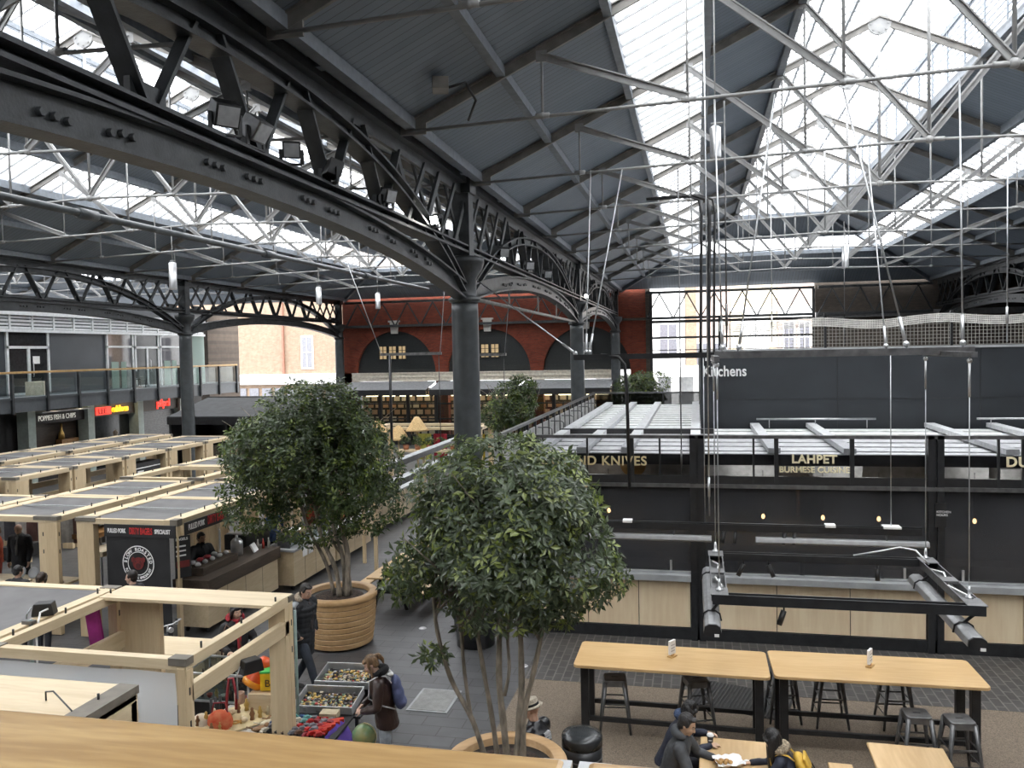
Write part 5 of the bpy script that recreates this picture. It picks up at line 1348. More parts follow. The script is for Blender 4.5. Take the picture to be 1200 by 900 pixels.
for n, (x0, x1, y0, y1, lab, kw) in enumerate((
    (-14.6, -12.45, 13.9, 16.2, 'grey-roofed stall with a wide plywood slab post left of the black banner', dict(posts='F', pw=.44, shelf=1.0)),
    (-16.9, -14.7, 13.9, 16.2, 'grey-roofed stall at the left edge with the bald man under it', dict(posts='FB', pw=.2, shelf=1.0)),
    (-14.6, -12.45, 16.25, 18.5, 'grey-roofed stall directly behind the one with the wide slab post', dict(posts='B', pw=.2)),
    (-12.0, -9.75, 16.25, 18.5, 'grey-roofed stall behind the black-bannered one, half under the tree', dict(posts='B', pw=.2)),
    (-12.0, -9.75, 18.9, 21.2, 'stall roof hidden behind the left tree, third in the counter row', dict(posts='FB', pw=.2)),
    (-12.2, -9.95, 22.0, 24.4, 'stall at the far end of the counter row behind the left tree', dict(posts='FB', pw=.2)),
    (-14.9, -12.5, 18.9, 21.2, 'bare birch frame with a slotted end post behind the grey roofs', dict(posts='FB', pw=.3, canvas=None, side_posts=True)),
    (-14.9, -12.5, 21.25, 23.5, 'birch stall with pale side panels just left of the tree crown', dict(posts='FB', pw=.3, side_posts=True)))):
    S2.append(stall(x0, x1, y0, y1, lab, G, **kw))
ys = [18.5, 20.65, 22.9, 25.1, 27.3]
names = ['nearest the left edge', 'with blue bottles on its sill', 'with black drawers and a white card', 'with a pale rail under its open side', 'by the left-hand column']
for n, (a, b) in enumerate(zip(ys[:-1], ys[1:])):
    stall(-20.2, -17.8, a, b - .1, 'grey-roofed birch stall in the middle row ' + names[n], G, posts='FB', pw=.35, side_posts=True, canvas='canvas')
stall(-20.2, -17.8, 27.3, 29.4, 'last birch stall of the middle row ' + names[4], G, posts='FB', pw=.35, side_posts=True)
for n, (a, b) in enumerate(((18.5, 21.3), (21.4, 24.2), (24.3, 27.1), (27.2, 30))):
    stall(-23.2, -21.1, a, b, '%s stall of the farthest row, in front of the shops' % ('leftmost', 'second', 'third', 'rightmost')[n], G, posts='FB', pw=.3, side_posts=True)
# far stall group with hanging hats and rails (seen between the trees)
stall(-13.6, -8.7, 33.0, 35.0, 'birch stall frame with coloured cloths in front of the far shops', G, canvas=None, posts='FB', pw=.22)
for n, (x, c, l) in enumerate(((-11.3, (.55, .55, .12), 'yellow-green cloth hanging in the far birch stall'), (-10.6, (.35, .02, .04), 'dark red cloth hanging in the far birch stall'), (-8.95, (.6, .45, .05), 'mustard cloth at the right post of the far birch stall'))):
    m = MB(); m.smooth = True; N = 10
    vs = [(x - .3 + .6 * i / N, 33.3 + .03 * math.sin(i * 1.8), 2.1 - 1.1 * j / 4) for j in range(5) for i in range(N + 1)]
    m.add(vs, [(j * (N + 1) + i, j * (N + 1) + i + 1, (j + 1) * (N + 1) + i + 1, (j + 1) * (N + 1) + i) for j in range(4) for i in range(N)])
    tag(m.build('hanging_cloth', mat('cloth_%d' % n, c, rough=.9), None, loc=(x, 33.3, 1.6)), l, 'cloth')
for n, (x, y, z) in enumerate(((-12.1, 32.3, 1.95), (-11.35, 32.5, 2.3), (-12.9, 32.0, 2.2))):
    m = MB(); m.lathe([(.5, 0), (.42, .08), (.25, .35), (.12, .55), (.001, .6)], (x, y, z), 18)
    tag(m.build('straw_shade', mat('woven_straw_%d' % n, (.55, .38, .18), rough=.9, var=.2, scale=30), None, loc=(x, y, z)), '%s woven straw shade on the stalls behind the left tree' % ('left', 'right', 'hidden')[n], 'straw shade')
    m = MB(); m.cyl((x, y, 0), (x, y, z + .02), .04, 8); tag(m.build('shade_pole', M['ply_z'], None, loc=(x, y, 0)), 'wooden pole carrying the %s woven straw shade' % ('left', 'right', 'hidden')[n], 'pole')
# dark sloping counter rails running from the column toward the viewer
for n, (x, ya, yb, z) in enumerate(((-8.6, 20.0, 30.5, 2.32), (-7.95, 19.2, 29.0, 2.05))):
    t = thing('canopy_frame', '%s long dark canopy beam running back beside the thick column' % ('upper', 'lower')[n], 'canopy', (x, 25, 0))
    m = MB(); m.b2(x - .12, x + .12, ya, yb, z - .1, z + .06); m.build('beam', M['iron'], t, world=True)
    m = MB(); m.b2(x - .13, x + .13, ya, yb, z + .06, z + .075); m.build('top_strip', M['concrete'], t, world=True)
    for y in (ya + .2, (ya + yb) / 2, yb - .2):
        m = MB(); m.b2(x - .04, x + .04, y - .04, y + .04, 0, z - .1); m.build('post', M['ply_z'], t, world=True)

# ------------------------------------------------------------------ counters in front of the second row
def counter(x0, x1, y0, y1, h, label, top, front='ply_y', th=.06, over=.05, plinth=True):
    t = thing('food_counter', label, 'counter', ((x0 + x1) / 2, (y0 + y1) / 2, 0), 0, 'plywood food counters')
    hx, hy = (x1 - x0) / 2, (y1 - y0) / 2
    m = MB(); m.b2(-hx, hx, -hy, hy, .14, h - th); m.build('body', M[front], t, bevel=.005)
    m = MB(); m.b2(-hx - over, hx + over, -hy - over, hy + over, h - th, h); m.build('worktop', top, t, bevel=.006)
    for k in range(1, 4):
        m = MB(); y = lerp(-hy, hy, k / 4); m.b2(hx, hx + .003, y - .004, y + .004, .16, h - th); m.build('panel_joint', M['plycap'], t)
    for a in (-hx + .12, hx - .12):
        for b in (-hy + .15, hy - .15):
            m = MB(); m.cyl((a - .02, b, .06), (a + .02, b, .06), .06, 12); m.bar((a, b, .06), (a, b, .15), .05, .03); m.build('castor', M['black'], t)
    return t
c1 = counter(-10.2, -9.5, 14.45, 17.25, 1.1, 'dark-topped counter in front of the bagel stall', M['darkwood'], th=.26)
c2 = counter(-9.95, -9.2, 17.45, 19.7, 1.0, 'grey-topped plywood counter with food trays behind the left tree trunks', M['concrete'])
c3 = counter(-9.95, -9.2, 19.8, 22.1, 1.0, 'pale-topped plywood counter just right of the left tree trunks', simple('pale_laminate', (.5, .5, .5), .35))
c4 = counter(-10.3, -9.55, 22.6, 25.2, 1.15, 'taller plywood counter at the far end of the row', M['darkwood'], th=.15)
c5 = counter(-10.3, -9.5, 25.3, 27.8, 1.1, 'farthest plywood counter, partly behind the middle tree', M['concrete'])
c6 = counter(-8.75, -7.4, 11.1, 11.75, .95, 'plywood cabinet on castors behind the open stall frame', M['ply'])

# ------------------------------------------------------------------ bar tables, stools, picnic tables
def bar_table(x, y, rz, label):
    t = thing('bar_table', label, 'bar table', (x, y, 0), rz, 'tall oak bar tables')
    L, W, H = 2.68, .98, 1.06
    m = MB(); r = .07; pts = []
    for cx, cy, a0 in ((L / 2 - r, W / 2 - r, 0), (-L / 2 + r, W / 2 - r, PI / 2), (-L / 2 + r, -W / 2 + r, PI), (L / 2 - r, -W / 2 + r, 1.5 * PI)):
        pts += [(cx + r * math.cos(a0 + PI / 2 * i / 4), cy + r * math.sin(a0 + PI / 2 * i / 4), 0) for i in range(5)]
    m.prism(pts, (0, 0, H - .045), (0, 0, H)); m.build('tabletop', M['tabletop'], t, bevel=.008)
    for sx_ in (-1, 1):
        for sy in (-1, 1):
            m = MB(); m.b2(sx_ * 1.2 - .055, sx_ * 1.2 + .055, sy * .3 - .055, sy * .3 + .055, 0, H - .045); m.build('leg', M['black'], t, bevel=.004)
        m = MB(); m.b2(sx_ * 1.2 - .03, sx_ * 1.2 + .03, -.3, .3, H - .12, H - .05); m.build('end_rail', M['black'], t)
    for sy in (-1, 1):
        m = MB(); m.b2(-1.2, 1.2, sy * .3 - .025, sy * .3 + .025, .2, .26); m.build('foot_rail', M['black'], t)
    return t
bar_table(-.40, 11.86, -.008, 'left oak bar table with a white card stand, nearest the middle tree')
bar_table(2.32, 11.95, .02, 'right oak bar table with steel stools under its far side')
def card(x, y, z, rz, lab):
    t = thing('card_holder', lab, 'card stand', (x, y, z), rz); t.scale = (1.35, 1.35, 1.4)
    m = MB(); m.b2(-.05, .05, -.012, .012, .03, .17); m.build('card', M['white'], t)
    m = MB(); m.b2(-.05, .05, -.03, .03, 0, .012); m.b2(-.02, .02, -.015, .015, .012, .03); m.build('base', M['oak'], t)
    m = MB()
    for k in range(3): m.b2(-.035, .035, -.0135, -.012, .06 + k * .03, .07 + k * .03)
    m.build('print', simple('grey_print', (.45, .45, .46), .6), t)
card(-.38, 11.92, 1.061, 1.0, 'white table card on the left bar table')
card(2.3, 12.0, 1.061, 1.1, 'white table card on the right bar table')
def stool0(label):
    t = thing('bar_stool', label, 'stool', (0, 0, 0), 0, 'steel bar stools around the bar tables')
    H = .76
    m = MB(); r = .05; S = .155; pts = []
    for cx, cy, a0 in ((S - r, S - r, 0), (-S + r, S - r, PI / 2), (-S + r, -S + r, PI), (S - r, -S + r, 1.5 * PI)):
        pts += [(cx + r * math.cos(a0 + PI / 2 * i / 4), cy + r * math.sin(a0 + PI / 2 * i / 4), 0) for i in range(5)]
    m.prism(pts, (0, 0, H - .03), (0, 0, H)); s = m.build('seat', M['gunmetal'], t, bevel=.01)
    m = MB(); m.b2(-.045, .045, -.01, .01, H, H + .002); m.build('hand_slot', M['black'], s)
    m = MB()
    for q in ((-.15, .15, -.155, -.145), (-.15, .15, .145, .155), (-.155, -.145, -.15, .15), (.145, .155, -.15, .15)): m.b2(*q, H - .09, H - .02)
    m.build('apron', M['gunmetal'], t)
    for sx_ in (-1, 1):
        for sy in (-1, 1):
            m = MB(); a = V((sx_ * .13, sy * .13, H - .03)); b = V((sx_ * .22, sy * .22, 0))
            m.tube([a, b], [.036, .017], 6); m.build('leg', M['gunmetal'], t)
    for z, k in ((.22, .197), (.42, .172)):
        m = MB()
        for s in (-1, 1): m.bar((-k, s * k, z), (k, s * k, z), .008, .022); m.bar((s * k, -k, z), (s * k, k, z), .008, .022)
        m.build('foot_ring', M['gunmetal'], t)
    return t
st0 = None
for x, y, rz, lab in ((-1.2, 11.8, .1, 'steel stool under the left end of the left bar table'), (-.05, 11.95, .35, 'steel stool behind the dark-haired couple at the left bar table'),
                      (1.2, 12.55, .1, 'steel stool at the near left of the right bar table, mostly hidden by the tabletop'), (1.85, 12.5, .05, 'steel stool under the middle of the right bar table'),
                      (2.75, 12.6, .1, 'steel stool behind the far side of the right bar table, third from its left end'),
                      (2.72, 11.28, .05, 'front steel stool left of the one by the end leg of the right bar table'), (3.2, 11.2, .12, 'front steel stool at the right end leg of the right bar table')):
    if st0 is None: st0 = stool0(lab); st0.location = (x, y, 0); st0.rotation_euler.z = rz
    else: dup(st0, (x, y, 0), rz, lab)
def picnic0(label):
    t = thing('picnic_table', label, 'picnic table', (0, 0, 0), 0, 'oak picnic tables with benches')
    L = 2.2
    for nm, x0, x1, z in (('tabletop', -.42, .42, .75), ('bench_seat', -.86, -.58, .46), ('bench_seat', .58, .86, .46)):
        m = MB(); m.b2(x0, x1, 0, L, z - .04, z); m.build(nm, M['tabletop_y'], t, bevel=.012)
    for y in (.3, L - .3):
        for s in (-1, 1):
            m = MB(); m.bar((s * .18, y, .72), (s * .38, y, 0), .07, .07); m.build('leg', M['black'], t)
        m = MB(); m.b2(-.78, .78, y - .03, y + .03, .34, .42); m.build('cross_bar', M['black'], t)
        m = MB(); m.b2(-.36, .36, y - .03, y + .03, .65, .71); m.build('top_bar', M['black'], t)
    m = MB(); m.b2(-.03, .03, .3, L - .3, .35, .4); m.build('centre_beam', M['black'], t)
    return t
pc = picnic0('oak picnic table with a bench, seen through the middle tree'); pc.location = (-6.5, 16.3, 0)
dup(pc, (-6.45, 19.2, 0), 0, 'second oak picnic table, behind the first one and screened by leaves')
dup(pc, (.36, 7.95, 0), -.03, 'picnic table where the couple and the woman with the yellow backpack sit')
dup(pc, (2.32, 8.15, 0), -.02, 'empty picnic table top at the bottom right corner')
# bins
def bin_(x, y, R, H, lab, dome):
    t = thing('litter_bin', lab, 'bin', (x, y, 0))
    m = MB(); m.lathe([(R, 0), (R, H * .62), (R * .97, H * .63), (R, H * .64), (R, H * .86)], seg=32); m.build('drum', M['blacksteel'], t)
    m = MB(); m.lathe([(R * 1.02, H * .86), (R * 1.02, H * .97), (R * .98, H)] + ([(R * .6, H * 1.02), (.001, H * 1.025)] if dome else [(R * .8, H), (R * .75, H * .9), (.001, H * .88)]), seg=32); m.build('lid', mat('satin_black_lid_%d' % dome, (.03, .033, .035), rough=.25), t)
    m = MB(); m.lathe([(R * 1.015, H * .7), (R * 1.015, H * .72), (R, H * .72)], seg=32); m.build('band', M['gunmetal'], t)
    m = MB(); m.b2(R * .45, R * .75, -R * .98, -R * .85, .02, H * .7); m.build('slot', M['black'], t)
bin_(-1.38, 9.62, .24, .92, 'round black litter bin beside the wooden planter at the bottom centre', True)
bin_(-4.12, 14.85, .36, 1.05, 'tall round black bin behind the stems of the middle tree', False)
# ------------------------------------------------------------------ the viewer's own handrail
t = thing('oak_handrail', 'broad varnished oak handrail across the bottom of the picture', 'handrail', (-.6, .8, 5.0))
m = MB(); m.b2(-2.6, -.145, .70, .885, 4.985, 5.05); m.build('rail', M['oakgold'], t, world=True, bevel=.007)
m = MB(); m.b2(-.12, 2.2, .70, .885, 4.985, 5.05); m.build('rail', M['oakgold'], t, world=True, bevel=.007)
m = MB(); m.b2(-.170, -.138, .705, .8855, 4.99, 5.047); m.build('joint_plate', M['steel'], t, world=True)
m = MB(); m.b2(-.130, -.095, .705, .8855, 4.99, 5.047); m.build('joint_plate', M['steel'], t, world=True)
m = MB(); m.b2(-2.6, 2.2, .78, .80, 3.95, 4.98); m.build('glass_panel', M['clear'], t, world=True)
for x in (-2.4, -1.2, 0, 1.2):
    m = MB(); m.b2(x - .02, x + .02, .76, .82, 3.9, 4.99); m.build('baluster', M['iron'], t, world=True)
m = MB(); m.b2(-4, 4, -3, .9, 3.6, 3.92); struct('floor_gallery', m, M['fascia'])
# ------------------------------------------------------------------ people
def remesh(mb, name, mats, parent, voxel=.012, smooth_it=2, paint=None, decim=None):
    """one continuous surface from overlapping islands"""
    o = mb.build(name, mats, None)
    r = o.modifiers.new('r', 'REMESH'); r.mode = 'VOXEL'; r.voxel_size = voxel; r.use_smooth_shade = True
    if smooth_it:
        s = o.modifiers.new('s', 'SMOOTH'); s.iterations = smooth_it; s.factor = .5
    dg = bpy.context.evaluated_depsgraph_get()
    me = bpy.data.meshes.new_from_object(o.evaluated_get(dg))
    old = o.data
    bpy.data.objects.remove(o); bpy.data.meshes.remove(old)
    me.name = name; me.materials.clear()
    for q in (mats if isinstance(mats, (list, tuple)) else [mats]): me.materials.append(q)
    n = len(me.polygons)
    if paint:
        idx = [paint(p.center) for p in me.polygons]
        me.polygons.foreach_set('material_index', idx)
    else: me.polygons.foreach_set('material_index', [0] * n)
    me.polygons.foreach_set('use_smooth', [True] * n); me.update()
    ob = bpy.data.objects.new(name, me); COL.objects.link(ob)
    if parent is not None: ob.parent = parent
    return ob
SKIN = {'fair': (.56, .36, .27), 'light': (.50, .31, .22), 'asian': (.52, .34, .23), 'tan': (.36, .2, .13)}
def skinmats(k, lip=(.40, .16, .13), brow=(.04, .025, .02)):
    key = 'skin_' + k
    if key not in M: M[key] = mat(key, SKIN[k], rough=.5, var=.06, scale=12)
    lm = simple('lip_' + k, tuple(.75 * a + .25 * b for a, b in zip(lip, SKIN[k])), .45)
    bm = simple('brow_dark', (.10, .06, .045), .6)
    em = simple('eye_white', (.6, .58, .55), .3)
    return [M[key], lm, bm, em]
def limb(m, pts, rs, seg=12, sub=4):
    P = [V(p) for p in pts]; N = len(P); Q = []; RR = []
    for i in range(N - 1):
        p0 = P[max(i - 1, 0)]; p1 = P[i]; p2 = P[i + 1]; p3 = P[min(i + 2, N - 1)]
        for k in range(sub):
            u = k / sub
            Q.append(p1.lerp(p2, u) * .55 + .45 * (.5 * ((2 * p1) + (p2 - p0) * u + (2 * p0 - 5 * p1 + 4 * p2 - p3) * u * u + (3 * p1 - p0 - 3 * p2 + p3) * u ** 3)))
            RR.append(lerp(rs[i], rs[i + 1], u))
    Q.append(P[-1]); RR.append(rs[-1])
    m.tube(Q, RR, seg)
    m.ball(Q[0], RR[0], seg, 6); m.ball(Q[-1], RR[-1], seg, 6)
def torso(m, secs, front):
    """secs: list of (centre, halfwidth, halfdepth, right vector)"""
    seg = 18; vs = []; fs = []
    n = len(secs)
    for c, w_, d, rt in secs:
        c = V(c); rt = V(rt).normalized(); up = V((0, 0, 1)); fr = up.cross(rt).normalized()
        for k in range(seg):
            a = 2 * PI * k / seg
            vs.append(c + rt * (w_ * math.cos(a)) + fr * (d * math.sin(a)))
    for i in range(n - 1):
        for k in range(seg):
            k2 = (k + 1) % seg; fs.append((i * seg + k, i * seg + k2, (i + 1) * seg + k2, (i + 1) * seg + k))
    fs.append(tuple(reversed(range(seg)))); fs.append(tuple((n - 1) * seg + k for k in range(seg)))
    m.smooth = True; m.add(vs, fs); m.smooth = False
def hand(m, wrist, d, nrm, side, curl=.5, s=1.0, spread=.28):
    """palm and five separate fingers. d: direction of the hand, nrm: back-of-hand normal, side: +1 when the thumb is toward d x nrm"""
    w_ = V(wrist); d = V(d).normalized(); nrm = V(nrm); nrm = (nrm - d * nrm.dot(d)).normalized(); sd = d.cross(nrm) * side
    pc = w_ + d * .048 * s
    Mx = Matrix((sd, d, nrm)).transposed()
    m.ball(pc, (.042 * s, .055 * s, .017 * s), 12, 8, M=Mx)
    m.tube([w_ - d * .02, w_ + d * .03], [.026 * s, .03 * s], 10, flat=.75)
    for k, (off, ln) in enumerate(((.032, .072), (.011, .082), (-.011, .076), (-.031, .06))):
        b = w_ + d * .088 * s + sd * off * s
        dd = (d + sd * off * spread * 8 * .6).normalized()
        pts = [b - dd * .02]; p = b; ang = 0
        for j, f in enumerate((.45, .32, .23)):
            ang += curl * (.55, .75, .6)[j]
            e = dd * math.cos(ang) - nrm * math.sin(ang)
            pts.append(p); p = p + e * ln * f * s
        pts.append(p)
        m.tube(pts, [.0095 * s, .0095 * s, .0088 * s, .008 * s, .0065 * s], 8); m.ball(p, .0065 * s, 6, 4)
    b = w_ + d * .022 * s + sd * .030 * s
    e1 = (sd * .75 + d * .65 - nrm * .2).normalized(); e2 = (sd * .25 + d * .9 - nrm * (.25 + curl * .3)).normalized()
    m.tube([b, b + e1 * .036 * s, b + e1 * .036 * s + e2 * .03 * s, b + e1 * .036 * s + e2 * .052 * s], [.0135 * s, .0115 * s, .0098 * s, .0075 * s], 8)
def rotm(yaw, pitch, roll=0):
    """head frame: local +Y is the face; pitch>0 looks down"""
    return Matrix.Rotation(yaw, 3, 'Z') @ Matrix.Rotation(-pitch, 3, 'X') @ Matrix.Rotation(roll, 3, 'Y')
def head_shape(m, c, Rm, s=1.0, sex='m'):
    c = V(c); P = lambda x, y, z: c + Rm @ (V((x, y, z)) * s)
    m.ball(P(0, -.012, .032), (.078 * s, .097 * s, .086 * s), 18, 12, M=Rm)       # skull
    m.ball(P(0, .026, -.02), (.066 * s, .066 * s, .082 * s), 16, 10, M=Rm)       # face
    m.ball(P(0, .044, -.072), (.04 * s, .038 * s, .036 * s), 12, 8, M=Rm)       # jaw
    m.ball(P(0, .072, -.088), (.021 * s, .018 * s, .018 * s), 10, 6, M=Rm)      # chin
    m.ball(P(0, .078, .03), (.05 * s, .016 * s, .012 * s), 10, 6, M=Rm)         # brow ridge
    m.tube([P(0, .085, .018), P(0, .101, -.008), P(0, .109, -.024)], [.008 * s, .011 * s, .0135 * s], 8); m.ball(P(0, .108, -.025), .0135 * s, 8, 6)
    for sx_ in (-1, 1):
        m.ball(P(sx_ * .012, .098, -.03), .009 * s, 8, 6)
        m.ball(P(sx_ * .04, .072, -.018), (.02 * s, .016 * s, .02 * s), 8, 6, M=Rm)  # cheek
        m.ball(P(sx_ * .079, -.012, -.004), (.009 * s, .02 * s, .032 * s), 8, 6, M=Rm)  # ear
    m.ball(P(0, .089, -.056), (.022 * s, .010 * s, .007 * s), 10, 6, M=Rm); m.ball(P(0, .087, -.066), (.019 * s, .010 * s, .007 * s), 10, 6, M=Rm)  # lips
def head_paint(c, Rm, s=1.0):
    c = V(c); Ri = Rm.transposed()
    def f(p):
        q = Ri @ (V(p) - c) / s
        if abs(q.x) < .08 and q.y > .045:
            if abs(q.x) < .024 and -.074 < q.z < -.050 and q.y > .07: return 1
            ax = abs(q.x)
            if .018 < ax < .048 and .033 < q.z - .1 * (.03 - abs(ax - .03)) < .041: return 2
            if .021 < ax < .041 and .008 < q.z < .018:
                return 2 if .025 < ax < .037 else 3
        return 0
    return f
def person(label, loc, rz, look=(0, .2), H=1.72, sit=None, lean=0.0, legs=None, arms=None, top=(.02, .02, .022), bottom=(.02, .022, .028), hair=(.02, .014, .01), hair_style='short', skin='light', coat_len=.0, bulk=1.0, hood=None, inner=None, shoe=(.02, .02, .02), quilt=0.0, voxel=.012, hand_curl=.6, sex='m', top_rough=.7, group=None, show_legs=True, hips_h=None, twist=0.0, head_fwd=0.0):
    """facing +Y. legs: [(knee, ankle)] right,left relative to the hip; arms: [(elbow, wrist, hand_dir, back_normal)] relative to the shoulder"""
    t = thing('person', label, 'person', loc, rz, group)
    k = H / 1.75
    hip = V((0, 0, (sit if sit else .93 * k)))
    ax = V((0, math.sin(lean), math.cos(lean)))
    chest = hip + ax * .36 * k; sh = hip + ax * .52 * k; nk = hip + ax * .58 * k
    yaw, pitch = look
    Rm = rotm(yaw, pitch)
    headc = nk + V((0, math.sin(lean + .2) * .05 + head_fwd, .11 * k)) + Rm @ V((0, .02, .02))
    hs = .98 * k if sex == 'm' else .95 * k
    rt = Matrix.Rotation(twist, 3, 'Z') @ V((1, 0, 0))
    sw = .195 * k if sex == 'm' else .172 * k
    SH = [sh + rt * (s * sw) + V((0, 0, -.03)) for s in (1, -1)]
    HP = [hip + V((s * .095 * k, 0, 0)) for s in (1, -1)]
    if arms is None: arms = [((.06, .0, -.29), (.04, .08, -.54), (0, .2, -1), (1, 0, 0)), ((-.06, .0, -.29), (-.04, .08, -.54), (0, .2, -1), (-1, 0, 0))]
    if legs is None: legs = [((.01, .02, -.44), (.0, .0, -.85)), ((-.01, .02, -.44), (.0, .0, -.85))]
    fr = V((0, 0, 1)).cross(rt)
    # body
    b = MB()
    head_shape(b, headc, Rm, hs, sex)
    limb(b, [nk - ax * .05, nk.lerp(headc, .5), headc + Rm @ V((0, -.03, -.03))], [.062 * k, .054 * k, .052 * k], 12)
    torso(b, [(hip - ax * .08, .12 * k, .09 * k, (1, 0, 0)), (hip, .145 * k, .10 * k, (1, 0, 0)), (hip.lerp(chest, .5), .125 * k, .088 * k, (1, 0, 0)), (chest, .15 * k, .10 * k, rt), (sh - ax * .03, .15 * k, .085 * k, rt), (nk, .06 * k, .055 * k, rt)], None)
    AR = []
    for i, (el, wr, hd, hn) in enumerate(arms):
        S = SH[i]; E = S + V(el) * k; W = S + V(wr) * k
        limb(b, [S - rt * (.05 * (1 if i == 0 else -1)), S, E, W], [.05 * k, .05 * k, .04 * k, .027 * k], 10)
        hand(b, W, hd, hn, 1 if i == 0 else -1, hand_curl, k * (1.0 if sex == 'm' else .92))
        AR.append((S, E, W))
    LG = []
    for i, (kn, an) in enumerate(legs):
        P = HP[i]; K = P + V(kn) * k; A = P + V(an) * k
        limb(b, [P, K, A], [.075 * k, .052 * k, .036 * k], 10)
        LG.append((P, K, A))
    remesh(b, 'body', skinmats(skin), t, min(voxel, .0085), 1, head_paint(headc, Rm, hs))
    # top
    c = MB()
    bot = hip - ax * (.10 + coat_len) * k if sit is None else hip - ax * (.06) * k
    B = bulk
    secs = [(bot, .19 * k * B, .145 * k * B, (1, 0, 0)), (hip, .182 * k * B, .14 * k * B, (1, 0, 0)), (hip.lerp(chest, .5), .168 * k * B, .13 * k * B, (1, 0, 0)), (chest, .19 * k * B, .14 * k * B, rt), (sh - ax * .06, .19 * k * B, .125 * k * B, rt), (sh + ax * .01, .15 * k, .095 * k, rt), (nk + ax * .015, .072 * k, .068 * k, rt)]
    torso(c, secs, None)
    for i, (S, E, W) in enumerate(AR):
        s = 1 if i == 0 else -1
        limb(c, [S - rt * (.07 * s), S, S.lerp(E, .5), E, E.lerp(W, .6), W - (W - E).normalized() * .02], [.07 * k * B, .072 * k * B, .066 * k * B, .058 * k * B, .05 * k * B, .043 * k * B], 12)
    if sit is not None and coat_len > .1:
        for P, K, A in LG: limb(c, [P, P.lerp(K, .55)], [.11 * k, .10 * k], 10)
    if quilt:
        pass
    tm = mat('garment', top, rough=top_rough, var=.18, scale=10, bump=.35 if quilt == 0 else .25, bscale=14)
    o = remesh(c, 'coat' if coat_len > .1 else 'jacket', tm, t, voxel, 2)
    me = o.data
    if quilt:
        for v in me.vertices:
            d = v.co - hip; q = d.dot(ax)
            v.co += v.normal * (.010 * (abs(math.sin(q * PI / .085)) ** .6) - .004)
    else:
        for v in me.vertices:
            n3 = noise.noise(V(v.co) * 13 + V(loc)); v.co += v.normal * (.008 * n3)
    if inner:
        m = MB(); q = nk + fr * .05
        m.prism([sh + fr * .105 + rt * -.03 + ax * .02, sh + fr * .105 + rt * .03 + ax * .02, chest + fr * .155 * B + rt * .035, hip.lerp(chest, .3) + fr * .15 * B + rt * .02, hip.lerp(chest, .3) + fr * .15 * B - rt * .02, chest + fr * .155 * B - rt * .035], fr * -.03, fr * .004)
        limb(m, [nk + ax * .0 + rt * .06, nk + fr * .07, nk + rt * -.06], [.03, .032, .03], 8)
        remesh(m, 'scarf' if inner[1] == 's' else 'shirt_front', mat('inner_garment', inner[0], rough=.8, bump=.3), t, .01, 1)
    # trousers
    if show_legs:
        l = MB()
        torso(l, [(hip + ax * .06, .155 * k, .115 * k, (1, 0, 0)), (hip, .165 * k, .125 * k, (1, 0, 0)), (hip - ax * .07, .16 * k, .12 * k, (1, 0, 0))], None)
        for P, K, A in LG:
            limb(l, [P, P.lerp(K, .5), K, K.lerp(A, .4), A + (K - A).normalized() * .03], [.098 * k, .086 * k, .068 * k, .064 * k, .052 * k], 12)
        remesh(l, 'trousers', mat('trouser_cloth', bottom, rough=.8, var=.2, scale=9, bump=.3, bscale=16), t, voxel, 2)
        for P, K, A in LG:
            sm = MB(); sm.ball(A + V((0, .015, -.03)), (.042, .05, .048), 12, 8); sm.ball(A + V((0, .09, -.052)), (.045, .10, .032), 12, 8); sm.b2(A.x - .042, A.x + .042, A.y - .05, A.y + .18, A.z - .085, A.z - .065)
            remesh(sm, 'shoe', simple('shoe_%d' % int(shoe[0] * 1000), shoe, .4), t, .01, 1)
    # hair
    hm = mat('hair', hair, rough=.45, var=.35, scale=40, bump=.6, bscale=70, stretch=(1, 1, .2))
    h = MB(); P_ = lambda x, y, z: headc + Rm @ (V((x, y, z)) * hs)
    if hair_style != 'bald':
        top_h = .012 if hair_style == 'cropped' else .02
        h.ball(P_(0, -.034, .048), ((.081 + top_h * .4) * hs, (.090 + top_h * .3) * hs, (.078 + top_h) * hs), 18, 10, M=Rm)
        h.ball(P_(0, -.055, -.01), (.08 * hs, .062 * hs, .075 * hs), 14, 8, M=Rm)
        if hair_style in ('short', 'cropped'):
            h.ball(P_(0, .040, .104), (.060 * hs, .042 * hs, .022 * hs), 12, 8, M=Rm)
            for s in (-1, 1): h.ball(P_(s * .078, .0, .035), (.012 * hs, .035 * hs, .04 * hs), 8, 6, M=Rm)
        if hair_style == 'ponytail':
            h.ball(P_(0, .04, .085), (.066 * hs, .05 * hs, .032 * hs), 12, 8, M=Rm)
            limb(h, [P_(0, -.10, .06), P_(.02, -.15, .045), P_(.03, -.165, -.03), P_(.03, -.15, -.09)], [.034, .036, .028, .012], 10)
            for s in (-1, 1): limb(h, [P_(s * .07, .03, .03), P_(s * .078, .035, -.04), P_(s * .07, .06, -.14), P_(s * .07, .07, -.26)], [.018, .016, .02, .008], 8)
        if hair_style == 'long':
            h.ball(P_(0, .035, .08), (.072 * hs, .05 * hs, .04 * hs), 12, 8, M=Rm)
            down = V((0, 0, -1))
            for a in range(-5, 6):
                an = a / 5 * 2.0
                p0 = P_(math.sin(an) * .082, -.02 - math.cos(an) * .075, .03)
                p1 = p0 + down * .12 + Rm @ V((math.sin(an) * .025, -math.cos(an) * .03, 0))
                p2 = p1 + down * .14 + Rm @ V((math.sin(an) * .01, -.0, 0))
                limb(h, [p0, p1, p2, p2 + down * .07], [.034, .038, .03, .012], 8)
            for s in (-1, 1): limb(h, [P_(s * .05, .06, .09), P_(s * .085, .045, .0), P_(s * .085, .04, -.1), P_(s * .07, .05, -.22)], [.022, .024, .026, .01], 8)
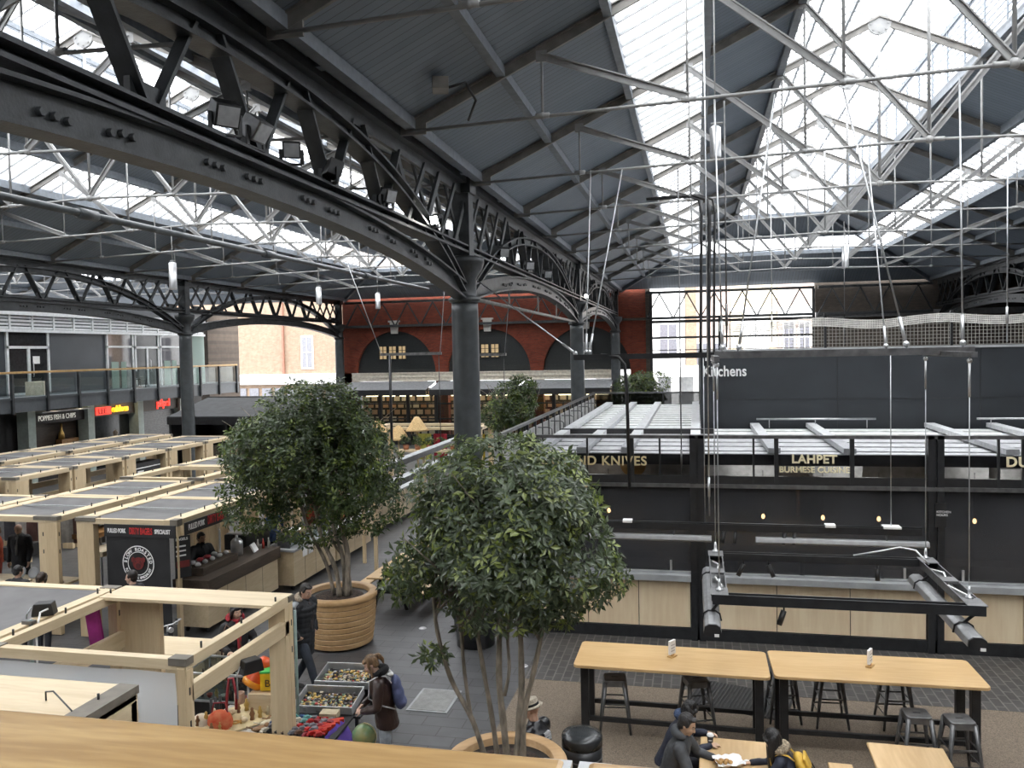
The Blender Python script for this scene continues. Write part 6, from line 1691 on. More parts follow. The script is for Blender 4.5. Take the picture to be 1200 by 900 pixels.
        if hair_style == 'bob':
            h.ball(P_(0, .03, .08), (.072 * hs, .055 * hs, .045 * hs), 12, 8, M=Rm)
            for s in (-1, 1): limb(h, [P_(s * .07, .02, .05), P_(s * .088, -.0, -.03), P_(s * .08, .01, -.1)], [.03, .032, .014], 8)
            limb(h, [P_(0, -.1, .0), P_(0, -.105, -.09)], [.06, .04], 10)
        remesh(h, 'hair', hm, t, .008, 1)
    if hood:
        m = MB()
        pts = []
        for a in range(9):
            an = PI * (a / 8) 
            pts.append(nk + rt * (math.cos(an) * .115 * k) - fr * (math.sin(an) * .13 * k - .02) + ax * (.02 + .03 * math.sin(an)))
        limb(m, pts, [.03] + [.05] * 7 + [.03], 10, sub=2)
        ho = remesh(m, 'hood', tm if hood[0] is None else mat('hood_cloth', hood[0], rough=.95, var=.3, scale=40, bump=.8, bscale=90), t, .011, 1)
        if hood[1] == 'fur':
            for v in ho.data.vertices: v.co += v.normal * (.012 * noise.noise(V(v.co) * 60))
    t['headc'] = list(headc)
    info = dict(t=t, head=headc, Rm=Rm, hs=hs, nk=nk, sh=sh, hip=hip, ax=ax, fr=fr, rt=rt, chest=chest, AR=AR, LG=LG, B=B, k=k)
    del t['headc']
    return info
def W(i, p):  # local point of a person to world
    t = i['t']; return Matrix.Translation(t.location) @ Matrix.Rotation(t.rotation_euler.z, 4, 'Z') @ V(p)

# the walking man in the black parka
walk = person('man in a black quilted parka with a fur-trimmed hood, walking past the plywood stall', (-6.32, 12.2, .0), -1.75, look=(-.1, .42), H=1.80, lean=.10,
    legs=[((.02, .22, -.40), (.02, .34, -.80)), ((-.01, -.02, -.44), (-.01, -.26, -.82))],
    arms=[((.11, -.09, -.27), (.03, .03, -.46), (-.8, .3, -.5), (1, .2, .2)), ((-.11, -.09, -.27), (-.03, .03, -.46), (.8, .3, -.5), (-1, .2, .2))],
    top=(.012, .013, .016), bottom=(.022, .028, .04), hair=(.018, .013, .01), skin='light', coat_len=.22, bulk=1.24, hood=((.40, .33, .25), 'fur'), inner=((.05, .04, .04), 's'), quilt=1.0, voxel=.012)
i = walk
m = MB(); c = i['AR'][0][0] + V((.035, .0, .03)); m.box(c, (.13, .10, .12), M=Matrix.Rotation(.5, 3, 'Y')); m.build('shoulder_patch', simple('grey_patch', (.24, .25, .26), .7), i['t'], bevel=.02)
# the woman at the flea-market table
wom = person('woman with a ponytail, brown bomber jacket and pale jeans looking at the jewellery', (-3.92, 9.75, 0), PI / 2 + .35, look=(.05, .55), H=1.68, lean=.16, sex='f',
    legs=[((.0, .03, -.44), (.0, -.01, -.85)), ((.02, .02, -.44), (-.02, -.02, -.85))],
    arms=[((.10, .02, -.27), (-.08, .22, -.36), (-.7, .6, -.2), (.3, .4, .8)), ((-.10, .02, -.27), (.06, .22, -.37), (.6, .7, -.15), (-.3, .4, .8))],
    top=(.042, .022, .018), bottom=(.36, .40, .44), hair=(.22, .13, .065), hair_style='ponytail', skin='fair', coat_len=.04, bulk=1.08, hood=((.012, .012, .013), ''), inner=((.012, .012, .013), 'f'), top_rough=.38, head_fwd=.04)
i = wom
m = MB(); limb(m, [i['nk'] - i['fr'] * .12 + i['rt'] * .09, i['nk'] - i['fr'] * .17 + i['ax'] * -.03, i['nk'] - i['fr'] * .14 - i['rt'] * .08], [.025, .03, .025], 8); remesh(m, 'hood_lining', M['white'], i['t'], .011, 1)
def backpack(lab, i, col, strap, sc=1.0, flap=True):
    t = thing('backpack', lab, 'backpack', i['t'].location, i['t'].rotation_euler.z)
    c = i['chest'] - i['fr'] * (.145 * i['B'] + .045) - i['ax'] * .03
    ax, fr, rt = i['ax'], i['fr'], i['rt']
    Mx = Matrix((rt, fr, ax)).transposed()
    m = MB(); m.ball(c - ax * .06, (.15 * sc, .085 * sc, .20 * sc), 16, 10, M=Mx); m.ball(c + ax * .08, (.13 * sc, .07 * sc, .13 * sc), 14, 8, M=Mx); m.ball(c - ax * .14 - fr * .02, (.135 * sc, .08 * sc, .09 * sc), 14, 8, M=Mx)
    cm = mat('pack_cloth', col, rough=.7, var=.15, bump=.3)
    o = remesh(m, 'bag', cm, t, .011, 2)
    for v in o.data.vertices: v.co += v.normal * (.010 * noise.noise(V(v.co) * 11))
    for s in (-1, 1):
        m = MB(); S = i['sh'] + rt * (s * .115)
        m.tube([c + rt * s * .09 + ax * .14 * sc + fr * .05, S - fr * .10 + ax * .05, S + ax * .065 - fr * .02, S + fr * .115, i['chest'] + rt * s * .14 + fr * .16 - ax * .06, i['chest'] + rt * s * .2 - ax * .14, c + rt * s * .13 - ax * .2 + fr * .05], .017, 6, flat=.5); m.build('strap', simple('strap_%d' % int(strap[0] * 100), strap, .7), t)
    if flap:
        m = MB(); m.box(c + ax * .13 - fr * .065, (.2 * sc, .03, .14 * sc), M=Mx); m.build('flap', cm, t, bevel=.012)
        m = MB()
        for s in (-1, 1): m.box(c - fr * .1 + rt * s * .05, (.02, .012, .2), M=Mx)
        m.build('buckle_strap', simple('dark_strap', (.03, .025, .02), .6), t)
    return t
backpack('blue backpack with a pale strap worn by the woman at the jewellery cases', wom, (.10, .12, .24), (.6, .6, .62), .95, False)
# seated man with the hat
hat = person('seated man in a black leather jacket and pale hat behind the wooden planter', (-1.86, 9.66, 0), 1.15, look=(.25, .15), H=1.72, sit=.43, lean=.22,
    legs=[((.06, .42, .02), (.08, .44, -.40)), ((-.06, .42, .02), (-.08, .44, -.40))], arms=[((.09, .08, -.27), (.0, .30, -.30), (-.3, .9, -.1), (.2, .1, 1)), ((-.09, .08, -.27), (.0, .30, -.30), (.3, .9, -.1), (-.2, .1, 1))],
    top=(.013, .013, .015), bottom=(.03, .03, .035), hair=(.1, .08, .07), hair_style='bald', skin='light', bulk=1.08, top_rough=.3)
i = hat
hm = MB(); Rm = i['Rm'] @ Matrix.Rotation(-.12, 3, 'X'); hc = i['head'] + Rm @ V((0, -.015, .052))
def lathe_at(prof, c, Rm, seg=28):
    m = MB(); m.lathe(prof, seg=seg); m.xform(Matrix.Translation(c) @ Rm.to_4x4()); return m
straw = mat('pale_woven_hat', (.42, .37, .29), rough=.9, var=.2, scale=60)
h = lathe_at([(.085, -.01), (.14, -.012), (.145, -.004), (.135, .004), (.098, .008), (.096, .06), (.09, .085), (.07, .092), (.045, .082), (.001, .08)], hc, Rm).build('hat', straw, i['t'])
lathe_at([(.0985, .008), (.1, .012), (.099, .036), (.097, .038)], hc, Rm).build('hat_band', M['black'], h)
m = MB()
m2 = text_mb('MOTO\nCLUB', .05, .002, simple('grey_print', (.45, .45, .46), .6), 'back_print', i['t'], (0, 0, 0), (PI / 2, 0, 0), align='CENTER')
c = i['sh'] - i['fr'] * .155 - i['ax'] * .11 + i['rt'] * .02
bpy.data.objects.remove(m2)
m = MB()
for r_ in range(3):
    for q in range(4): m.box(i['sh'] - i['fr'] * .128 - i['ax'] * (.06 + r_ * .035) + i['rt'] * (-.02 + q * .03), (.02, .05, .022), M=Matrix((i['rt'], i['fr'], i['ax'])).transposed())
m.build('back_print', simple('grey_print', (.45, .45, .46), .6), i['t'])
t = thing('low_bench', 'low wooden bench under the seated man with the hat', 'bench', (-1.86, 9.66, 0), 1.15)
m = MB(); m.b2(-.45, .45, -.17, .17, .30, .345); m.build('seat', M['oak'], t, bevel=.01)
for a in (-.36, .36):
    m = MB(); m.b2(a - .03, a + .03, -.14, .14, 0, .30); m.build('leg', M['black'], t)
# couple at the near picnic table
SL_ = [((.06, .40, .0), (.07, .40, -.42)), ((-.06, .40, .0), (-.07, .40, -.42))]
man = person('man in a charcoal hooded jacket sitting at the near picnic table', (-.36, 9.42, 0), -PI / 2 - .1, look=(-.1, .45), H=1.72, sit=.56, lean=.30, legs=SL_,
    arms=[((.10, .14, -.24), (-.02, .36, -.26), (-.3, .9, .05), (.2, 0, 1)), ((-.10, .16, -.24), (-.02, .36, -.25), (.1, .95, .1), (-.1, 0, 1))], top=(.052, .055, .06), bottom=(.03, .03, .035), hair=(.03, .027, .026), hair_style='short', skin='asian', hood=(None, ''), bulk=1.06)
wo2 = person('dark-haired woman in a navy coat leaning over the near picnic table beside the man', (-.40, 9.98, 0), -PI / 2 + .1, look=(-.25, .8), H=1.62, sit=.54, lean=.42, legs=SL_, sex='f',
    arms=[((.09, .14, -.22), (.0, .34, -.18), (-.4, .9, .0), (.2, 0, 1)), ((-.09, .16, -.22), (.0, .34, -.18), (.3, .9, .0), (-.2, 0, 1))], top=(.013, .017, .035), bottom=(.02, .02, .03), hair=(.008, .007, .007), hair_style='long', skin='asian', hood=((.06, .09, .17), ''))
yel = person('woman with long black hair, fur hood and yellow backpack at the near picnic table', (1.08, 9.35, 0), PI / 2 - .12, look=(.1, .75), H=1.62, sit=.55, lean=.45, legs=SL_, sex='f',
    arms=[((.09, .15, -.22), (-.02, .36, -.2), (-.4, .9, .0), (.2, 0, 1)), ((-.09, .15, -.22), (-.02, .36, -.2), (.3, .9, .0), (-.2, 0, 1))], top=(.012, .016, .032), bottom=(.02, .02, .03), hair=(.008, .007, .007), hair_style='long', skin='asian', hood=((.36, .29, .2), 'fur'))
backpack('mustard yellow backpack on the woman sitting at the near picnic table', yel, (.58, .36, .05), (.55, .34, .05), 1.15, True)
# trader side
red = person('person in black with a red scarf standing behind the open plywood stall frame', (-7.0, 11.35, 0), -2.3, look=(.2, .2), H=1.68, sex='f', top=(.016, .015, .016), bottom=(.025, .026, .03), hair=(.012, .01, .01), hair_style='bob', skin='light', coat_len=.15, bulk=1.1, inner=((.38, .03, .04), 's'), hood=((.36, .03, .04), ''),
    arms=[((.10, .06, -.27), (.02, .26, -.33), (-.2, .95, -.1), (.2, 0, 1)), ((-.10, .06, -.27), (-.02, .26, -.33), (.2, .95, -.1), (-.2, 0, 1))])
t = thing('satchel', 'brown leather satchel hanging at the hip of the person with the red scarf', 'bag', (-6.93, 11.13, .62), -2.3)
m = MB(); m.b2(-.17, .17, -.05, .05, 0, .30); m.build('bag', simple('brown_leather', (.10, .045, .025), .45), t, bevel=.02)
m = MB(); m.b2(-.165, .165, .048, .06, .12, .31); m.build('flap', simple('brown_leather_dark', (.08, .035, .02), .45), t, bevel=.008)
m = MB(); m.tube([(-.16, 0, .29), (-.12, -.05, .6), (.05, -.12, .8), (.15, -.05, .6), (.16, 0, .29)], .012, 6); m.build('strap', simple('brown_leather', (.10, .045, .025), .45), t)
person('dark-haired passer-by whose head shows just below the emblem banner', (-9.85, 12.72, 0), PI / 2, look=(.15, .1), H=1.72, top=(.03, .03, .035), hair=(.015, .01, .008), skin='fair', bulk=1.05)
ven = person('bearded vendor in a black jacket behind the dark bagel counter', (-10.62, 15.9, 0), -PI / 2 - .5, look=(.1, .25), H=1.70, top=(.014, .014, .016), hair=(.012, .01, .01), skin='tan', bulk=1.1, lean=.1,
    arms=[((.10, .10, -.26), (-.03, .30, -.30), (-.3, .9, -.1), (.2, 0, 1)), ((-.10, .10, -.26), (.03, .30, -.30), (.3, .9, -.1), (-.2, 0, 1))], inner=((.02, .02, .022), 'f'))
m = MB(); i = ven; m.ball(i['head'] + i['Rm'] @ V((0, .062, -.075)), (.045, .04, .035), 12, 8, M=i['Rm']); remesh(m, 'beard', simple('beard_hair', (.025, .014, .01), .8), i['t'], .008, 1)
bald = person('bald older man in a black coat and grey scarf under the left-hand stall roof', (-15.4, 16.05, 0), -PI + .2, look=(.0, .6), H=1.74, top=(.012, .012, .015), hair_style='bald', skin='fair', coat_len=.2, inner=((.16, .155, .15), 's'), bulk=1.1)
m = MB(); m.ball(bald['head'] + bald['Rm'] @ V((0, .055, -.085)), (.05, .042, .035), 12, 8, M=bald['Rm']); remesh(m, 'beard', simple('grey_beard', (.3, .27, .24), .8), bald['t'], .008, 1)
person('person in an orange-red jacket at the very left edge under the stall roof', (-16.2, 16.2, 0), -PI - .5, look=(.0, .3), H=1.64, sex='f', top=(.40, .07, .025), bottom=(.30, .05, .03), hair=(.12, .07, .04), hair_style='bob', skin='light')
person('brown-haired shopper seen from behind at the left edge, leftmost of the two heads', (-13.15, 12.95, 0), -.15, look=(.2, .2), H=1.60, sex='f', top=(.10, .11, .14), hair=(.09, .035, .018), hair_style='bob', skin='light')
person('black-haired shopper seen from behind at the left edge, right of the brown-haired one', (-12.62, 13.05, 0), .1, look=(-.3, .3), H=1.62, top=(.014, .015, .018), hair=(.008, .007, .007), hair_style='short', skin='light', bulk=1.08)
person('shopper whose dark hair just shows in front of the wide plywood post', (-11.95, 12.9, 0), .0, look=(.0, .25), H=1.56, sex='f', top=(.05, .05, .06), hair=(.035, .02, .012), hair_style='bob', skin='light')
cook = person('cook in a blue shirt reaching over the food trays behind the left tree', (-10.6, 18.9, 0), -PI / 2 - .3, look=(.0, .5), H=1.74, top=(.05, .09, .20), hair=(.02, .015, .01), skin='tan', lean=.2,
    arms=[((.08, .14, -.22), (-.04, .42, -.28), (-.2, .95, -.1), (.2, 0, 1)), ((-.08, .14, -.22), (.04, .42, -.28), (.2, .95, -.1), (-.2, 0, 1))])
person('vendor in a rust-red top behind the pale counter, glimpsed through the left tree', (-10.6, 21.2, 0), -PI / 2 - .2, look=(.2, .3), H=1.72, top=(.33, .07, .03), hair=(.02, .015, .01), skin='light', lean=.1)
# ------------------------------------------------------------------ goods, food and small things
rnd = random.Random(3)
def small(name, mb, mm, label, cat, loc, rz=0, group=None, bevel=0, rot=None):
    o = mb.build(name, mm, None, bevel=bevel); o.location = loc
    o.rotation_euler = rot if rot is not None else (0, 0, rz)
    return tag(o, label, cat, group)
def table(label, x, y, rz, L, Wd, H, topm, name='trestle_table'):
    t = thing(name, label, 'table', (x, y, 0), rz)
    m = MB(); m.b2(-L / 2, L / 2, -Wd / 2, Wd / 2, H - .03, H); m.build('tabletop', topm, t, bevel=.004)
    for a in (-L / 2 + .08, L / 2 - .08):
        for b in (-Wd / 2 + .08, Wd / 2 - .08):
            m = MB(); m.b2(a - .02, a + .02, b - .02, b + .02, 0, H - .03); m.build('leg', M['blacksteel'], t)
    return t
table('black-topped trestle table carrying the two metal jewellery cases', -5.05, 10.75, .05, 1.1, 1.15, .62, M['black'])
table('trestle table under the heap of toy cars, beside the woman', -5.1, 9.80, .05, 1.1, .75, .62, M['black'])
table('trestle table full of colourful trinkets at the corner of the plywood stall', -5.98, 9.82, .0, 1.0, .95, .60, M['offwhite'])
def case(x, y, z, rz, lab, tilt):
    t = thing('jewellery_case', lab, 'case', (x, y, z)); t.rotation_euler = (tilt, 0, rz)
    L, Wd, H = .86, .55, .12
    m = MB(); m.b2(-L / 2, L / 2, -Wd / 2, Wd / 2, 0, .012); m.build('base', M['black'], t)
    m = MB()
    for q in ((-L / 2, L / 2, -Wd / 2, -Wd / 2 + .015), (-L / 2, L / 2, Wd / 2 - .015, Wd / 2), (-L / 2, -L / 2 + .015, -Wd / 2, Wd / 2), (L / 2 - .015, L / 2, -Wd / 2, Wd / 2)): m.b2(*q, 0, H)
    m.build('rim', M['alu'], t, bevel=.004)
    m = MB(); m.tube([(-.07, -Wd / 2 - .005, .06), (-.06, -Wd / 2 - .035, .06), (.06, -Wd / 2 - .035, .06), (.07, -Wd / 2 - .005, .06)], .009, 6); m.build('handle', M['black'], t)
    for a in (-.24, .24):
        m = MB(); m.b2(a - .02, a + .02, -Wd / 2 - .008, -Wd / 2, .04, .10); m.build('latch', M['steel'], t)
    m = MB(); cols = [simple('trinket_gold', (.55, .38, .12), .35, metal=.5), simple('trinket_silver', (.4, .4, .4), .3, metal=.6), simple('trinket_bone', (.45, .38, .27), .5), simple('trinket_dark', (.05, .04, .04), .4), simple('trinket_red', (.4, .05, .04), .4), simple('trinket_green', (.2, .3, .2), .4)]
    r = random.Random(int(x * 100))
    for k in range(330):
        a, b = r.uniform(-L / 2 + .05, L / 2 - .05), r.uniform(-Wd / 2 + .05, Wd / 2 - .08); zz = .014 + r.uniform(0, .035)
        m.cur = r.choices(range(6), (5, 2.5, 2.5, 5, .7, 1.2))[0]
        s = r.uniform(.011, .028)
        if r.random() < .5: m.ball((a, b, zz + s * .5), (s, s, s * .6), 6, 4)
        else: m.box((a, b, zz + s * .4), (s * 2, s * 1.1, s * .8), M=Euler((r.uniform(-.5, .5), r.uniform(-.5, .5), r.uniform(0, 3))).to_matrix())
    j = m.build('jewellery', cols, t); j['kind'] = 'stuff'
case(-5.05, 10.47, .645, .08, 'lower open metal case of jewellery, nearer the viewer', .12)
case(-5.0, 11.07, .75, .08, 'upper open metal case of jewellery with red and gold pieces, near the planter', .12)
m = MB(); m.b2(-.4, .4, -.12, .12, 0, .1); small('case_prop', m, M['black'], 'black block propping up the upper jewellery case', 'block', (-5.0, 11.1, .62), .08)
# toy cars
CC = [('red', (.45, .02, .02)), ('dark red', (.25, .02, .03)), ('teal', (.15, .38, .36)), ('blue', (.05, .10, .25)), ('grey', (.2, .2, .22)), ('cream', (.55, .5, .4)), ('brown', (.15, .08, .05)), ('black', (.02, .02, .02)), ('magenta', (.4, .08, .2))]
protos = []
def toycar(cname, c, lab):
    t = thing('toy_car', lab, 'toy car', (0, 0, 0), 0, 'toy cars heaped on the table')
    m = MB(); m.prism([(-.05, 0, .008), (.05, 0, .008), (.05, 0, .022), (.028, 0, .026), (.015, 0, .042), (-.028, 0, .042), (-.036, 0, .026), (-.05, 0, .024)], (0, -.02, 0), (0, .02, 0)); m.build('body', simple('toy_' + cname, c, .3), t, bevel=.003)
    m = MB()
    for a in (-.03, .03): m.cyl((a, -.022, .01), (a, .022, .01), .01, 8)
    m.build('wheels', M['black'], t)
    return t
pos = []
rws = ['front', 'second', 'third', 'fourth', 'back']; cls = ['far left', 'left', 'centre-left', 'middle', 'centre-right', 'right', 'far right']
n = 0
for r_ in range(5):
    for c_ in range(9):
        x = -5.50 + c_ * .092 + rnd.uniform(-.02, .02); y = 9.54 + r_ * .115 + rnd.uniform(-.02, .02)
        ci = rnd.choice((0, 1, 2, 3, 4, 5, 6, 7, 3, 4, 2)) if c_ < 6 else rnd.choice((0, 1, 4, 0))
        cn, cc = CC[ci]
        rz = rnd.uniform(-.7, .7) + .5
        lab = '%s toy car, number %d from the left in the %s row of the heap' % (cn, c_ + 1, rws[r_])
        pr = [p for p in protos if p[0] == ci]
        z = .625 + rnd.uniform(0, .012)
        sc = rnd.uniform(1.1, 1.6)
        if pr: o = dup(pr[0][1], (x, y, z), rz, lab, scale=sc)
        else:
            o = toycar(cn, cc, lab); o.location = (x, y, z); o.rotation_euler.z = rz; o.scale = (sc,) * 3; protos.append((ci, o))
for k in range(5):
    m = MB(); m.b2(-.11, .11, -.03, .03, 0, .05); small('red_box', m, simple('red_carton', (.50, .04, .02), .4), '%s of the red cartons at the right of the toy cars' % ORD[k].replace('nearest', 'front'), 'box', (-4.80 + .02 * k, 9.62 + .085 * k, .63), .55, 'red cartons', bevel=.004)
m = MB(); m.b2(-.12, .12, -.08, .08, 0, .09); small('parts_tray', m, simple('ivory_card', (.5, .42, .28), .6), 'cream box of small pieces behind the red cartons', 'box', (-4.86, 10.08, .63), .1, bevel=.005)
m = MB(); m.smooth = True
vs = [(-4.66 + .012 * math.sin(j * 2.1) + .22 * i / 6 * (.6 + .4 * j / 6), 9.5 + .55 * j / 8, .66 - .5 * (i / 6) ** 1.5) for i in range(7) for j in range(9)]
m.add(vs, [(i * 9 + j, i * 9 + j + 1, (i + 1) * 9 + j + 1, (i + 1) * 9 + j) for i in range(6) for j in range(8)])
tag(m.build('purple_cloth', simple('purple_cloth', (.10, .05, .30), .8), None, loc=(-4.6, 9.4, .5)), 'purple cloth hanging off the table end beside the globe', 'cloth')
t = thing('globe', 'green and gold globe standing beside the woman in the brown jacket', 'globe', (-4.24, 9.78, .32))
gm = mat('globe_map', (.05, .22, .11), rough=.3, col2=(.42, .34, .13), scale=6)
m = MB(); m.ball((0, 0, .26), .155, 24, 16); m.build('sphere', gm, t)
m = MB(); m.lathe([(.12, 0), (.12, .02), (.03, .05), (.025, .11)], seg=20); m.build('foot', M['darkwood'], t)
m = MB(); m.tube([(.0 + .168 * math.cos(a), 0, .26 + .168 * math.sin(a)) for a in [PI * (-.5 + i / 12) for i in range(13)]], .007, 6); m.build('meridian_arc', M['brass'], t)
m = MB(); m.b2(-.25, .25, -.2, .2, 0, .3); small('white_crate', m, M['white'], 'white plastic crate under the globe', 'crate', (-4.24, 9.78, .015), .1, bevel=.01)
# glass display case
t = thing('display_case', 'glass display case with a metal frame in the open plywood stall', 'display case', (-6.72, 10.66, .0), .02)
L, Wd, z0, z1 = 1.0, .66, .60, 1.0
m = MB()
for a in (-L / 2, L / 2):
    for b in (-Wd / 2, Wd / 2): m.b2(a - .012, a + .012, b - .012, b + .012, z0, z1)
for z in (z0 + .01, z1):
    for s in (-1, 1): m.bar((-L / 2, s * Wd / 2, z), (L / 2, s * Wd / 2, z), .028, .028); m.bar((s * L / 2, -Wd / 2, z), (s * L / 2, Wd / 2, z), .028, .028)
m.build('frame', M['alu'], t)
m = MB(); m.b2(-L / 2, L / 2, -Wd / 2, Wd / 2, z1 - .004, z1 + .002); m.build('glass_top', M['clear'], t)
m = MB(); m.b2(-L / 2, L / 2, -Wd / 2 - .003, -Wd / 2 + .003, z0, z1); m.build('glass_front', M['clear'], t)
m = MB(); m.b2(-L / 2 + .02, L / 2 - .02, -Wd / 2 + .02, Wd / 2 - .02, z0 + .18, z0 + .186); m.build('glass_shelf', M['clear'], t)
m = MB(); m.b2(-L / 2, L / 2, -Wd / 2, Wd / 2, .02, z0); m.build('base_cabinet', M['black'], t)
kinds = [('brown bottle', (.12, .05, .03), 'b'), ('red lacquer bowl', (.35, .04, .03), 'o'), ('pale cup', (.6, .56, .5), 'o'), ('dark figurine', (.04, .035, .03), 'f'), ('brass figurine', (.5, .34, .12), 'f')]
n = 0
for r_ in range(3):
    for c_ in range(8):
        nm, c, sh_ = kinds[(n * 3 + r_) % 5]
        m = MB()
        if sh_ == 'b': m.lathe([(.001, 0), (.03, 0), (.03, .09), (.012, .12), (.012, .15), (.001, .15)], seg=12)
        elif sh_ == 'o': m.lathe([(.001, 0), (.025, 0), (.045, .05), (.04, .05), (.02, .012), (.001, .01)], seg=14)
        else: m.lathe([(.001, 0), (.03, 0), (.02, .03), (.03, .07), (.016, .10), (.022, .125), (.001, .145)], seg=12)
        small(nm.replace(' ', '_'), m, simple('curio_' + nm.split()[0], c, .35), '%s, %s in the %s row inside the glass display case' % (nm, ORD[c_].replace('nearest', 'first'), ('front', 'middle', 'rear')[r_]), 'ornament', (-6.72 - .4 + c_ * .113, 10.66 - .22 + r_ * .2, z0 + (.02 if r_ == 0 else .19)), rnd.uniform(0, 3))
        n += 1
# coloured trinkets around the corner of the stall
m = MB(); m.prism([(-.62, -.16, 0), (.62, -.16, .0), (.62, .2, .16), (-.62, .2, .16)], (0, 0, 0), (0, 0, .02))
small('sloping_tray', m, simple('cream_board', (.75, .62, .36), .5), 'cream sloping display board running through the trinkets', 'board', (-5.95, 9.72, .62), .95)
bx, by, bz = -5.95, 9.72, .62
shapes = [('shell_ornament', (.62, .5, .32)), ('wooden_figure', (.25, .12, .05)), ('brass_bell', (.55, .36, .1)), ('cream_figurine', (.68, .6, .42)), ('amber_bead_string', (.5, .25, .05))]
for k in range(22):
    nm, c = shapes[k % 5]
    u, v = -.55 + (k % 11) * .11, -.08 + (k // 11) * .17
    a = .95; px_ = bx + u * math.cos(a) - v * math.sin(a); py_ = by + u * math.sin(a) + v * math.cos(a); pz_ = bz + .02 + (v + .16) / .36 * .16
    m = MB(); s = rnd.uniform(.8, 1.25)
    if k % 5 == 0: m.ball((0, 0, .03 * s), (.05 * s, .035 * s, .03 * s), 10, 7); m.ball((.03 * s, 0, .04 * s), (.03 * s, .025 * s, .03 * s), 8, 6)
    elif k % 5 == 4: m.tube([(.05 * s * math.cos(q * .7), .05 * s * math.sin(q * .7), .015 + .004 * q) for q in range(10)], .012, 6)
    else: m.lathe([(.001, 0), (.03 * s, 0), (.022 * s, .04), (.034 * s, .07 * s), (.016 * s, .11 * s), (.02 * s, .13 * s), (.001, .15 * s)], seg=10)
    small(nm, m, simple(nm, c, .4), '%s, %s from the low end of the %s row on the cream board' % (nm.replace('_', ' ').replace(' string', ''), ORD[k % 11].replace('nearest', 'first'), ('outer', 'inner')[k // 11]), 'ornament', (px_, py_, pz_), rnd.uniform(0, 3), 'trinkets on the cream board')
t = thing('orange_lamp_shade', 'leaning orange-red cone with an amber base among the trinkets', 'ornament', (-6.02, 10.12, .98)); t.rotation_euler = (0, .55, .6); t.scale = (1.35, 1.35, 1.35)
m = MB(); m.lathe([(.11, 0), (.10, .06), (.075, .26), (.05, .3), (.001, .3)], seg=20); m.build('cone', simple('orange_red', (.75, .10, .02), .35), t)
m = MB(); m.lathe([(.001, .0), (.115, 0), (.12, .03), (.11, .06)], seg=20); m.build('amber_base', simple('amber', (.85, .33, .02), .3), t)
t = thing('toy_block_box', 'bright yellow toy box with a green lid on top of the trinkets', 'box', (-5.74, 10.14, .96), .25)
m = MB(); m.b2(-.12, .12, -.12, .12, 0, .24); m.build('body', simple('toy_yellow', (.85, .55, .02), .4), t, bevel=.012)
m = MB(); m.b2(-.125, .125, -.125, .125, .24, .27); m.build('lid', simple('toy_green', (.04, .45, .08), .4), t, bevel=.008)
text_mb('B', .14, .003, simple('toy_ink', (.1, .05, .02), .5), 'lettering', t, (-.06, -.122, .06))
m = MB(); m.b2(-.2, .22, -.17, .17, 0, .34); small('wooden_step', m, M['ply'], 'plywood step box under the yellow toy box', 'box', (-5.78, 10.1, .605), .1)
t = thing('cloth_bag', 'red patterned cloth bag with pale leaf shapes at the front of the trinkets', 'bag', (-6.12, 9.48, .62), .3)
m = MB(); m.ball((0, 0, .13), (.17, .1, .16), 16, 10); bagm = mat('red_leaf_cloth', (.60, .06, .02), rough=.8, col2=(.66, .22, .10), scale=11); o_ = remesh(m, 'bag', bagm, t, .012, 1)
m = MB(); m.tube([(-.1, 0, .25), (-.07, 0, .38), (.07, 0, .38), (.1, 0, .25)], .012, 6); m.build('strap', simple('deep_red', (.28, .02, .03), .6), t)
m = MB(); m.tube([(-.06, 0, 0), (-.05, 0, .2), (-.02, .02, .42), (.03, .02, .42), (.07, 0, .2), (.06, 0, 0)], .02, 6); small('deep_red_handbag_strap', m, simple('deep_red', (.28, .02, .03), .6), 'deep red looped bag handle standing among the trinkets', 'strap', (-6.1, 9.72, .8), .5)
m = MB(); m.lathe([(.07, 0), (.07, .26), (.06, .26), (.06, .02), (.001, .02)], seg=18); small('fluted_vase', m, simple('pinkish_glass', (.55, .36, .25), .25), 'ribbed pinkish vase behind the orange cone', 'vase', (-6.22, 10.12, .605))
for k, (dx, dy, c, l) in enumerate(((.28, .05, (.20, .09, .04), 'brown plush figure right of the yellow toy box'), (.33, -.14, (.55, .2, .06), 'orange-brown plush figure below the yellow toy box'))):
    m = MB(); m.ball((0, 0, .09), (.07, .06, .09), 12, 8); m.ball((0, -.01, .21), (.055, .05, .05), 12, 8)
    for s in (-1, 1): m.ball((s * .04, 0, .26), .02, 8, 6); m.ball((s * .07, -.03, .12), (.025, .05, .03), 8, 6); m.ball((s * .045, -.07, .03), (.03, .06, .03), 8, 6)
    ob = remesh(m, 'plush_figure', mat('plush_%d' % k, c, rough=.95, bump=.6, bscale=80), None, .009, 1); ob.location = (-5.86 + dx, 10.3 + dy, .61); tag(ob, l, 'plush toy')
for k in range(4):
    m = MB(); m.ball((0, 0, .04), (.11, .05, .035), 12, 8); m.ball((.09, 0, .06), (.04, .035, .045), 10, 6); m.tube([(-.08, 0, .05), (-.17, 0, .09)], .01, 5)
    small('carved_animal', m, simple('carved_%d' % (k % 2), ((.30, .17, .08), (.66, .58, .42))[k % 2], .5), '%s carved animal on the right edge of the trinket table' % ORD[k].replace('nearest', 'front'), 'carving', (-5.62, 9.6 + k * .17, .605), .6 + k * .3, 'carved animals')
m = MB(); m.b2(-.2, .2, -.012, .012, 0, .02); small('white_ruler', m, M['white'], 'long white flat blade resting at the edge of the trinket table', 'ruler', (-5.72, 9.28, .68), .12)
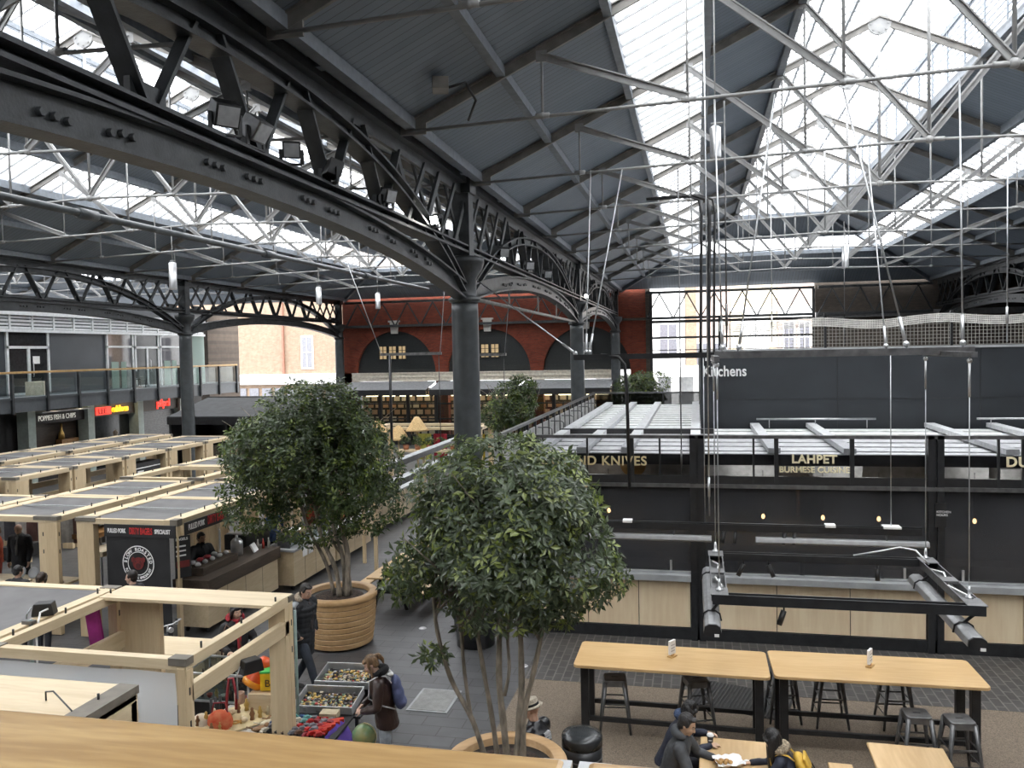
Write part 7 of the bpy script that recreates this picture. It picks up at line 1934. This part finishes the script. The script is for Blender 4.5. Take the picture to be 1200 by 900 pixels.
m = MB(); m.tube([(0, 0, 0), (.02, 0, .1), (.0, 0, .16)], [.05, .03, .004], 10); small('red_peaked_ornament', m, simple('deep_red', (.28, .02, .03), .6), 'small red pointed ornament left of the toy cars', 'ornament', (-5.62, 9.12, .63))
m = MB(); m.lathe([(.001, 0), (.09, 0), (.12, .1), (.11, .2), (.06, .24), (.001, .25)], seg=16); small('cream_bag_bundle', m, simple('cream_cloth', (.62, .52, .4), .8), 'cream rounded bundle beside the right stall post', 'bundle', (-6.36, 9.42, .605))
for k in range(3):
    m = MB(); m.tube([(0, 0, 0), (0, 0, .36 + .05 * k)], .02, 6); m.lathe([(.001, 0), (.08, 0), (.08, .02), (.001, .02)], seg=12); small('dark_candlestick', m, M['black'], '%s dark candlestick in front of the glass display case' % ('left', 'middle', 'right')[k], 'candlestick', (-6.36 + .1 * k, 9.66 - .05 * k, .60), 0, 'dark candlesticks')
# clamp lamps
for (x, y, z, rz, l) in ((-7.80, 8.45, 2.41, .4, 'black clamp-on floodlight on the left edge of the open stall'), (-5.06, 8.5, 1.86, 1.0, 'black box lamp hanging on the right lower rail of the open stall')):
    t = thing('stall_lamp', l, 'lamp', (x, y, z), rz)
    m = MB(); m.prism([(-.13, 0, 0), (.13, 0, 0), (.10, 0, .15), (-.10, 0, .15)], (0, -.07, 0), (0, .09, 0)); m.build('housing', M['black'], t, bevel=.01)
    m = MB()
    for k in range(5): m.b2(-.09 + k * .04, -.075 + k * .04, .09, .11, .02, .13)
    m.build('fins', M['gunmetal'], t)
    m = MB(); m.tube([(-.14, 0, .1), (-.19, -.03, .02), (-.19, -.03, -.25)], .01, 6); m.build('clamp_arm', M['steel'], t)
t = thing('lamp_pole', 'thin grey lamp pole with a pale cable inside the open stall', 'pole', (-7.72, 8.15, 0))
m = MB(); m.cyl((0, 0, .0), (0, 0, 2.45), .022, 8); m.build('pole', simple('grey_green_pole', (.2, .27, .25), .4), t)
m = MB(); m.tube([(.02, .25, 2.5), (.03, .12, 2.5), (.05, .03, 2.3), (.03, .02, 1.2), (-.06, 0, .4)], .012, 6); m.build('cable', M['white'], t)
m = MB(); m.b2(-.09, .05, -.04, .04, 2.40, 2.44); m.build('clamp', M['gunmetal'], t)
m = MB(); m.cyl((0, 0, .0), (0, 0, 2.1), .02, 8); m.lathe([(.16, 0), (.16, .02), (.03, .05)], seg=12); small('stall_pole', m, simple('grey_green_pole', (.2, .27, .25), .4), 'thin grey-green pole behind the walking man and the stall post', 'pole', (-5.28, 10.0, 0))
t = thing('hanging_scarf', 'magenta scarf hanging inside the grey-roofed stall at left', 'scarf', (-7.85, 9.35, 1.9))
m = MB(); m.smooth = True
vs = [(.10 * math.sin(i * .9) + .02 * j, -.18 + .06 * i, .35 - .14 * j - .03 * math.sin(i * 1.4)) for j in range(6) for i in range(7)]
m.add(vs, [(j * 7 + i, j * 7 + i + 1, (j + 1) * 7 + i + 1, (j + 1) * 7 + i) for j in range(5) for i in range(6)]); m.build('cloth', simple('magenta_cloth', (.35, .03, .22), .8), t)
# bicycle
t = thing('bicycle', 'black bicycle with chrome handlebars behind the open plywood stall', 'bicycle', (-9.05, 12.25, 0), -.5)
def wheel(x):
    m = MB(); R_ = .33
    m.tube([(x + R_ * math.cos(2 * PI * k / 28), 0, .34 + R_ * math.sin(2 * PI * k / 28)) for k in range(29)], .018, 7, cap=False); w_ = m.build('wheel', M['black'], t)
    m = MB()
    for k in range(14):
        a = 2 * PI * k / 14; m.cyl((x, 0, .34), (x + R_ * math.cos(a), 0, .34 + R_ * math.sin(a)), .003, 4)
    m.cyl((x, -.05, .34), (x, .05, .34), .025, 8); m.build('spokes', M['alu'], w_)
    m = MB(); m.tube([(x + .37 * math.cos(PI * (.05 + .75 * k / 10)), 0, .34 + .37 * math.sin(PI * (.05 + .75 * k / 10))) for k in range(11)], .03, 6, flat=.4); m.build('mudguard', simple('pale_mudguard', (.6, .5, .47), .4), t)
wheel(-.52); wheel(.52)
m = MB()
for a, b in (((-.52, 0, .34), (-.05, 0, .30)), ((-.05, 0, .30), (-.18, 0, .85)), ((-.18, 0, .8), (.36, 0, .85)), ((-.05, 0, .3), (.38, 0, .72)), ((-.52, 0, .34), (-.17, 0, .75)), ((.36, 0, .92), (.40, 0, .68)), ((.40, 0, .68), (.52, 0, .34))): m.cyl(a, b, .016, 8)
m.build('frame', M['blacksteel'], t)
m = MB(); m.tube([(.20, -.28, 1.02), (.34, -.26, 1.06), (.40, -.08, 1.03), (.40, .08, 1.03), (.34, .26, 1.06), (.20, .28, 1.02)], .013, 8); m.cyl((.36, 0, .9), (.39, 0, 1.03), .014, 8); m.build('handlebar', M['alu'], t)
for s in (-1, 1):
    m = MB(); m.tube([(.20, s * .28, 1.02), (.10, s * .285, 1.0)], .018, 8); m.build('grip', M['black'], t)
    m = MB(); m.tube([(.36, s * .2, 1.04), (.33, s * .2, .98), (.22, s * .22, .96)], .007, 5); m.build('brake_lever', M['alu'], t)
m = MB(); m.ball((-.22, 0, .93), (.13, .07, .035), 12, 8); m.cyl((-.18, 0, .8), (-.2, 0, .92), .013, 8); m.build('saddle', M['black'], t)
m = MB(); m.cyl((.47, -.0, .97), (.52, 0, .97), .045, 12); m.build('headlamp', M['alu'], t)
# stalls: wares
def bottle(label, loc, c, group=None, s=1.0):
    m = MB(); m.lathe([(.001, 0), (.035 * s, 0), (.035 * s, .14 * s), (.014 * s, .2 * s), (.014 * s, .25 * s), (.001, .25 * s)], seg=12)
    return small('bottle', m, simple('bottle_%d_%d' % (int(c[2] * 100), int(c[0] * 100)), c, .2), label, 'bottle', loc, 0, group)
for k, y in enumerate((18.95, 19.05, 19.35)):
    bottle('%s blue bottle on the sill of the middle stall row' % ('left', 'middle', 'right')[k], (-17.78, y + 1.6, 1.16), (.03, .06, .22) if k < 2 else (.25, .25, .27), 'bottles on the sill', 1.6)
pm = frosted('cut_glass', (.5, .52, .54), .35)
for k in range(3):
    m = MB(); m.lathe([(.001, 0), (.06, .0), (.115, .02), (.12, .025), (.06, .01), (.001, .01)], seg=24)
    small('glass_plate', m, pm, '%s round glass plate propped on the counter in front of the bald man' % ('left', 'middle', 'right')[k], 'plate', (-13.75 + k * .30, 14.35, 1.12), rot=(1.25, 0, .1 * k), group='glass plates')
for k in range(16):
    m = MB(); s = rnd.uniform(.8, 1.3); m.ball((0, 0, .025 * s), (.05 * s, .035 * s, .025 * s), 8, 6); m.ball((.03, .01, .045 * s), (.02, .02, .02), 6, 5)
    small('shell', m, simple('shell_cream', (.55, .46, .34), .5), '%s shell of the %s row on the stall front at left' % (ORD[k % 8].replace('nearest', 'first'), ('front', 'back')[k // 8]), 'shell', (-13.5 + (k % 8) * .13, 14.02 + (k // 8) * .12, 1.0), rnd.uniform(0, 3), 'cream shells on the stall counter')
for k in range(9):
    c = ((.25, .25, .26), (.05, .05, .06), (.4, .38, .35), (.12, .06, .05))[k % 4]
    m = MB(); m.smooth = True
    vs = [(-.22 + .44 * i / 6, .03 * math.sin(i * 2 + k), 1.95 - .85 * j / 5 - (.08 if i in (0, 6) and j == 0 else 0)) for j in range(6) for i in range(7)]
    m.add(vs, [(j * 7 + i, j * 7 + i + 1, (j + 1) * 7 + i + 1, (j + 1) * 7 + i) for j in range(5) for i in range(6)])
    g = small('hanging_garment', m, mat('garment_%d' % k, c, rough=.9), '%s garment from the left on the rail behind the bald man' % ORD[k].replace('nearest', 'first'), 'garment', (-16.8 + k * .33, 17.0, 0), .5, 'clothes on the rail')
m = MB(); m.tube([(-17.1, 17, 1.98), (-13.8, 17, 1.98)], .02, 8)
for x in (-17, -14): m.cyl((x, 17, 0), (x, 17, 1.98), .02, 8)
tag(m.build('clothes_rail', M['steel'], None, loc=(-15.5, 17, 0)), 'clothes rail behind the bald man', 'rail')
for k, (x, y, L, c, l) in enumerate(((-12.6, 15.2, .9, (.3, .15, .05), 'orange-brown wooden shelf between the two plywood posts'), (-12.2, 15.0, .9, (.5, .42, .3), 'pale shelf below the orange-brown one between the plywood posts'))):
    m = MB(); m.b2(-.25, .25, -L / 2, L / 2, 0, .1); small('stall_shelf', m, simple('shelf_%d' % k, c, .6), l, 'shelf', (x, y, 1.75 - .3 * k))
m = MB()
for q in range(8):
    a = q * PI / 4; m.cyl((0, 0, .12), (.1 * math.cos(a), .02, .12 + .1 * math.sin(a)), .012, 5)
m.ball((0, 0, .12), .03, 8, 6); small('star_ornament', m, M['offwhite'], 'pale star-shaped ornament between the two plywood posts', 'ornament', (-12.05, 14.3, .95))
for k in range(5):
    m = MB(); m.b2(-.3, .3, -.4, .4, 0, .35); small('dark_storage_box', m, M['black'], '%s dark box under the middle stall row, counted from the left' % ORD[k].replace('nearest', 'first'), 'box', (-18.6, 19.4 + 2.1 * k, .02), 0, 'dark boxes under the stalls', bevel=.01)
t = thing('drawer_unit', 'black drawer unit with a white card in the third stall of the middle row', 'drawers', (-18.0, 23.9, 0))
m = MB(); m.b2(-.3, .15, -.75, .75, 0, 2.1); m.build('carcass', M['black'], t)
for z in (.5, 1.0, 1.5):
    m = MB(); m.b2(.15, .17, -.72, .72, z, z + .42); d = m.build('drawer', M['blacksteel'], t)
    m = MB(); m.b2(.17, .19, -.7, .7, z + .42, z + .45); m.build('edge', M['white'], d)
m = MB(); m.b2(.172, .18, -.45, -.15, 1.6, 1.85); m.build('card', M['white'], t)
# counters: food and equipment
def on_counter(name, mb, mm, lab, cat, x, y, z, rz=0, grp=None, bevel=0): return small(name, mb, mm, lab, cat, (x, y, z), rz, grp, bevel)
m = MB(); m.b2(-.3, .3, -.65, .65, 0, .16); on_counter('wooden_tray', m, M['darkwood'], 'dark wooden tray of wrapped bagels on the bagel counter', 'tray', -10.05, 15.35, 1.10, 0, bevel=.008)
wr = simple('wrap_white', (.7, .7, .7), .5); wr2 = simple('wrap_red', (.6, .08, .1), .5)
for k in range(9):
    m = MB(); m.ball((0, 0, .04), (.075, .055, .045), 10, 7)
    o = on_counter('wrapped_bagel', m, wr2 if k in (3, 5) else wr, '%s wrapped bagel in the dark tray, counted from the left end' % ORD[k].replace('nearest', 'first'), 'bagel', -10.05 + .1 * (-1) ** k, 14.82 + .13 * k, 1.26, rnd.uniform(0, 3), 'wrapped bagels in the tray')
t = thing('steel_urn', 'shiny steel urn in front of the bagel vendor', 'urn', (-10.05, 16.45, 1.10))
m = MB(); m.lathe([(.001, 0), (.13, 0), (.135, .2), (.13, .3), (.08, .36), (.03, .38), (.03, .44), (.001, .45)], seg=20); m.build('body', M['alu'], t)
m = MB(); m.cyl((0, -.13, .06), (0, -.18, .05), .015, 8); m.build('tap', M['black'], t)
m = MB(); m.b2(-.02, .02, -.13, .13, 0, .2); o = on_counter('tablet_till', m, M['white'], 'white tablet till leaning at the back end of the bagel counter', 'tablet', -9.75, 16.75, 1.11, .2, bevel=.008); o.rotation_euler = (0, -.5, .2)
m = MB(); m.b2(-.25, .25, -.5, .5, 0, .03); on_counter('griddle_board', m, M['steel'], 'pale board on the raised griddle shelf behind the bagel counter', 'board', -10.55, 17.75, 1.35)
m = MB(); m.b2(-.28, .28, -.55, .55, 0, .35); on_counter('griddle', m, M['black'], 'black griddle box behind the bagel counter', 'griddle', -10.55, 17.75, 1.0, bevel=.01)
for k in range(3):
    bottle('%s sauce bottle at the end of the bagel counter' % ('first', 'second', 'third')[k], (-9.85 + .08 * k, 17.0 + .1 * k, 1.10), ((.6, .6, .55), (.4, .05, .04), (.5, .5, .45))[k], 'sauce bottles', .9)
t = thing('glass_food_screen', 'glass sneeze guard over the food trays behind the left tree', 'glass guard', (-9.35, 18.55, 1.0))
m = MB(); m.b2(-.01, .01, -1.0, 1.0, .02, .35); m.build('pane', M['clear'], t); m = MB(); m.b2(-.3, .012, -1.0, 1.0, .35, .36); m.build('top_pane', M['clear'], t)
for y in (-1, 1):
    m = MB(); m.b2(-.3, .015, y - .012, y + .012, 0, .36); m.build('bracket', M['gunmetal'], t)
for k in range(5):
    m = MB(); m.b2(-.2, .2, -.17, .17, 0, .07); on_counter('food_tray', m, M['steel'], '%s steel food tray behind the glass guard' % ORD[k].replace('nearest', 'first'), 'tray', -9.65, 17.75 + k * .4, 1.0, 0, 'steel food trays', bevel=.006)
    m = MB(); cols = ((.1, .14, .04), (.45, .25, .08), (.35, .08, .04), (.5, .42, .25), (.12, .16, .05))
    r = random.Random(k)
    for q in range(40): m.ball((r.uniform(-.16, .16), r.uniform(-.13, .13), .02 + r.uniform(0, .03)), r.uniform(.015, .03), 6, 4)
    f = small('salad_heap', m, mat('salad_%d' % k, cols[k], rough=.6), 'heap of %s food in the %s steel tray' % (('green', 'golden', 'red', 'pale', 'leafy')[k], ORD[k].replace('nearest', 'first')), 'food', (-9.65, 17.75 + k * .4, 1.07)); f['kind'] = 'stuff'
for k, (x, y, z, l) in enumerate(((-9.35, 17.75, 1.36, 'white dish on the glass guard above the food trays'), (-9.6, 21.9, 1.3, 'white dish on a stand at the far end of the pale counter'))):
    m = MB(); m.lathe([(.001, 0), (.08, 0), (.2, .05), (.2, .065), (.08, .02), (.001, .02)], seg=24); on_counter('white_dish', m, M['white'], l, 'dish', x, y, z)
m = MB(); m.cyl((0, 0, 0), (0, 0, .3), .05, 10); on_counter('dish_stand', m, M['black'], 'black stand under the far white dish', 'stand', -9.6, 21.9, 1.0)
for k in range(3):
    m = MB()
    for q in ((-.2, .2, -.15, -.13), (-.2, .2, .13, .15), (-.2, -.18, -.15, .15), (.18, .2, -.15, .15)): m.b2(*q, 0, .16)
    m.b2(-.2, .2, -.15, .15, 0, .015); on_counter('wooden_crate', m, simple('crate_orange', (.36, .16, .06), .6), '%s small orange wooden crate on the pale counter' % ('left', 'middle', 'right')[k], 'crate', -9.7, 20.9 + k * .36, 1.0, .1 * k, 'small wooden crates')
for k in range(2):
    m = MB(); m.b2(0, .006, -.12, .12, -.26, 0); on_counter('paper_sign', m, M['white'], '%s white paper sheet on the front of the food-tray counter' % ('left', 'right')[k], 'notice', -9.19, 18.0 + .3 * k, .98)
m = MB(); m.b2(-.2, .2, -.3, .3, 0, .03); on_counter('chopping_board', m, M['oak'], 'wooden chopping board in front of the cook in blue', 'board', -9.85, 19.2, 1.08, .4)
m = MB(); m.b2(0, .01, -.1, .1, -.35, 0); on_counter('grey_towel', m, M['canvas'], 'grey towel hanging on the pale counter front', 'towel', -9.145, 20.15, 1.0)
# near picnic table: cup, phone, food paper
t = thing('coffee_cup', 'black paper coffee cup with a white lid on the near picnic table', 'cup', (.12, 9.97, .751))
m = MB(); m.lathe([(.001, 0), (.028, 0), (.04, .105), (.001, .105)], seg=18); m.build('cup', simple('cup_black', (.02, .018, .016), .5), t)
m = MB(); m.lathe([(.043, .103), (.043, .112), (.037, .118), (.035, .126), (.001, .124)], seg=18); m.build('lid', M['white'], t)
m = MB(); m.b2(-.02, .02, -.0415, -.037, .05, .065); m.build('print', M['offwhite'], t)
t = thing('phone', 'white smartphone lying on the near picnic table in front of the man', 'phone', (.0, 9.78, .751), -.4)
m = MB(); m.b2(-.075, .075, -.037, .037, 0, .009); m.build('case', M['white'], t, bevel=.003)
m = MB(); m.b2(-.058, .058, -.032, .032, .009, .0095); m.build('screen', simple('phone_screen', (.05, .055, .06), .1), t)
t = thing('food_wrap', 'crumpled white food paper on the near picnic table', 'paper', (.32, 9.48, .751), .3)
m = MB(); m.smooth = True; r = random.Random(8)
vs = [(-.16 + .32 * i / 8 + r.uniform(-.01, .01), -.12 + .24 * j / 6 + r.uniform(-.01, .01), .012 + .03 * r.random() + (.04 if i in (0, 8) or j in (0, 6) else 0)) for j in range(7) for i in range(9)]
m.add(vs, [(j * 9 + i, j * 9 + i + 1, (j + 1) * 9 + i + 1, (j + 1) * 9 + i) for j in range(6) for i in range(8)]); m.build('paper', M['white'], t)
m = MB()
for k in range(6): m.ball((-.1 + .03 * k, .02 * (-1) ** k, .045), (.03, .025, .022), 8, 6)
small('pastry', m, simple('golden_pastry', (.42, .23, .07), .6), 'golden pastry on the crumpled white paper', 'food', (.28, 9.48, .752), .3)
m = MB(); m.ball((0, 0, .012), (.035, .03, .014), 8, 6); small('napkin_ball', m, M['white'], 'small crumpled napkin near the yellow backpack woman', 'napkin', (.52, 9.6, .751))
# far stalls with plants and red flowers
for k in range(5):
    t = thing('potted_herb', '%s potted plant on the far stall behind the left tree' % ORD[k].replace('nearest', 'first'), 'potted plant', (-11.6 + k * .5, 31.8, 1.6), 0, 'potted plants on the far stall')
    m = MB(); m.lathe([(.001, 0), (.1, 0), (.13, .2), (.001, .19)], seg=12); m.build('pot', simple('terracotta', (.35, .15, .08), .8), t)
    leaf_mesh('leaves', (t.location.x, t.location.y, t.location.z + .35), (.2, .2, .22), 160, .12, 40 + k, t, LM, 3)
m = MB(); m.b2(-11.9, -9.3, 31.5, 32.1, 1.52, 1.6)
for x in (-11.8, -9.4): m.b2(x - .04, x + .04, 31.6, 32, 0, 1.52)
tag(m.build('plant_shelf', M['ply'], None, loc=(-10.6, 31.8, 0)), 'birch shelf carrying potted plants on the far stall', 'shelf')
